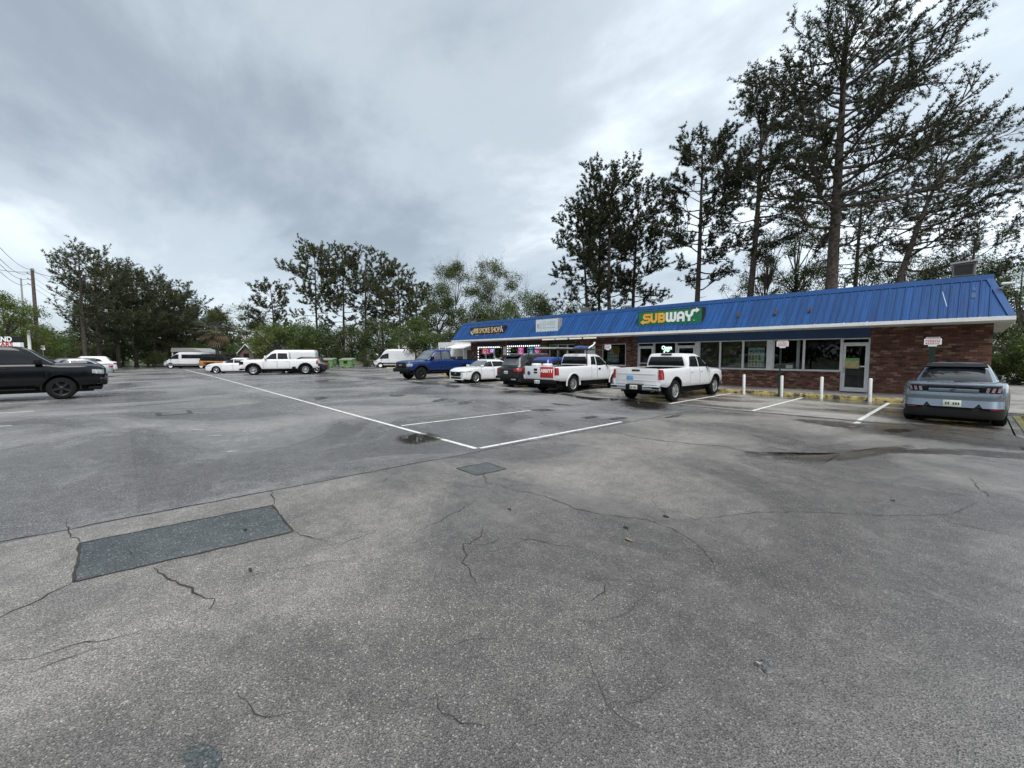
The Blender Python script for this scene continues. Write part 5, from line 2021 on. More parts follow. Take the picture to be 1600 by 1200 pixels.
t.both('bumper_step', (xr - .178, .70, .52), (xr - .02, .97, .60), M_TRIM, .02)
t.box('bumper_pad', (xr - .178, -.34, .46), (xr - .02, .34, .655), M_TRIM, .02)
t.plate(xr - .182, .56, -1)
t.box('third_brake_light', (-.70, -.22, 1.735), (-.62, .22, 1.785), M_TAILDK, .01)
t.mirrors(.98, 1.38, M_TRIM, .09, .24, .24)
MB().tube([(xr + .6, -.5, .42), (xr + .1, -.55, .42)], .04, 8).build('exhaust', M_GALV, t.root)
t.box('grille', (t.xf - .02, -.66, .72), (t.xf + .03, .66, 1.02), M_TRIM, .02)
t.box('front_bumper', (t.xf - .12, -.94, .48), (t.xf + .07, .94, .68), M_CHROME, .04)
t.corner('headlight', 1, .25, .70, .86, .98, M_HEAD)
t.both('mud_guard', (-1.875 - .55, .76, .32), (-1.875 - .53, .98, .60), M_TRIM, .004)
t.box('hitch', (xr - .16, -.06, .42), (xr + .1, .06, .50), M_TRIM, .01)

# ---- white extended-cab work truck with ladder rack
s = truck_spec(.95, 1.28, 3.66, 1.0, P_WHITE, 1.22, 1.20, 1.92, cab0=-.42, cab1=1.36, rw=.40, ra=.49, doors=[(-.36, .14), (.15, 1.28)], handles=False,
               side_windows=[[(-.30, 1.28), (.10, 1.27), (.10, 1.78), (-.22, 1.76)], [(.17, 1.20), (1.10, 1.27), (.60, 1.74), (.17, 1.78)]],
               windshield=(1.30, 1.82, .90, .86), rear_window=(1.32, 1.76, .84, .80), spokes=7, spoke_w=.04, tw=.25, rr=.245, squash=.80)
t = Car('pickup_truck', 'white work pickup with a pipe ladder rack and a red ABBITT sticker', (-13.55, 17.0, 0), R(94), s, 'pickup truck', 'vehicles parked at the shops')
t.arch_trim(P_WHITE, .05, .02)
xr = t.xr
for sg_ in (1, -1):
    dk = t.doors[(1, 0 if sg_ > 0 else 1)]
    t.box('handle', (.24, sg_ * .985, 1.02), (.42, sg_ * 1.015, 1.10), M_TRIM, .01, dk)
t.corner('tail_light', -1, .15, .90, .84, 1.16, M_TAIL, .012)
tg = t.box('tailgate', (xr - .035, -.84, .64), (xr - .004, .84, 1.225), P_WHITE, .02)
t.box('handle', (xr - .05, .10, 1.02), (xr - .034, .30, 1.12), M_TRIM, .01, tg)
t.box('handle', (xr - .05, .10, .90), (xr - .034, .30, .97), M_TRIM, .008, tg)
MB().lathe([(0, xr - .046), (.09, xr - .046), (.09, xr - .034)], 16, 'x', (0, .60, .90)).build('badge', mat('badge_blue', (.02, .05, .18), .3), tg)
stick = t.box('sticker', (xr - .043, -.82, .72), (xr - .037, -.08, 1.20), mat('sticker_red', (.42, .018, .02), .5, var=.12), .001, tg)
text_ob('lettering', 'ABBITT', M_SIGNWHITE, tg, Matrix.Translation((xr - .047, -.45, 1.02)) @ Matrix.Rotation(-PI / 2, 4, 'Z') @ Matrix.Rotation(PI / 2, 4, 'X'), size=.21, bold=.008)
t.box('rear_bumper', (xr - .16, -.97, .46), (xr - .01, .97, .63), M_TRIM, .03)
t.plate(xr - .165, .53, -1)
t.mirrors(1.04, 1.34, M_TRIM, .08, .2, .22)
t.box('grille', (t.xf - .02, -.62, .72), (t.xf + .03, .62, 1.02), M_GALV, .02)
t.box('front_bumper', (t.xf - .12, -.92, .46), (t.xf + .07, .92, .66), M_TRIM, .04)
t.corner('headlight', 1, .22, .70, .82, 1.0, M_HEAD)
rack = MB()
for x_ in (xr + .25, -.60):
    for sg_ in (1, -1):
        rack.tube([(x_, sg_ * .86, 1.2), (x_, sg_ * .86, 1.99)], .025, 8)
    rack.tube([(x_, -.9, 1.99), (x_, .9, 1.99)], .025, 8)
for sg_ in (1, -1):
    rack.tube([(xr + .1, sg_ * .86, 2.0), (1.1, sg_ * .86, 2.0)], .025, 8)
rack.tube([(1.05, -.86, 2.0), (1.05, .86, 2.0)], .025, 8)
rack.build('ladder_rack', M_BLACK, t.root, 40)
RK = t.root


def to_world(o):
    """a load lies on the rack: a thing of its own, set down where the truck stands"""
    o.matrix_world = Matrix.Translation(RK.location) @ Matrix.Rotation(RK.rotation_euler.z, 4, 'Z')
    return o


ladder = MB()
for y_ in (.20, .62):
    ladder.box((-2.7, y_ - .02, 2.03), (.35, y_ + .02, 2.10))
for k in range(9):
    ladder.tube([(-2.55 + k * .34, .20, 2.07), (-2.55 + k * .34, .62, 2.07)], .016, 6)
tag(to_world(ladder.build('ladder', mat('ladder_aluminium', (.60, .58, .54), .4, .5))), 'pale aluminium ladder strapped on the work truck rack', 'ladder')
tarp = MB()
tarp.tube([(-.9, -.3, 2.07), (-.3, -.2, 2.10), (.4, -.25, 2.08), (.95, -.1, 2.09)], [.05, .09, .08, .04], 8)
tag(to_world(tarp.build('rolled_tarp', mat('tarp_blue', (.03, .08, .22), .6, var=.3), None, 40)), 'dark blue rolled tarp lying on the work truck rack', 'tarp')
pp = MB().tube([(.0, -.55, 2.07), (.35, -.62, 2.24), (.42, -.64, 2.36)], [.035, .035, .05], 8)
tag(to_world(pp.build('pipe', M_WHITE)), 'short white pipe sticking up from the work truck rack', 'pipe')
for k, y_ in enumerate((-.2, .45)):
    o = MB().bbox((-2.95, y_ - .18, 1.18), (-2.60, y_ + .18, 1.34), .05).build('bucket_lid', M_SIGNWHITE, None, 40)
    tag(to_world(o), ('white tub in the work truck bed near the red sticker', 'white tub in the work truck bed at the left of the tailgate')[k], 'tub')

# ---- generic car / SUV spec
def car_spec(xf, xr, wb, off, W, H, paint_, zbelt, zh, rw=.34, ra=.40, nose=.62, tail=.86, cowl=1.0, ws_top=.25, rg_top=-.9, rg_base=-1.8, cn=5, **kw):
    s = dict(xr=xr, xf=xf, axles=[wb / 2 + off, -wb / 2 + off], rw=rw, ra=ra, W=W, paint=paint_,
             zb=[(xr, .36), (xr + .5, .24), (0, .22), (xf - .6, .22), (xf, .28)],
             zs=[(xr, tail - .05), (xr + .25, zbelt - .02), (rg_base + .3, zbelt + .02), (0, zbelt), (cowl, zh - .03), (xf - .5, nose + .12), (xf - .12, nose), (xf, nose - .12)],
             zt=[(xr, tail), (xr + .2, tail + .06), (rg_base + .3, zbelt + .06), (0, zbelt + .05), (cowl, zh + .02), (xf - .5, nose + .19), (xf - .12, nose + .05), (xf, nose - .06)],
             w=[(xr, W * .80), (xr + .06, W * .88), (xr + .25, W * .965), (xr + .7, W), (xf - .9, W), (xf - .4, W * .955), (xf - .12, W * .84), (xf, W * .70)],
             cabin=[(zbelt - .04, rg_base, cowl + .08, W * .90), (zbelt + .16, (rg_base * .66 + rg_top * .34), cowl - .32, W * .83), (H - .10, rg_top - .06, ws_top + .08, W * .67), (H - .045, rg_top + .10, ws_top - .10, W * .62)],
             cn=cn, crown=.045)
    s.update(kw)
    return s


# ---- grey-blue electric crossover, tail towards the camera
s = car_spec(2.36, -2.36, 2.98, .02, .94, 1.60, P_GREY, 1.02, 1.06, rw=.365, ra=.425, nose=.82, tail=.99, cowl=1.15, ws_top=.30, rg_top=-1.05, rg_base=-2.02, cn=4.5,
             doors=[(-1.0, -.02), (0, 1.02)], handles=False, roof_paint=P_GREY, tw=.235, spokes=10, spoke_w=.02, rim=M_RIMDK,
             side_windows=[[(-1.55, 1.13), (-.05, 1.08), (-.05, 1.46), (-.85, 1.45), (-1.25, 1.34)], [(0, 1.08), (.95, 1.08), (.35, 1.44), (0, 1.46)]],
             windshield=(1.10, 1.52, .88, .84), rear_window=(1.07, 1.40, .80, .86))
s['cabin'] = [(.98, -2.10, 1.23, .80), (1.14, -1.86, .86, .735), (1.42, -1.20, .40, .60), (1.485, -1.0, .22, .55)]
s['side_windows'] = [[(-1.45, 1.10), (-.05, 1.06), (-.05, 1.38), (-.80, 1.38), (-1.15, 1.28)], [(0, 1.06), (.92, 1.06), (.38, 1.36), (0, 1.38)]]
s['windshield'] = (1.08, 1.44, .88, .84)
s['rear_window'] = (1.05, 1.37, .84, .88)
s['w'] = [(-2.36, .60), (-2.31, .74), (-2.24, .82), (-2.10, .895), (-1.6, .94), (1.4, .94), (2.0, .90), (2.25, .80), (2.36, .68)]
s['zs'] = [(-2.36, .97), (-2.1, 1.02), (-1.5, 1.05), (-.6, 1.02), (0, 1.0), (1.15, 1.02), (1.86, .92), (2.24, .80), (2.36, .68)]
s['zt'] = [(-2.36, 1.02), (-2.1, 1.07), (-1.5, 1.10), (0, 1.06), (1.15, 1.08), (1.86, .98), (2.24, .86), (2.36, .74)]
CAR_POS = (-.36, 17.22, 0)
t = Car('crossover', 'grey-blue crossover parked tail out at the near end of the shops', CAR_POS, R(90), s, 'car', 'vehicles parked at the shops')
t.arch_trim(M_TRIM, .03, .006)
xr = t.xr
# glass roof panel
mb = MB()
vs, fs = [], []
for i in range(9):
    x_ = -1.00 + 1.20 * i / 8
    for j in range(7):
        y_ = -.44 + .88 * j / 6
        vs.append((x_, y_, 1.538 - .03 * (y_ / .5) ** 2 - .03 * ((x_ + .4) / .6) ** 2 + .008))
for i in range(8):
    for j in range(6):
        a = i * 7 + j
        fs.append((a, a + 1, a + 8, a + 7))
mb.add(vs, fs)
mb.build('glass_roof', M_CGLASS, t.root, 60)
MB().hexa([(-1.36, -.56, 1.40), (-1.02, -.53, 1.46), (-1.02, .53, 1.46), (-1.36, .56, 1.40), (-1.38, -.56, 1.43), (-1.02, -.53, 1.515), (-1.02, .53, 1.515), (-1.38, .56, 1.43)]).build('roof_spoiler', M_TRIM, t.root)
# tail panel with three-bar lamps
pb = t.box('tail_panel', (xr - .012, -.79, .835), (xr + .05, .79, .965), M_TRIM, .02)
t.box('panel_centre', (xr - .022, -.43, .82), (xr + .03, .43, .915), P_GREY, .02, pb)
for sg_ in (1, -1):
    for k in range(3):
        y_ = sg_ * (.56 + k * .09)
        mb = MB().hexa([(xr - .028, y_ - .026, .850), (xr - .028, y_ + .026, .850), (xr + .02, y_ + .026, .850), (xr + .02, y_ - .026, .850), (xr - .022, y_ - .026 + .02 * sg_, .950), (xr - .022, y_ + .026 + .02 * sg_, .950), (xr + .02, y_ + .026 + .02 * sg_, .950), (xr + .02, y_ - .026 + .02 * sg_, .950)])
        mb.build('tail_light', mat('clear_lamp', (.34, .24, .25), .08, .2, var=.4, scale=20, coat=1), t.root)
t.box('deck_lip', (xr - .035, -.80, .975), (xr + .18, .80, 1.03), P_GREY, .025)
t.box('bumper', (xr - .03, -.80, .50), (xr + .16, .80, .82), P_GREY, .03)
for (ya, yb, yc, yd) in ((-.84, -.50, -.84, -.40), (-.36, .36, -.50, .50), (.50, .84, .40, .84)):
    MB().hexa([(xr - .105, ya, .475), (xr - .105, yb, .475), (xr + .05, yb, .475), (xr + .05, ya, .475), (xr - .035, yc, .64), (xr - .035, yd, .64), (xr + .05, yd, .64), (xr + .05, yc, .64)]).build('bumper_facet', P_GREY, t.root)
for sg_ in (1, -1):
    MB().prism([(xr - .034, sg_ * .44, .52), (xr - .034, sg_ * .38, .52), (xr - .034, sg_ * .46, .60), (xr - .034, sg_ * .50, .60)], (.01, 0, 0)).build('bumper_crease', M_TRIM, t.root)
t.box('rear_valance', (xr - .075, -.86, .21), (xr + .22, .86, .478), M_LINER, .05)
t.plate(xr - .095, .56, -1, .31, .155)
text_ob('badge', 'GT', M_BLACK, t.root, Matrix.Translation((xr - .025, 0, .868)) @ Matrix.Rotation(-PI / 2, 4, 'Z') @ Matrix.Rotation(PI / 2, 4, 'X'), size=.075, bold=.004)
t.both('reflector', (xr - .085, .62, .43), (xr - .07, .80, .45), M_TAIL, .003)
t.mirrors(.78, 1.10, M_TRIM, .09, .17, .13)
t.corner('headlight', 1, .4, .5, .60, .72, M_HEAD)
MB().tube([(-2.08, 0, 1.08), (-2.06, -.40, 1.10)], .014, 6).build('rear_wiper', M_BLACK, t.root)



BOW = pchip([(0, 0), (.45, 0), (.58, .004), (.70, .03), (.79, .09), (.86, .19)])


def bow(o):
    """wrap a flat tail piece round the curved tail"""
    bm = bmesh.new()
    bm.from_mesh(o.data)
    for y in (-.82, -.78, -.74, -.69, -.63, -.56, -.48, 0, .48, .56, .63, .69, .74, .78, .82):
        bmesh.ops.bisect_plane(bm, geom=list(bm.verts) + list(bm.edges) + list(bm.faces), plane_co=(0, y, 0), plane_no=(0, 1, 0), dist=1e-4)
    for v in bm.verts:
        v.co.x += BOW(abs(v.co.y))
    bm.to_mesh(o.data)
    bm.free()
    o.data.set_sharp_from_angle(angle=R(35))


for o in list(t.root.children) + [c for ch in t.root.children for c in ch.children]:
    if o.name.split('.')[0] in ('tail_panel', 'panel_centre', 'tail_light', 'deck_lip', 'bumper', 'bumper_facet', 'bumper_crease', 'rear_valance', 'reflector'):
        bow(o)

# ---- charcoal SUV next to the work truck
s = car_spec(2.35, -2.45, 2.85, .05, .96, 1.75, P_DARK, 1.06, 1.10, rw=.37, ra=.43, nose=.88, tail=1.06, cowl=1.2, ws_top=.45, rg_top=-2.0, rg_base=-2.36, cn=6,
             doors=[(-1.0, .02), (.03, 1.1)], tw=.24, spokes=5, spoke_w=.045, rim=M_RIMDK,
             side_windows=[[(-2.05, 1.16), (-1.12, 1.14), (-1.12, 1.58), (-1.80, 1.55)], [(-1.05, 1.14), (-.02, 1.12), (-.02, 1.60), (-1.05, 1.59)], [(.05, 1.12), (1.0, 1.12), (.5, 1.56), (.05, 1.60)]],
             windshield=(1.14, 1.66, .88, .84), rear_window=(1.18, 1.55, .84, .84), rear_window_glass=M_CGLASS2)
t = Car('suv', 'charcoal SUV parked nose in between white sedan and work truck', (-17.15, 17.75, 0), R(90), s, 'suv', 'vehicles parked at the shops')
xr = t.xr
t.corner('tail_light', -1, .28, .62, .86, 1.02, M_TAIL, .012)
t.box('tailgate', (xr - .02, -.58, .62), (xr + .02, .58, 1.04), P_DARK, .03)
t.box('rear_bumper', (xr - .06, -.86, .38), (xr + .16, .86, .60), M_TRIM, .05)
t.both('exhaust_trim', (xr - .075, .45, .40), (xr + .05, .80, .47), M_GALV, .02)
t.plate(xr - .032, .80, -1)
t.mirrors(.92, 1.16, P_DARK, .09, .18, .15)
for sg_ in (1, -1):
    MB().tube([(-1.75, sg_ * .60, 1.73), (-1.6, sg_ * .62, 1.79), (.1, sg_ * .62, 1.79), (.25, sg_ * .60, 1.74)], .02, 6).build('roof_rail', M_GALV, t.root)
MB().hexa([(-2.28, -.62, 1.63), (-1.95, -.62, 1.68), (-1.95, .62, 1.68), (-2.28, .62, 1.63), (-2.32, -.62, 1.66), (-1.95, -.62, 1.74), (-1.95, .62, 1.74), (-2.32, .62, 1.66)]).build('roof_spoiler', M_TRIM, t.root)
t.corner('headlight', 1, .3, .5, .66, .78, M_HEAD)

# ---- blue hatchback mostly hidden beyond the work truck
s = car_spec(2.1, -2.1, 2.6, 0, .89, 1.62, P_BLUE2, .98, 1.0, rw=.33, ra=.39, nose=.78, tail=1.0, cowl=1.1, ws_top=.35, rg_top=-1.6, rg_base=-2.0, cn=6, doors=[(-.95, .0), (.01, .98)],
             side_windows=[[(-1.6, 1.08), (-.05, 1.05), (-.05, 1.46), (-1.35, 1.44)], [(0, 1.05), (.95, 1.05), (.4, 1.42), (0, 1.46)]], windshield=(1.06, 1.52, .88, .84), rear_window=(1.08, 1.44, .84, .84))
t = Car('hatchback', 'bright blue car mostly hidden behind the white work pickup', (-15.55, 17.9, 0), R(90), s, 'car', 'vehicles parked at the shops')
t.corner('tail_light', -1, .2, .65, .82, .98, M_TAIL, .01)
t.plate(t.xr - .012, .7, -1)
t.mirrors(.85, 1.06, P_BLUE2)

# ---- white sport sedan backed in, nose to the lot
s = car_spec(2.34, -2.40, 2.95, .0, .94, 1.45, P_WHITE, .94, .98, rw=.345, ra=.405, nose=.78, tail=.98, cowl=1.12, ws_top=.30, rg_top=-1.15, rg_base=-2.05, cn=4.5,
             doors=[(-.95, .0), (.01, 1.05)], tw=.24, spokes=10, spoke_w=.018, rim=M_RIM,
             side_windows=[[(-1.45, 1.04), (-.02, 1.0), (-.02, 1.33), (-.85, 1.32), (-1.25, 1.20)], [(.03, 1.0), (1.0, 1.0), (.35, 1.31), (.03, 1.33)]],
             windshield=(1.02, 1.38, .88, .86), rear_window=(1.04, 1.36, .82, .86), windshield_glass=M_CGLASS2)
t = Car('sedan', 'white sport sedan backed in with its dark grille facing the lot', (-21.72, 17.48, 0), R(-88), s, 'car', 'vehicles parked at the shops')
xf = t.xf
t.corner('headlight', 1, .50, .62, .66, .74, M_HEAD, .01, .06)
MB().prism([(xf + .012, -.42, .44), (xf + .012, .42, .44), (xf + .012, .52, .58), (xf + .012, .44, .70), (xf + .012, -.44, .70), (xf + .012, -.52, .58)], (.02, 0, 0)).build('grille', M_TRIM, t.root)
MB().prism([(xf + .034, -.07, .57), (xf + .034, .07, .57), (xf + .034, .05, .66), (xf + .034, -.05, .66)], (.006, 0, 0)).build('badge', M_CHROME, t.root)
t.box('lower_intake', (xf - .04, -.50, .27), (xf + .022, .50, .38), M_TRIM, .02)
for sg_ in (1, -1):
    mb = MB()
    mb.hexa([(xf - .28, sg_ * .70, .30), (xf - .02, sg_ * .60, .30), (xf + .012, sg_ * .60, .34), (xf - .26, sg_ * .84, .34), (xf - .20, sg_ * .74, .56), (xf - .02, sg_ * .64, .56), (xf + .01, sg_ * .65, .58), (xf - .20, sg_ * .84, .60)])
    mb.build('side_intake', M_TRIM, t.root)
t.box('splitter', (xf - .10, -.66, .21), (xf + .03, .66, .26), P_WHITE, .015)
t.mirrors(.82, 1.05, P_WHITE, .09, .17, .12)
t.corner('tail_light', -1, .2, .6, .74, .9, M_TAIL, .01)
t.arch_trim(P_WHITE, .02, .004)

# ---- blue lifted pickup backed in beyond it
s = truck_spec(1.02, 1.25, 3.72, 1.02, P_BLUE, 1.40, 1.38, 2.14, cab0=-.78, cab1=1.32, rw=.445, ra=.56, doors=[(-.72, .20), (.21, 1.22)],
               side_windows=[[(-.62, 1.45), (.15, 1.43), (.15, 1.98), (-.30, 1.99), (-.54, 1.95)], [(.24, 1.43), (1.06, 1.43), (.58, 1.94), (.24, 1.98)]],
               windshield=(1.46, 2.02, .90, .86), rear_window=(1.48, 1.96, .84, .80), spokes=6, spoke_w=.04, rim=M_RIMDK, tw=.29, rr=.24, glass=M_CGLASS2, handle_mat=P_BLUE)
for k_ in ('zb',):
    s[k_] = [(x_, z_ + .12) for x_, z_ in s[k_]]
t = Car('pickup_truck', 'dark blue lifted pickup backed in with black wheels and bumper', (-27.12, 17.25, 0), R(-90), s, 'pickup truck', 'vehicles parked at the shops')
t.arch_trim(M_TRIM, .07, .03)
xf = t.xf
t.box('grille', (xf - .03, -.68, .84), (xf + .05, .68, 1.20), M_TRIM, .03)
t.box('grille_bar', (xf + .04, -.6, 1.0), (xf + .065, .6, 1.06), M_RIMDK, .01)
text_ob('lettering', 'RAM', M_GALV, t.root, Matrix.Translation((xf + .068, 0, 1.03)) @ Matrix.Rotation(PI / 2, 4, 'Z') @ Matrix.Rotation(PI / 2, 4, 'X'), size=.20, bold=.006)
t.box('front_bumper', (xf - .14, -.99, .56), (xf + .14, .99, .82), M_TRIM, .05)
t.corner('headlight', 1, .32, .74, .94, 1.14, M_HEAD)
t.mirrors(1.03, 1.52, M_TRIM, .09, .24, .24)
t.box('bed_rail_cap', (t.xr + .1, .90, 1.40), (-.85, .99, 1.425), M_TRIM, .01)
t.box('bed_rail_cap', (t.xr + .1, -.90, 1.40), (-.85, -.99, 1.425), M_TRIM, .01)
t.both('side_step', (-1.0, .92, .52), (1.0, 1.04, .58), M_TRIM, .02)
t.corner('tail_light', -1, .15, .88, .95, 1.30, M_TAIL, .01)

# ---- black pickup at the left edge, nose to the right
s = truck_spec(1.22, 1.25, 3.57, 1.01, P_BLACK, 1.36, 1.40, 2.06, cab0=-.85, cab1=1.60, rw=.43, ra=.52, doors=[(-.80, .24), (.25, 1.42)],
               side_windows=[[(-.70, 1.42), (.20, 1.41), (.20, 1.92), (-.40, 1.92), (-.62, 1.88)], [(.27, 1.41), (1.30, 1.41), (.80, 1.88), (.27, 1.92)]],
               windshield=(1.42, 1.96, .92, .88), rear_window=(1.44, 1.90, .84, .80), spokes=5, spoke_w=.055, rim=M_RIMDK, tw=.28, rr=.285, glass=M_CGLASS, windshield_glass=M_CGLASS2)
t = Car('pickup_truck', 'black pickup at the left edge with its nose pointing right', (-25.05, -3.56, 0), R(90), s, 'pickup truck')
xf = t.xf
t.arch_trim(P_BLACK, .05, .02)
t.box('grille', (xf - .03, -.66, .86), (xf + .04, .66, 1.18), M_TRIM, .03)
t.box('front_bumper', (xf - .16, -.97, .52), (xf + .10, .97, .84), P_BLACK, .07)
t.box('air_dam', (xf - .5, -.85, .33), (xf - .08, .85, .48), M_TRIM, .04)
t.corner('headlight', 1, .34, .72, .96, 1.14, M_HEAD, .01, .04)
t.mirrors(1.22, 1.47, M_TRIM, .10, .24, .20)
t.both('side_step', (-1.25, .92, .40), (1.1, 1.06, .45), M_TRIM, .015)
t.box('bed_liner_cap', (t.xr + .08, -.98, 1.355), (t.xr + .12, .98, 1.38), M_TRIM, .01)
t.corner('tail_light', -1, .15, .88, .95, 1.28, M_TAIL, .01)
mb = MB()
mb.box((-1.4, .84, .42), (-1.36, .92, .60)).box((.8, .84, .42), (.84, .92, .60))
mb.box((-1.4, -.92, .42), (-1.36, -.84, .60)).box((.8, -.92, .42), (.84, -.84, .60))
mb.build('step_bracket', M_TRIM, t.root)


# ---- far vehicles
AX = math.atan2(-RT.y, -RT.x)     # heading that points left in the view
s = truck_spec(1.0, 1.02, 4.03, 1.03, P_WHITE, 1.34, 1.36, 2.06, cab0=-.80, cab1=1.36, rw=.44, ra=.54, doors=[(-.74, .20), (.21, 1.26)],
               side_windows=[[(-.64, 1.38), (.15, 1.37), (.15, 1.90), (-.58, 1.90)], [(.24, 1.37), (1.08, 1.37), (.60, 1.86), (.24, 1.90)]],
               windshield=(1.40, 1.94, .90, .86), rear_window=(1.42, 1.88, .84, .80), spokes=8, spoke_w=.035, rim=M_RIM, tw=.29, rr=.27, glass=M_CGLASS, windshield_glass=M_CGLASS2)
pg = AT(439, 38.2)
t = Car('pickup_truck', 'lifted white heavy pickup with a black grille across the middle of the lot', (pg.x, pg.y, 0), AX + R(24), s, 'pickup truck')
xf = t.xf
t.arch_trim(M_TRIM, .08, .03)
t.box('grille', (xf - .03, -.80, .80), (xf + .06, .80, 1.24), M_TRIM, .03)
t.box('front_bumper', (xf - .14, -.98, .56), (xf + .10, .98, .78), P_WHITE, .05)
t.box('lower_valance', (xf - .12, -.9, .42), (xf + .05, .9, .55), M_TRIM, .03)
t.corner('headlight', 1, .28, .76, .92, 1.18, M_TRIM)
t.mirrors(1.08, 1.52, P_WHITE, .09, .24, .30)
t.corner('tail_light', -1, .14, .88, .92, 1.26, M_TAIL, .01)
t.box('rear_bumper', (t.xr - .14, -.95, .58), (t.xr, .95, .72), M_CHROME, .03)
t.both('side_box', (-1.25, .90, .50), (-.95, 1.03, .72), M_TRIM, .02)

s = car_spec(2.45, -2.42, 2.78, .08, .91, 1.47, P_WHITE, .92, .98, rw=.335, ra=.39, nose=.76, tail=.98, cowl=1.12, ws_top=.30, rg_top=-1.0, rg_base=-1.85, cn=4.5, doors=[(-.90, .05), (.06, 1.05)], spokes=9, spoke_w=.022,
             side_windows=[[(-1.35, 1.02), (.0, .99), (.0, 1.34), (-.72, 1.34), (-1.15, 1.20)], [(.06, .99), (1.0, .99), (.36, 1.32), (.06, 1.34)]],
             windshield=(1.02, 1.40, .88, .86), rear_window=(1.03, 1.38, .82, .86))
pc = AT(371, 41)
t = Car('sedan', 'white family sedan behind the nose of the lifted white pickup', (pc.x, pc.y, 0), AX + R(14), s, 'car')
t.corner('headlight', 1, .55, .6, .66, .74, M_HEAD, .01, .07)
t.box('grille', (t.xf - .04, -.45, .54), (t.xf + .015, .45, .62), M_TRIM, .01)
t.box('lower_intake', (t.xf - .05, -.55, .30), (t.xf + .012, .55, .42), M_TRIM, .02)
t.mirrors(.85, 1.04, P_WHITE)


def van_spec(L_, wb, W, H, paint_, belt=1.18, hood=1.12, nose_x=None, **kw):
    xf, xr = L_ / 2, -L_ / 2
    ax = wb / 2
    c1 = xf - .75
    s = dict(xr=xr, xf=xf, axles=[xf - .95, xf - .95 - wb], rw=.345, ra=.42, W=W, paint=paint_,
             zb=[(xr, .42), (0, .36), (xf, .36)],
             zs=[(xr, belt), (c1 - .5, belt), (c1 + .1, hood - .04), (xf - .15, .88), (xf, .72)],
             zt=[(xr, belt), (c1 - .5, belt), (c1 + .1, hood + .06), (xf - .15, .98), (xf, .80)],
             w=[(xr, W * .96), (xr + .15, W), (xf - .9, W), (xf - .3, W * .93), (xf, W * .80)],
             cabin=[(belt - .06, xr + .01, c1 + .25, W * .965), (belt + .3, xr + .02, c1 - .10, W * .94), (H - .22, xr + .05, c1 - .75, W * .88), (H - .06, xr + .12, c1 - 1.0, W * .80)], cn=10, crown=.06)
    s.update(kw)
    return s


s = van_spec(6.0, 3.75, 1.0, 2.12, P_WHITE2, rim=M_SIGNWHITE, spokes=12, spoke_w=.05, doors=[(1.05, 2.0)],
             side_windows=[[(-2.75, 1.30), (.70, 1.30), (.70, 1.82), (-2.75, 1.82)], [(1.05, 1.24), (2.25, 1.24), (1.75, 1.70), (1.35, 1.82), (1.05, 1.82)]], windshield=(1.25, 1.95, .90, .86))
pv = AT(301, 56)
t = Car('passenger_van', 'white passenger van with a dark window band at the far left of the lot', (pv.x, pv.y, 0), AX + R(4), s, 'van')
t.both('lower_cladding', (-2.95, .99, .40), (2.6, 1.02, .62), mat('grey_cladding', (.12, .12, .13), .7), .01)
t.corner('headlight', 1, .5, .62, .80, .95, M_HEAD)
t.box('front_bumper', (t.xf - .2, -.86, .36), (t.xf + .04, .86, .60), MATS['grey_cladding'], .05)
t.mirrors(2.0, 1.35, M_TRIM, .07, .2, .26)

s = van_spec(6.6, 3.66, 1.0, 2.55, P_WHITE2, belt=1.2, hood=1.14, spokes=10, spoke_w=.05, rim=M_SIGNWHITE, doors=[(1.2, 2.2)], side_windows=[[(1.25, 1.25), (2.50, 1.25), (2.15, 1.72), (1.55, 1.95), (1.25, 1.95)]], windshield=(1.28, 2.05, .90, .86))
pv = AT(624, 59)
t = Car('cargo_van', 'tall white cargo van parked under the tree beyond the blue pickup', (pv.x, pv.y, 0), AX + R(6), s, 'van')
t.both('rub_strip', (-3.2, .995, .56), (2.6, 1.02, .70), M_TRIM, .01)
t.box('front_bumper', (t.xf - .2, -.86, .34), (t.xf + .05, .86, .62), M_TRIM, .05)
t.box('grille', (t.xf - .05, -.45, .66), (t.xf + .03, .45, .80), M_TRIM, .02)
t.corner('headlight', 1, .5, .6, .80, 1.0, M_HEAD)
t.mirrors(2.2, 1.38, M_TRIM, .07, .2, .3)

s = van_spec(5.6, 3.3, 1.0, 2.25, P_WHITE2, belt=1.2, hood=1.14, rim=M_RIM, spokes=6, side_windows=[[(.9, 1.26), (1.95, 1.26), (1.4, 1.80), (.9, 1.85)], [(-2.4, 1.30), (-1.0, 1.30), (-1.4, 1.56), (-2.4, 1.56)]], windshield=(1.28, 1.95, .9, .86))
pv = AT(450, 43)
t = Car('cargo_van', 'white van mostly hidden behind the lifted white pickup', (pv.x, pv.y, 0), AX + R(14), s, 'van')
s = car_spec(2.2, -2.2, 2.65, 0, .9, 1.55, P_DARK, .98, 1.0, rw=.36, ra=.42, nose=.82, tail=.96, cowl=1.1, ws_top=.35, rg_top=-1.5, rg_base=-1.95, cn=6, spokes=6,
             side_windows=[[(-1.4, 1.06), (-.05, 1.04), (-.05, 1.40), (-1.2, 1.38)], [(0, 1.04), (.95, 1.04), (.4, 1.38), (0, 1.40)]], windshield=(1.06, 1.46, .88, .84), rear_window=(1.08, 1.40, .84, .84))
pv = AT(475, 41.5)
t = Car('hatchback', 'dark car showing one end behind the tail of the lifted white pickup', (pv.x, pv.y, 0), AX + R(14), s, 'car')
t.corner('tail_light', -1, .2, .65, .8, .95, M_TAIL, .01)

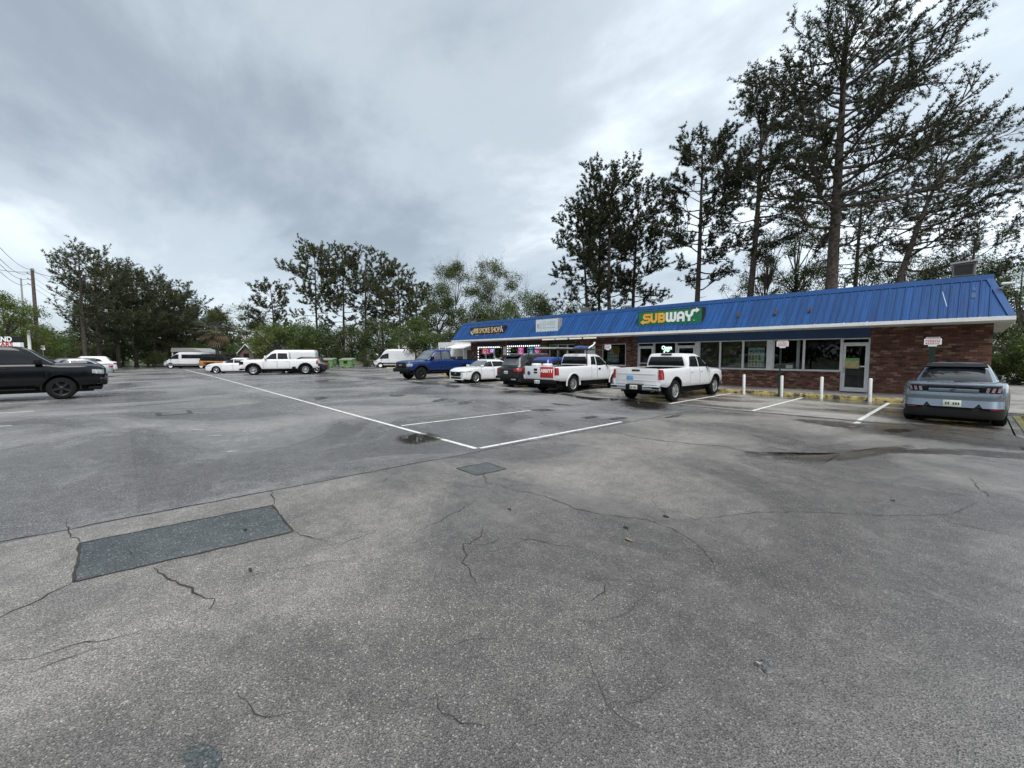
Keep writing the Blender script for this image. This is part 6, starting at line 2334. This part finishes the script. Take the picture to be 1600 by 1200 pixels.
# orange off-roader with a black soft top
s = dict(xr=-1.95, xf=2.05, axles=[1.45, -1.0], rw=.40, ra=.48, W=.90, paint=P_ORANGE, zb=[(-1.95, .58), (0, .52), (2.05, .6)], zs=[(-1.95, 1.12), (.85, 1.12), (.95, 1.10), (2.05, 1.04)], zt=[(-1.95, 1.13), (.85, 1.14), (.95, 1.13), (2.05, 1.07)],
         w=[(-1.95, .80), (-1.85, .82), (.8, .80), (2.05, .66)], cabin=[(1.08, -1.93, .78, .78), (1.5, -1.90, .62, .75), (1.82, -1.86, .45, .71)], cn=14, crown=.03, roof_paint=M_TRIM, spokes=5, rim=M_RIMDK, tw=.26, doors=[(-.15, .72)],
         side_windows=[[(-1.75, 1.18), (-.35, 1.18), (-.35, 1.70), (-1.75, 1.70)], [(-.10, 1.18), (.62, 1.18), (.48, 1.70), (-.10, 1.70)]], windshield=(1.18, 1.76, .9, .9), rear_window=(1.2, 1.7, .85, .85))
pv = AT(349, 47)
t = Car('off_roader', 'orange off-roader with a black top between the vans and the white sedan', (pv.x, pv.y, 0), AX + R(190), s, 'car')
for a in t.axles:
    t.both('fender', (a - .52, .72, .90), (a + .52, .94, .96), M_TRIM, .02)
MB().lathe([(.0, -1.98), (.36, -1.98), (.40, -2.04), (.40, -2.16), (.34, -2.20), (0, -2.20)], 22, 'x', (0, 0, 1.0)).build('spare_wheel', M_TYRE, t.root, 40)
t.box('front_bumper', (t.xf, -.75, .5), (t.xf + .18, .75, .68), M_TRIM, .03)
t.box('door_frame', (-.13, .775, 1.14), (-.09, .80, 1.72), mat('cream_frame', (.55, .42, .22), .5), .005)

# cars in the left row, tails towards the right
FARCARS = [(112, 33, P_SILVER, 1.47, 'sedan', 'silver car right behind the black pickup', 0), (131, 41, P_WHITE, 1.62, 'suv', 'white car with red tail lamps at the end of the left row', 1), (95, 37, P_DARK, 1.48, 'sedan', 'dark car between the silver car and the white one in the left row', 0)]
for (px, d, pt, H_, nm, lab, hi) in FARCARS:
    pp_ = AT(px, d)
    s = car_spec(2.4, -2.35, 2.75, .05, .91, H_, pt, .93 + .1 * hi, .98 + .1 * hi, rw=.335, ra=.39, nose=.78, tail=.98 + .08 * hi, cowl=1.12, ws_top=.30, rg_top=-1.0 - .7 * hi, rg_base=-1.85 - .3 * hi, cn=4.5, doors=[(-.90, .05), (.06, 1.05)], spokes=8, spoke_w=.025,
                 side_windows=[[(-1.35, 1.02 + .1 * hi), (.0, .99 + .1 * hi), (.0, H_ - .13), (-.72, H_ - .13), (-1.15, H_ - .27)], [(.06, .99 + .1 * hi), (1.0, .99 + .1 * hi), (.36, H_ - .15), (.06, H_ - .13)]],
                 windshield=(1.02 + .1 * hi, H_ - .07, .88, .86), rear_window=(1.05 + .1 * hi, H_ - .09, .82, .86), rear_window_glass=M_CGLASS2)
    t = Car(nm, lab, (pp_.x, pp_.y, 0), R(-90), s, 'car')
    t.corner('tail_light', -1, .25, .58, .76 + .06 * hi, .92 + .06 * hi, M_TAIL, .01)
    t.plate(t.xr - .012, .62, -1)
    t.box('rear_bumper', (t.xr - .04, -.7, .36), (t.xr + .1, .7, .56), pt if hi else M_TRIM, .04)
    t.mirrors(.85, 1.04, pt)

# ================================================================== trees and shrubs
def leaf_mat(name, lo, hi, rough=.65, trans=.25, tip=None):
    m, nt, b = nodes(name)
    L = nt.links.new
    N = nt.nodes.new
    ge = N('ShaderNodeNewGeometry')
    rp = N('ShaderNodeValToRGB')
    rp.color_ramp.elements[0].color = (*lo, 1)
    rp.color_ramp.elements[1].color = (*hi, 1)
    if tip:
        e = rp.color_ramp.elements.new(.93)
        e.color = (*hi, 1)
        rp.color_ramp.elements[2].color = (*tip, 1)
    L(ge.outputs['Random Per Island'], rp.inputs[0])
    L(rp.outputs[0], b.inputs['Base Color'])
    b.inputs['Roughness'].default_value = rough
    b.inputs['Specular IOR Level'].default_value = .3
    tl = N('ShaderNodeBsdfTranslucent')
    L(rp.outputs[0], tl.inputs['Color'])
    ms = N('ShaderNodeMixShader')
    ms.inputs[0].default_value = trans
    L(b.outputs[0], ms.inputs[1])
    L(tl.outputs[0], ms.inputs[2])
    L(ms.outputs[0], nt.nodes['Material Output'].inputs[0])
    return m


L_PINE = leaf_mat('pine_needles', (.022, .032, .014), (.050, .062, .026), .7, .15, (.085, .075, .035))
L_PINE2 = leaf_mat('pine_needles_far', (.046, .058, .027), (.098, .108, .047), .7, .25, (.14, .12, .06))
L_DARK = leaf_mat('dark_leaves', (.032, .052, .016), (.086, .110, .034), .6, .25)
L_MID = leaf_mat('mid_leaves', (.042, .075, .016), (.105, .148, .036), .6, .3)
L_LIGHT = leaf_mat('light_leaves', (.070, .105, .022), (.150, .190, .046), .6, .35)
L_SPRING = leaf_mat('spring_leaves', (.060, .085, .026), (.130, .155, .055), .6, .35)
L_PALM = leaf_mat('palm_fronds', (.034, .050, .018), (.085, .100, .040), .5, .25, (.15, .12, .06))
L_DEAD = leaf_mat('dead_fronds', (.10, .075, .045), (.20, .155, .095), .8, .2)
M_BARK = mat('pine_bark', (.034, .027, .022), .95, var=.5, scale=7, bump=.8, bscale=9, tint=(.064, .052, .043))
M_BARK2 = mat('grey_bark', (.085, .075, .064), .95, var=.4, scale=8, bump=.6, bscale=12)


def unit(r, n):
    v = r.normal(size=(n, 3))
    return v / np.linalg.norm(v, axis=1)[:, None]


def tufts(C, D, r, k=9, ln=.30, wd=.035, spread=.9):
    """needle sprays: k long thin blades at every twig tip"""
    C = np.repeat(np.asarray(C, float), k, 0)
    D = np.repeat(np.asarray(D, float), k, 0)
    n = len(C)
    d = D + unit(r, n) * spread
    d /= np.linalg.norm(d, axis=1)[:, None]
    s = np.cross(d, unit(r, n))
    s /= np.maximum(np.linalg.norm(s, axis=1), 1e-6)[:, None]
    l = ln * r.uniform(.6, 1.25, n)[:, None]
    w = wd * r.uniform(.7, 1.3, n)[:, None]
    V = np.empty((n, 3, 3))
    V[:, 0] = C + d * l * .12 - s * w
    V[:, 1] = C + d * l * .12 + s * w
    V[:, 2] = C + d * l
    return V.reshape(-1, 3)


def leaves(C, r, size, up=.4):
    n = len(C)
    d = unit(r, n)
    nr = unit(r, n)
    nr[:, 2] = np.abs(nr[:, 2]) + up
    s = np.cross(d, nr)
    s /= np.maximum(np.linalg.norm(s, axis=1), 1e-6)[:, None]
    l = size * r.uniform(.6, 1.3, n)[:, None]
    w = l * .42
    V = np.empty((n, 4, 3))
    V[:, 0] = C - d * l * .5
    V[:, 1] = C + s * w * .5 + d * l * .05
    V[:, 2] = C + d * l * .5
    V[:, 3] = C - s * w * .5 + d * l * .05
    b_ = np.arange(n)[:, None] * 4
    F = np.concatenate([b_ + np.array([0, 1, 2]), b_ + np.array([0, 2, 3])], 0)
    return V.reshape(-1, 3), F


def pine(label, px, depth, top, seed, crown0=.4, rad=3.6, dia=.55, lean=0.0, wind=0.0, dens=1.0, mat_=None, limb_n=None, needle=(.30, .035), tk=9, low=0.5, group='tall pines', twig=.11):
    r = np.random.default_rng(seed)
    p = AT(px, depth)
    H = HZ(top, depth) * .94
    root = empty('pine_tree', (p.x, p.y, -.05), 0, label, 'tree', group)
    rt = np.array([RT.x, RT.y, 0])
    bend = r.normal(0, .25, 2)

    def axis(z):
        t = z / H
        return rt * (lean * t ** 1.6) + np.array([bend[0] * math.sin(t * 3.1), bend[1] * math.sin(t * 2.3 + 1) - bend[1] * math.sin(1), 0]) + np.array([0, 0, z])
    n = 16
    tr_ = MB()
    tr_.tube([axis(H * i / n * .985) for i in range(n + 1)], [dia / 2 * ((1 - (i / n) * .93) ** .75) * (1.25 if i == 0 else 1) for i in range(n + 1)], 10)
    C, D = [], []
    limbs = MB()
    N = limb_n or int(46 * dens)
    az = r.uniform(0, 6.28)
    for i in range(N):
        t = (i + r.uniform(0, 1)) / N
        t = t ** .85
        z = H * (crown0 + (1 - crown0) * t * .985)
        az += 2.4 + r.normal(0, .5)
        shape = (max(0.0, 1 - max(0.0, (t - .45) / .55) ** 2.4)) ** .5 * (low + (1 - low) * min(1, t / .5))
        ln = rad * (shape + .06) * r.uniform(.55, 1.12)
        if t < .2 and r.random() < .3:
            ln *= .4
        el = R(-8 + 34 * t ** 1.3 + r.normal(0, 10))
        d0 = np.array([math.cos(az) * math.cos(el), math.sin(az) * math.cos(el), math.sin(el)])
        ln *= 1 + .35 * wind * float(d0 @ rt)
        pts = [axis(z)]
        m_ = 5
        d = d0.copy()
        for k in range(m_):
            d = d + np.array([0, 0, .09]) + rt * .10 * wind + r.normal(0, .10, 3)
            d /= np.linalg.norm(d)
            pts.append(pts[-1] + d * ln / m_)
        r0 = max(.022, dia * .17 * (1 - t * .75)) * (ln / rad) ** .5
        limbs.tube(pts, [r0 * (1 - .82 * k / m_) for k in range(m_ + 1)], 5, False)
        nb = int(max(3, ln * 3.0) * dens)
        for j in range(nb):
            f = .28 + .72 * (j + r.random()) / nb
            q = f * m_
            k = min(m_ - 1, int(q))
            base = pts[k] + (pts[k + 1] - pts[k]) * (q - k)
            dd = pts[k + 1] - pts[k]
            dd /= np.linalg.norm(dd)
            s = dd + unit(r, 1)[0] * .95 + np.array([0, 0, .22]) + rt * .35 * wind
            s /= np.linalg.norm(s)
            bl = ln * r.uniform(.16, .34) * (1.2 - f * .5) + .25
            e1 = base + s * bl * .55
            s2 = s + np.array([0, 0, .25]) + r.normal(0, .2, 3) + rt * .25 * wind
            s2 /= np.linalg.norm(s2)
            e2 = e1 + s2 * bl * .45
            limbs.tube([base, e1, e2], [r0 * .38 + .006, r0 * .2 + .006, .006], 3, False)
            nt_ = max(2, int(bl / twig))
            for g_ in range(nt_):
                u = .35 + .65 * (g_ + r.random()) / nt_
                c = base + (e1 - base) * min(1, u / .55) if u < .55 else e1 + (e2 - e1) * (u - .55) / .45
                C.append(c + r.normal(0, .055, 3))
                D.append(s2 * .9 + np.array([0, 0, .25]))
    for k in range(5):     # dead stubs below the crown
        z = H * crown0 * r.uniform(.55, 1)
        a = r.uniform(0, 6.28)
        b0 = axis(z)
        limbs.tube([b0, b0 + np.array([math.cos(a), math.sin(a), .1]) * r.uniform(.4, 1.2)], [.035, .01], 4, False)
    tr_.build('trunk', M_BARK, root, 60)
    limbs.build('limbs', M_BARK, root)['kind'] = 'stuff'
    V = tufts(C, D, r, tk, needle[0], needle[1])
    tri_mesh('crown', V, np.arange(len(V)).reshape(-1, 3), mat_ or L_PINE, root)['kind'] = 'stuff'
    return root


def broad(name, label, px, depth, top, rad, seed, mat_, n_leaf=6000, leaf=.22, crown0=.25, lumps=22, trunk=.16, group='leafy trees', cat='tree', pos=None, H=None, flat=1.0, lump_r=.30, bare=0):
    r = np.random.default_rng(seed)
    p = AT(px, depth) if pos is None else Vector(pos)
    H = H or HZ(top, depth)
    root = empty(name, (p.x, p.y, -.05), 0, label, cat, group)
    zc = H * (crown0 + (1 - crown0) * .5)
    hz = H * (1 - crown0) * .5
    wood = MB()
    tz = H * (crown0 + (1 - crown0) * .55)
    tp = [np.array([r.normal(0, .04) * H * i / 6, r.normal(0, .04) * H * i / 6, tz * i / 6]) for i in range(7)]
    tp[0] = np.zeros(3)
    wood.tube(tp, [trunk * (1.2 - .9 * i / 6) for i in range(7)], 7)
    limbs = MB()
    P_ = []
    for k in range(lumps):
        d = unit(r, 1)[0]
        q = r.uniform(.35, .92) ** .6
        wr = 1.0 - .35 * max(0, d[2]) * 1.0
        c = np.array([d[0] * rad * q * wr * flat, d[1] * rad * q * wr * flat, zc + d[2] * hz * q * .9])
        s = tp[min(6, max(2, int(2 + 4 * (c[2] / H))))]
        if c[2] < s[2]:
            s = tp[2]
        mid = (s + c) / 2 + np.array([0, 0, .12 * rad]) + r.normal(0, .08 * rad, 3)
        limbs.tube([s, mid, c], [trunk * .45, trunk * .25, trunk * .07], 4, False)
        lr = rad * lump_r * r.uniform(.65, 1.25)
        nb = 5 + bare
        for j in range(nb):
            e1 = c + unit(r, 1)[0] * lr * (1.0 if not bare else 1.5) + np.array([0, 0, .3 * lr])
            limbs.tube([c, (c + e1) / 2 + r.normal(0, .05 * rad, 3), e1], [trunk * .10, trunk * .06, trunk * .02 + .004], 3, False)
            if bare:
                for jj in range(3):
                    e2 = e1 + unit(r, 1)[0] * lr * .6 + np.array([0, 0, .3 * lr])
                    limbs.tube([(c + e1) / 2, e2], [trunk * .04, .004 + trunk * .015], 3, False)
        m_ = max(4, int(n_leaf / lumps * r.uniform(.6, 1.4)))
        # small sprigs: leaves bunch together
        nsp = max(3, m_ // 7)
        sc_ = c + unit(r, nsp) * lr * (r.uniform(0, 1, (nsp, 1)) ** .45) * np.array([1, 1, .8])
        P_.append(np.repeat(sc_, 7, 0) + r.normal(0, lr * .10 + leaf * .4, (nsp * 7, 3)))
    C = np.concatenate(P_)
    C = C[C[:, 2] > .05]
    V, F = leaves(C, r, leaf)
    wood.build('trunk', M_BARK2, root, 60)
    limbs.build('limbs', M_BARK2, root)['kind'] = 'stuff'
    tri_mesh('crown', V, F, mat_, root)['kind'] = 'stuff'
    return root


def palm(label, px, depth, top, seed, trunk=True, fl=1.2, nf=30, name='palm_tree', dead=.25, cat='palm', group='palms and palmettos'):
    r = np.random.default_rng(seed)
    p = AT(px, depth)
    H = HZ(top, depth) - (fl * .55)
    root = empty(name, (p.x, p.y, 0), 0, label, cat, group)
    if not trunk:
        H = .25
    tb = MB()
    n = 10
    tb.tube([(0, 0, H * i / n) for i in range(n + 1)], [.22 + .04 * (i % 2) for i in range(n + 1)], 9)
    tb.build('trunk', M_BARK2, root)
    G_, B_ = [[], []], MB()
    for k in range(nf):
        az = r.uniform(0, 6.28)
        isd = trunk and r.random() < dead
        el = R(r.uniform(-75, -35)) if isd else R(r.uniform(-25, 85))
        d = np.array([math.cos(az) * math.cos(el), math.sin(az) * math.cos(el), math.sin(el)])
        L1 = fl * r.uniform(.55, .9)
        base = np.array([0, 0, H])
        hub = base + d * L1 + np.array([0, 0, -.06 * L1])
        B_.tube([base, (base + hub) / 2 + np.array([0, 0, .05]), hub], [.025, .02, .012], 3, False)
        side = np.cross(d, [0, 0, 1.0])
        side /= np.linalg.norm(side) + 1e-6
        upv = np.cross(side, d)
        for j in range(17):
            a = R(-105 + 210 * j / 16)
            bd = d * math.cos(a) + side * math.sin(a) + upv * (.10 + .15 * math.cos(a))
            bd /= np.linalg.norm(bd)
            bl = fl * .72 * (.72 + .28 * math.cos(a)) * r.uniform(.85, 1.1)
            w = np.cross(bd, upv) * .035 * fl
            m1 = hub + bd * bl * .55
            tipp = hub + bd * bl + np.array([0, 0, -.22 * bl])
            G_[1 if isd else 0] += [hub, m1 - w, m1 + w, m1 - w, tipp, m1 + w]
    B_.build('stalks', M_BARK2, root)
    for i, (m_, nm) in enumerate(((L_PALM, 'fronds'), (L_DEAD, 'dead_fronds'))):
        if G_[i]:
            V = np.array(G_[i])
            tri_mesh(nm, V, np.arange(len(V)).reshape(-1, 3), m_, root)
    return root


# ---- pines behind the shops
pine('huge dark pine towering behind the right half of the shops', 1291, 26.5, 16, 11, .38, 5.5, .82, .3, .28, 1.35, None, 74, (.19, .015), 10, .75, twig=.095)
pine('windswept pine leaning right beside the huge pine', 1372, 29.5, 215, 12, .46, 5.4, .60, 4.2, .75, 1.15, None, 46, (.20, .015), 10, .7, twig=.10)
pine('tall pine left of the huge pine, above the three rusty brackets', 1160, 34, 128, 13, .42, 5.0, .62, .5, .5, 1.25, None, 54, (.23, .019), 12)
pine('slim straight pine standing right above the SUBWAY sign', 1084, 40, 203, 14, .34, 4.6, .60, .1, .2, 1.35, None, 58, (.25, .022), 13)
pine('tallest pine of the clump behind the middle of the shops', 955, 45, 247, 15, .30, 4.8, .52, -.3, 0, 1.35, None, 58, (.26, .024), 13)
pine('right-hand pine of the clump behind the middle of the shops', 987, 47, 285, 16, .26, 4.4, .50, .6, 0, 1.3, None, 54, (.26, .024), 13)
pine('left-hand pine of the clump behind the middle of the shops', 915, 46, 318, 17, .24, 4.2, .42, -.8, 0, 1.3, None, 52, (.26, .024), 13)
pine('thin pine between the others of the middle clump', 937, 49, 290, 18, .30, 3.0, .42, -.3, 0, 1.1, None, 44, (.26, .024), 13)
pine('lower dark pine right of the leaning one', 1500, 34, 330, 19, .30, 4.2, .40, .8, .5, 1.0, None, 40, (.22, .020), 8)
pine('pine half hidden behind the huge pine trunk', 1330, 38, 250, 20, .30, 3.8, .48, .3, .4, 1.1, None, 44, (.22, .020), 8)
# ---- pines across the lot
MID = [(430, 75, 424, .26, 4.0, 'sparse pine at the left end of the far row'), (497, 72, 366, .38, 5.6, 'widest tall pine in the far row, left of two closer-set ones'), (537, 74, 366, .32, 4.4, 'second tall pine in the far row'), (572, 73, 370, .32, 4.8, 'third tall pine in the far row'),
       (600, 75, 398, .30, 3.8, 'thin pine between the third and the last tall pine of the far row'), (628, 70, 396, .32, 4.2, 'last tall pine of the far row before the leafy trees'), (655, 74, 424, .26, 4.0, 'dark pine touching the pale leafy trees')]
for k, (px, d, top, c0, rd, lab) in enumerate(MID):
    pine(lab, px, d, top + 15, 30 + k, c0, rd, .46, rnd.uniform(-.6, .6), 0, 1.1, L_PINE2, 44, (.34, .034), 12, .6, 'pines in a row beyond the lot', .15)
LEFT = [(127, 50, 360, .38, 3.0, 'foremost tall pine by the utility wires'), (150, 54, 374, .22, 4.0, 'second pine of the dense left grove'), (178, 57, 392, .22, 4.4, 'third pine of the dense left grove'), (206, 60, 402, .20, 4.6, 'fourth pine of the dense left grove'), (234, 63, 416, .18, 4.6, 'fifth pine of the dense left grove'),
        (260, 67, 428, .16, 4.8, 'sixth pine of the dense left grove'), (286, 72, 448, .14, 4.8, 'seventh, low pine of the dense left grove'), (310, 78, 468, .12, 4.8, 'last, lowest pine at the right end of the left grove')]
for k, (px, d, top, c0, rd, lab) in enumerate(LEFT):
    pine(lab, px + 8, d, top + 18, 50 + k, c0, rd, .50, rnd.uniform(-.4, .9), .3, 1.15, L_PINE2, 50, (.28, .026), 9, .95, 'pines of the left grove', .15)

# ---- leafy trees
BRD = [(150, 64, 432, 4.6, L_DARK, 7000, .28, .08, 'dark leafy tree inside the left grove behind the first pines', 0), (192, 68, 440, 5.0, L_DARK, 7500, .30, .08, 'dark leafy tree in the middle of the left grove', 0), (232, 72, 455, 5.2, L_DARK, 7500, .30, .08, 'dark leafy tree in the right half of the left grove', 0), (275, 78, 472, 5.2, L_DARK, 7000, .32, .08, 'dark leafy tree at the right end of the left grove', 0),
       (712, 62, 393, 4.6, L_SPRING, 10500, .26, .24, 'thin-leaved spring tree left of its twin above the sales office', 3), (772, 62, 389, 5.0, L_SPRING, 11500, .26, .24, 'thin-leaved spring tree right of its twin above the smoke shop sign', 3),
       (690, 60, 440, 3.6, L_DARK, 6500, .28, .15, 'dark round tree at the left of the pale spring trees', 0), (738, 57, 462, 4.0, L_DARK, 8000, .28, .10, 'dark bushy tree below the pale spring trees', 0), (820, 58, 440, 4.2, L_MID, 8000, .28, .12, 'green tree behind the far end of the blue roof', 0),
       (866, 55, 438, 3.6, L_DARK, 7500, .28, .12, 'dark leafy tree between the white sign and the pine clump', 0), (790, 52, 468, 3.4, L_DARK, 6500, .26, .1, 'low dark tree right behind the smoke shop sign', 0),
       (648, 53, 489, 3.0, L_MID, 8000, .24, .24, 'round green tree standing over the tall white van', 0), (432, 60, 497, 3.4, L_LIGHT, 7000, .28, .08, 'light green bushy tree behind the lifted white pickup', 0), (470, 62, 488, 3.6, L_MID, 7000, .28, .08, 'mid green bushy tree above the bed of the lifted pickup', 0),
       (510, 66, 497, 3.6, L_DARK, 6500, .30, .08, 'dark bushy tree behind the first dumpster', 0), (552, 66, 492, 3.6, L_DARK, 6500, .30, .08, 'dark bushy tree behind the second dumpster', 0), (592, 66, 482, 3.6, L_DARK, 6500, .30, .10, 'dark bushy tree behind the nose of the tall van', 0),
       (386, 82, 470, 4.6, L_SPRING, 1500, .34, .42, 'small almost bare tree above the little gabled house', 3), (412, 95, 520, 2.8, L_DARK, 4000, .30, .05, 'low dark shrub tree beside the little gabled house', 0),
       (1235, 36, 285, 3.0, L_DARK, 6500, .20, .20, 'leafy tree filling the gap left of the huge pine trunk', 1), (1196, 35, 330, 2.6, L_DARK, 5000, .20, .20, 'smaller leafy tree left of the huge pine, low over the roof', 1), (1345, 35, 385, 2.8, L_DARK, 5500, .20, .15, 'leafy tree between the huge trunk and the leaning pine', 0),
       (1415, 36, 372, 3.0, L_DARK, 6000, .20, .15, 'dark leafy tree below the leaning pine', 0), (1470, 38, 362, 3.4, L_DARK, 6500, .20, .12, 'dark leafy tree behind the rooftop air unit', 0), (1545, 33, 372, 3.4, L_MID, 8000, .20, .08, 'green leafy tree right of the rooftop air unit', 0),
       (1262, 34, 385, 2.4, L_DARK, 5000, .20, .12, 'low leafy tree directly behind the roof by the huge trunk', 0), (1600, 28, 395, 2.8, L_DARK, 9000, .16, .04, 'dense evergreen closing the view at the right edge', 0), (1140, 42, 425, 1.8, L_DARK, 1800, .22, .2, 'sparse small tree just above the roof right of the SUBWAY sign', 1),
       (6, 44, 440, 3.6, L_LIGHT, 9000, .26, .10, 'fresh green tree at the very left edge', 0), (38, 58, 478, 4.0, L_LIGHT, 7000, .30, .08, 'fresh green tree behind the white post', 0), (70, 80, 505, 5.0, L_MID, 6000, .40, .06, 'far green tree right of the utility pole', 0), (95, 105, 522, 5.0, L_DARK, 4500, .5, .06, 'farthest green tree at the foot of the foremost pine', 0)]
for k, (px, d, top, rd, m_, nl, lf, c0, lab, bare) in enumerate(BRD):
    broad('leafy_tree', lab, px, d, top + 6, rd * 1.05, 100 + k, m_, int(nl * 1.5), lf * .82, c0, 40 if not bare else 26, .13 if not bare else .12, bare=bare, lump_r=.26 if not bare else .24)
# ---- shrubs along the far edge
SHR = [(150, 60, 536, 1.8, L_DARK, 'dark shrub at the foot of the foremost pine'), (186, 61, 530, 2.0, L_MID, 'bright shrub in the middle of the left grove hedge'), (212, 62, 526, 2.2, L_MID, 'larger bright shrub at the right of the left grove hedge'), (243, 64, 524, 2.2, L_DARK, 'dark shrub behind the nose of the passenger van'), (272, 66, 524, 2.2, L_DARK, 'dark shrub above the windscreen of the passenger van'), (310, 68, 528, 2.2, L_MID, 'green shrub above the roof of the passenger van'),
       (366, 78, 536, 1.8, L_MID, 'low shrub left of the little gabled house'), (575, 62, 545, 1.6, L_DARK, 'low dark shrub left of the tall white van'), (530, 64, 540, 1.8, L_DARK, 'low dark shrub between the two dumpsters'), (668, 58, 540, 2.0, L_DARK, 'low dark shrub behind the roof of the blue pickup'), (1575, 26, 500, 1.5, L_DARK, 'dark shrub at the end of the concrete walk'), (1612, 24, 520, 1.6, L_MID, 'green shrub at the right edge beside the walk'), (125, 60, 540, 1.6, L_DARK, 'dark shrub above the white car of the left row')]
for k, (px, d, top, rd, m_, lab) in enumerate(SHR):
    broad('shrub', lab, px, d, top, rd, 200 + k, m_, 6000, .15, .02, 30, .05, 'shrubs along the edge of the lot', 'shrub', lump_r=.30)
palm('sabal palm with a skirt of dead fronds above the orange off-roader', 341, 55, 498, 1, True, 1.9, 46)
palm('smaller palm right behind the little gabled house', 402, 72, 512, 2, True, 1.7, 36)
palm('tall palm growing among the left grove behind the passenger van', 262, 66, 512, 3, True, 2.0, 44, dead=.35)
for k, (px, d, lab) in enumerate(((137, 57, 'palmetto at the foot of the foremost pine'), (160, 57, 'palmetto right of the foremost pine'), (174, 58, 'pale palmetto beside the bright shrub'), (250, 60, 'palmetto with brown fronds beside the passenger van nose'), (1588, 25, 'brown palmetto at the end of the concrete walk'))):
    palm(lab, px, d, 530, 10 + k, False, 1.9 if k < 4 else 1.3, 26, 'palmetto', cat='palmetto')

# ---- far woodland that reads as one mass
r = np.random.default_rng(77)
P_ = []
for k in range(150):
    px = r.uniform(-120, 930)
    d = r.uniform(88, 118)
    c = AT(px, d)
    h = r.uniform(6.5, 10.5) * (1.0 if px > 330 else .8)
    m_ = 260
    q = unit(r, m_) * (r.uniform(0, 1, (m_, 1)) ** .4)
    P_.append(np.stack([c.x + q[:, 0] * 4, c.y + q[:, 1] * 4, h * .5 + q[:, 2] * h * .5], 1))
V, F = leaves(np.concatenate(P_), r, .75)
tag(tri_mesh('woodland', V, F, L_DARK), 'continuous dark woodland far beyond the lot', 'woodland', kind='stuff')
P_ = []  # tree belt out of view, added to block the low sky in reflections
for k in range(300):
    a = r.uniform(0, 1)
    if k < 220:
        c = (-170 + 250 * a, -46 - r.uniform(0, 14))
    else:
        c = (52 + r.uniform(0, 14), -60 + 120 * a)
    h = r.uniform(9, 17)
    m_ = 420
    q = unit(r, m_) * (r.uniform(0, 1, (m_, 1)) ** .4)
    P_.append(np.stack([c[0] + q[:, 0] * 4.5, c[1] + q[:, 1] * 4.5, h * .5 + q[:, 2] * h * .5], 1))
V, F = leaves(np.concatenate(P_), r, 1.3)
tag(tri_mesh('woodland', V, F, L_DARK), 'unseen belt of trees added out of view to darken reflections in the shop windows', 'woodland', kind='stuff')

# ---- little house and a carport beyond the lot
p = AT(388, 66)
hs = empty('house', (p.x, p.y, 0), math.atan2(RT.y, RT.x), 'little gabled brick house far beyond the parked cars', 'building')
z1, z2 = HZ(550, 66), HZ(538, 66)
M_HB = mat('far_brick', (.13, .085, .075), .9, var=.2)
M_SH = mat('grey_shingles', (.11, .11, .12), .9, var=.2, scale=4)
wl_ = MB()
wl_.add([(-1.25, 0, 0), (.95, 0, 0), (.95, 0, z1), (-.15, 0, z2 - .15), (-1.25, 0, z1)], [(0, 1, 2, 3, 4)])
wl_.add([(1.0, .6, 0), (5.5, .6, 0), (5.5, .6, z1), (1.0, .6, z1)], [(0, 1, 2, 3)])
wl_.build('wall', M_HB, hs)
MB().hexa([(-1.5, -.3, z1 - .25), (-1.4, -.3, z1 - .3), (-1.4, 7, z1 - .3), (-1.5, 7, z1 - .25), (-.15, -.3, z2), (-.15, -.3, z2 - .15), (-.15, 7, z2 - .15), (-.15, 7, z2)]).build('roof', M_SH, hs)
MB().hexa([(1.2, -.3, z1 - .25), (1.1, -.3, z1 - .3), (1.1, 7, z1 - .3), (1.2, 7, z1 - .25), (-.15, -.3, z2), (-.15, -.3, z2 - .15), (-.15, 7, z2 - .15), (-.15, 7, z2)]).build('roof', M_SH, hs)
MB().hexa([(.4, .2, z1 - .2), (5.8, .2, z1 - .2), (5.8, 5, z1 - .2), (.4, 5, z1 - .2), (.4, 3.2, z2 - .1), (5.0, 3.2, z2 - .1), (5.0, 3.4, z2 - .1), (.4, 3.4, z2 - .1)]).build('roof', M_SH, hs)
for (a, b_) in (((-1.5, z1 - .25), (-.15, z2)), ((1.2, z1 - .25), (-.15, z2))):
    MB().hexa([(a[0], -.36, a[1] - .06), (a[0], -.31, a[1] - .06), (a[0], -.31, a[1] + .06), (a[0], -.36, a[1] + .06), (b_[0], -.36, b_[1] - .06), (b_[0], -.31, b_[1] - .06), (b_[0], -.31, b_[1] + .06), (b_[0], -.36, b_[1] + .06)]).build('gable_trim', M_WHITE, hs)
MB().box((-.6, -.05, 1.0), (.2, -.01, 2.0)).build('window', M_CGLASS, hs)
p = AT(303, 61)
cp_ = empty('carport', (p.x, p.y, 0), math.atan2(RT.y, RT.x), 'white carport roof showing above the passenger van', 'carport')
MB().hexa([(-1.6, -2, HZ(550, 61)), (1.3, -2, HZ(550, 61)), (1.3, 2, HZ(550, 61)), (-1.6, 2, HZ(550, 61)), (-1.5, -2, HZ(544, 61)), (1.2, -2, HZ(544, 61)), (1.2, 2, HZ(544, 61)), (-1.5, 2, HZ(544, 61))]).build('roof', M_GALV, cp_)
MB().hexa([(1.3, -1.9, HZ(550, 61)), (2.8, -1.9, HZ(550, 61)), (2.8, 1.9, HZ(550, 61)), (1.3, 1.9, HZ(550, 61)), (1.2, -1.9, HZ(544.5, 61)), (2.6, -1.9, HZ(549, 61)), (2.6, 1.9, HZ(549, 61)), (1.2, 1.9, HZ(544.5, 61))]).build('roof', M_GALV, cp_)
for x in (-1.5, 2.6):
    for y in (-1.8, 1.8):
        MB().box((x - .06, y - .06, 0), (x + .06, y + .06, HZ(550, 61))).build('post', M_WHITE, cp_)
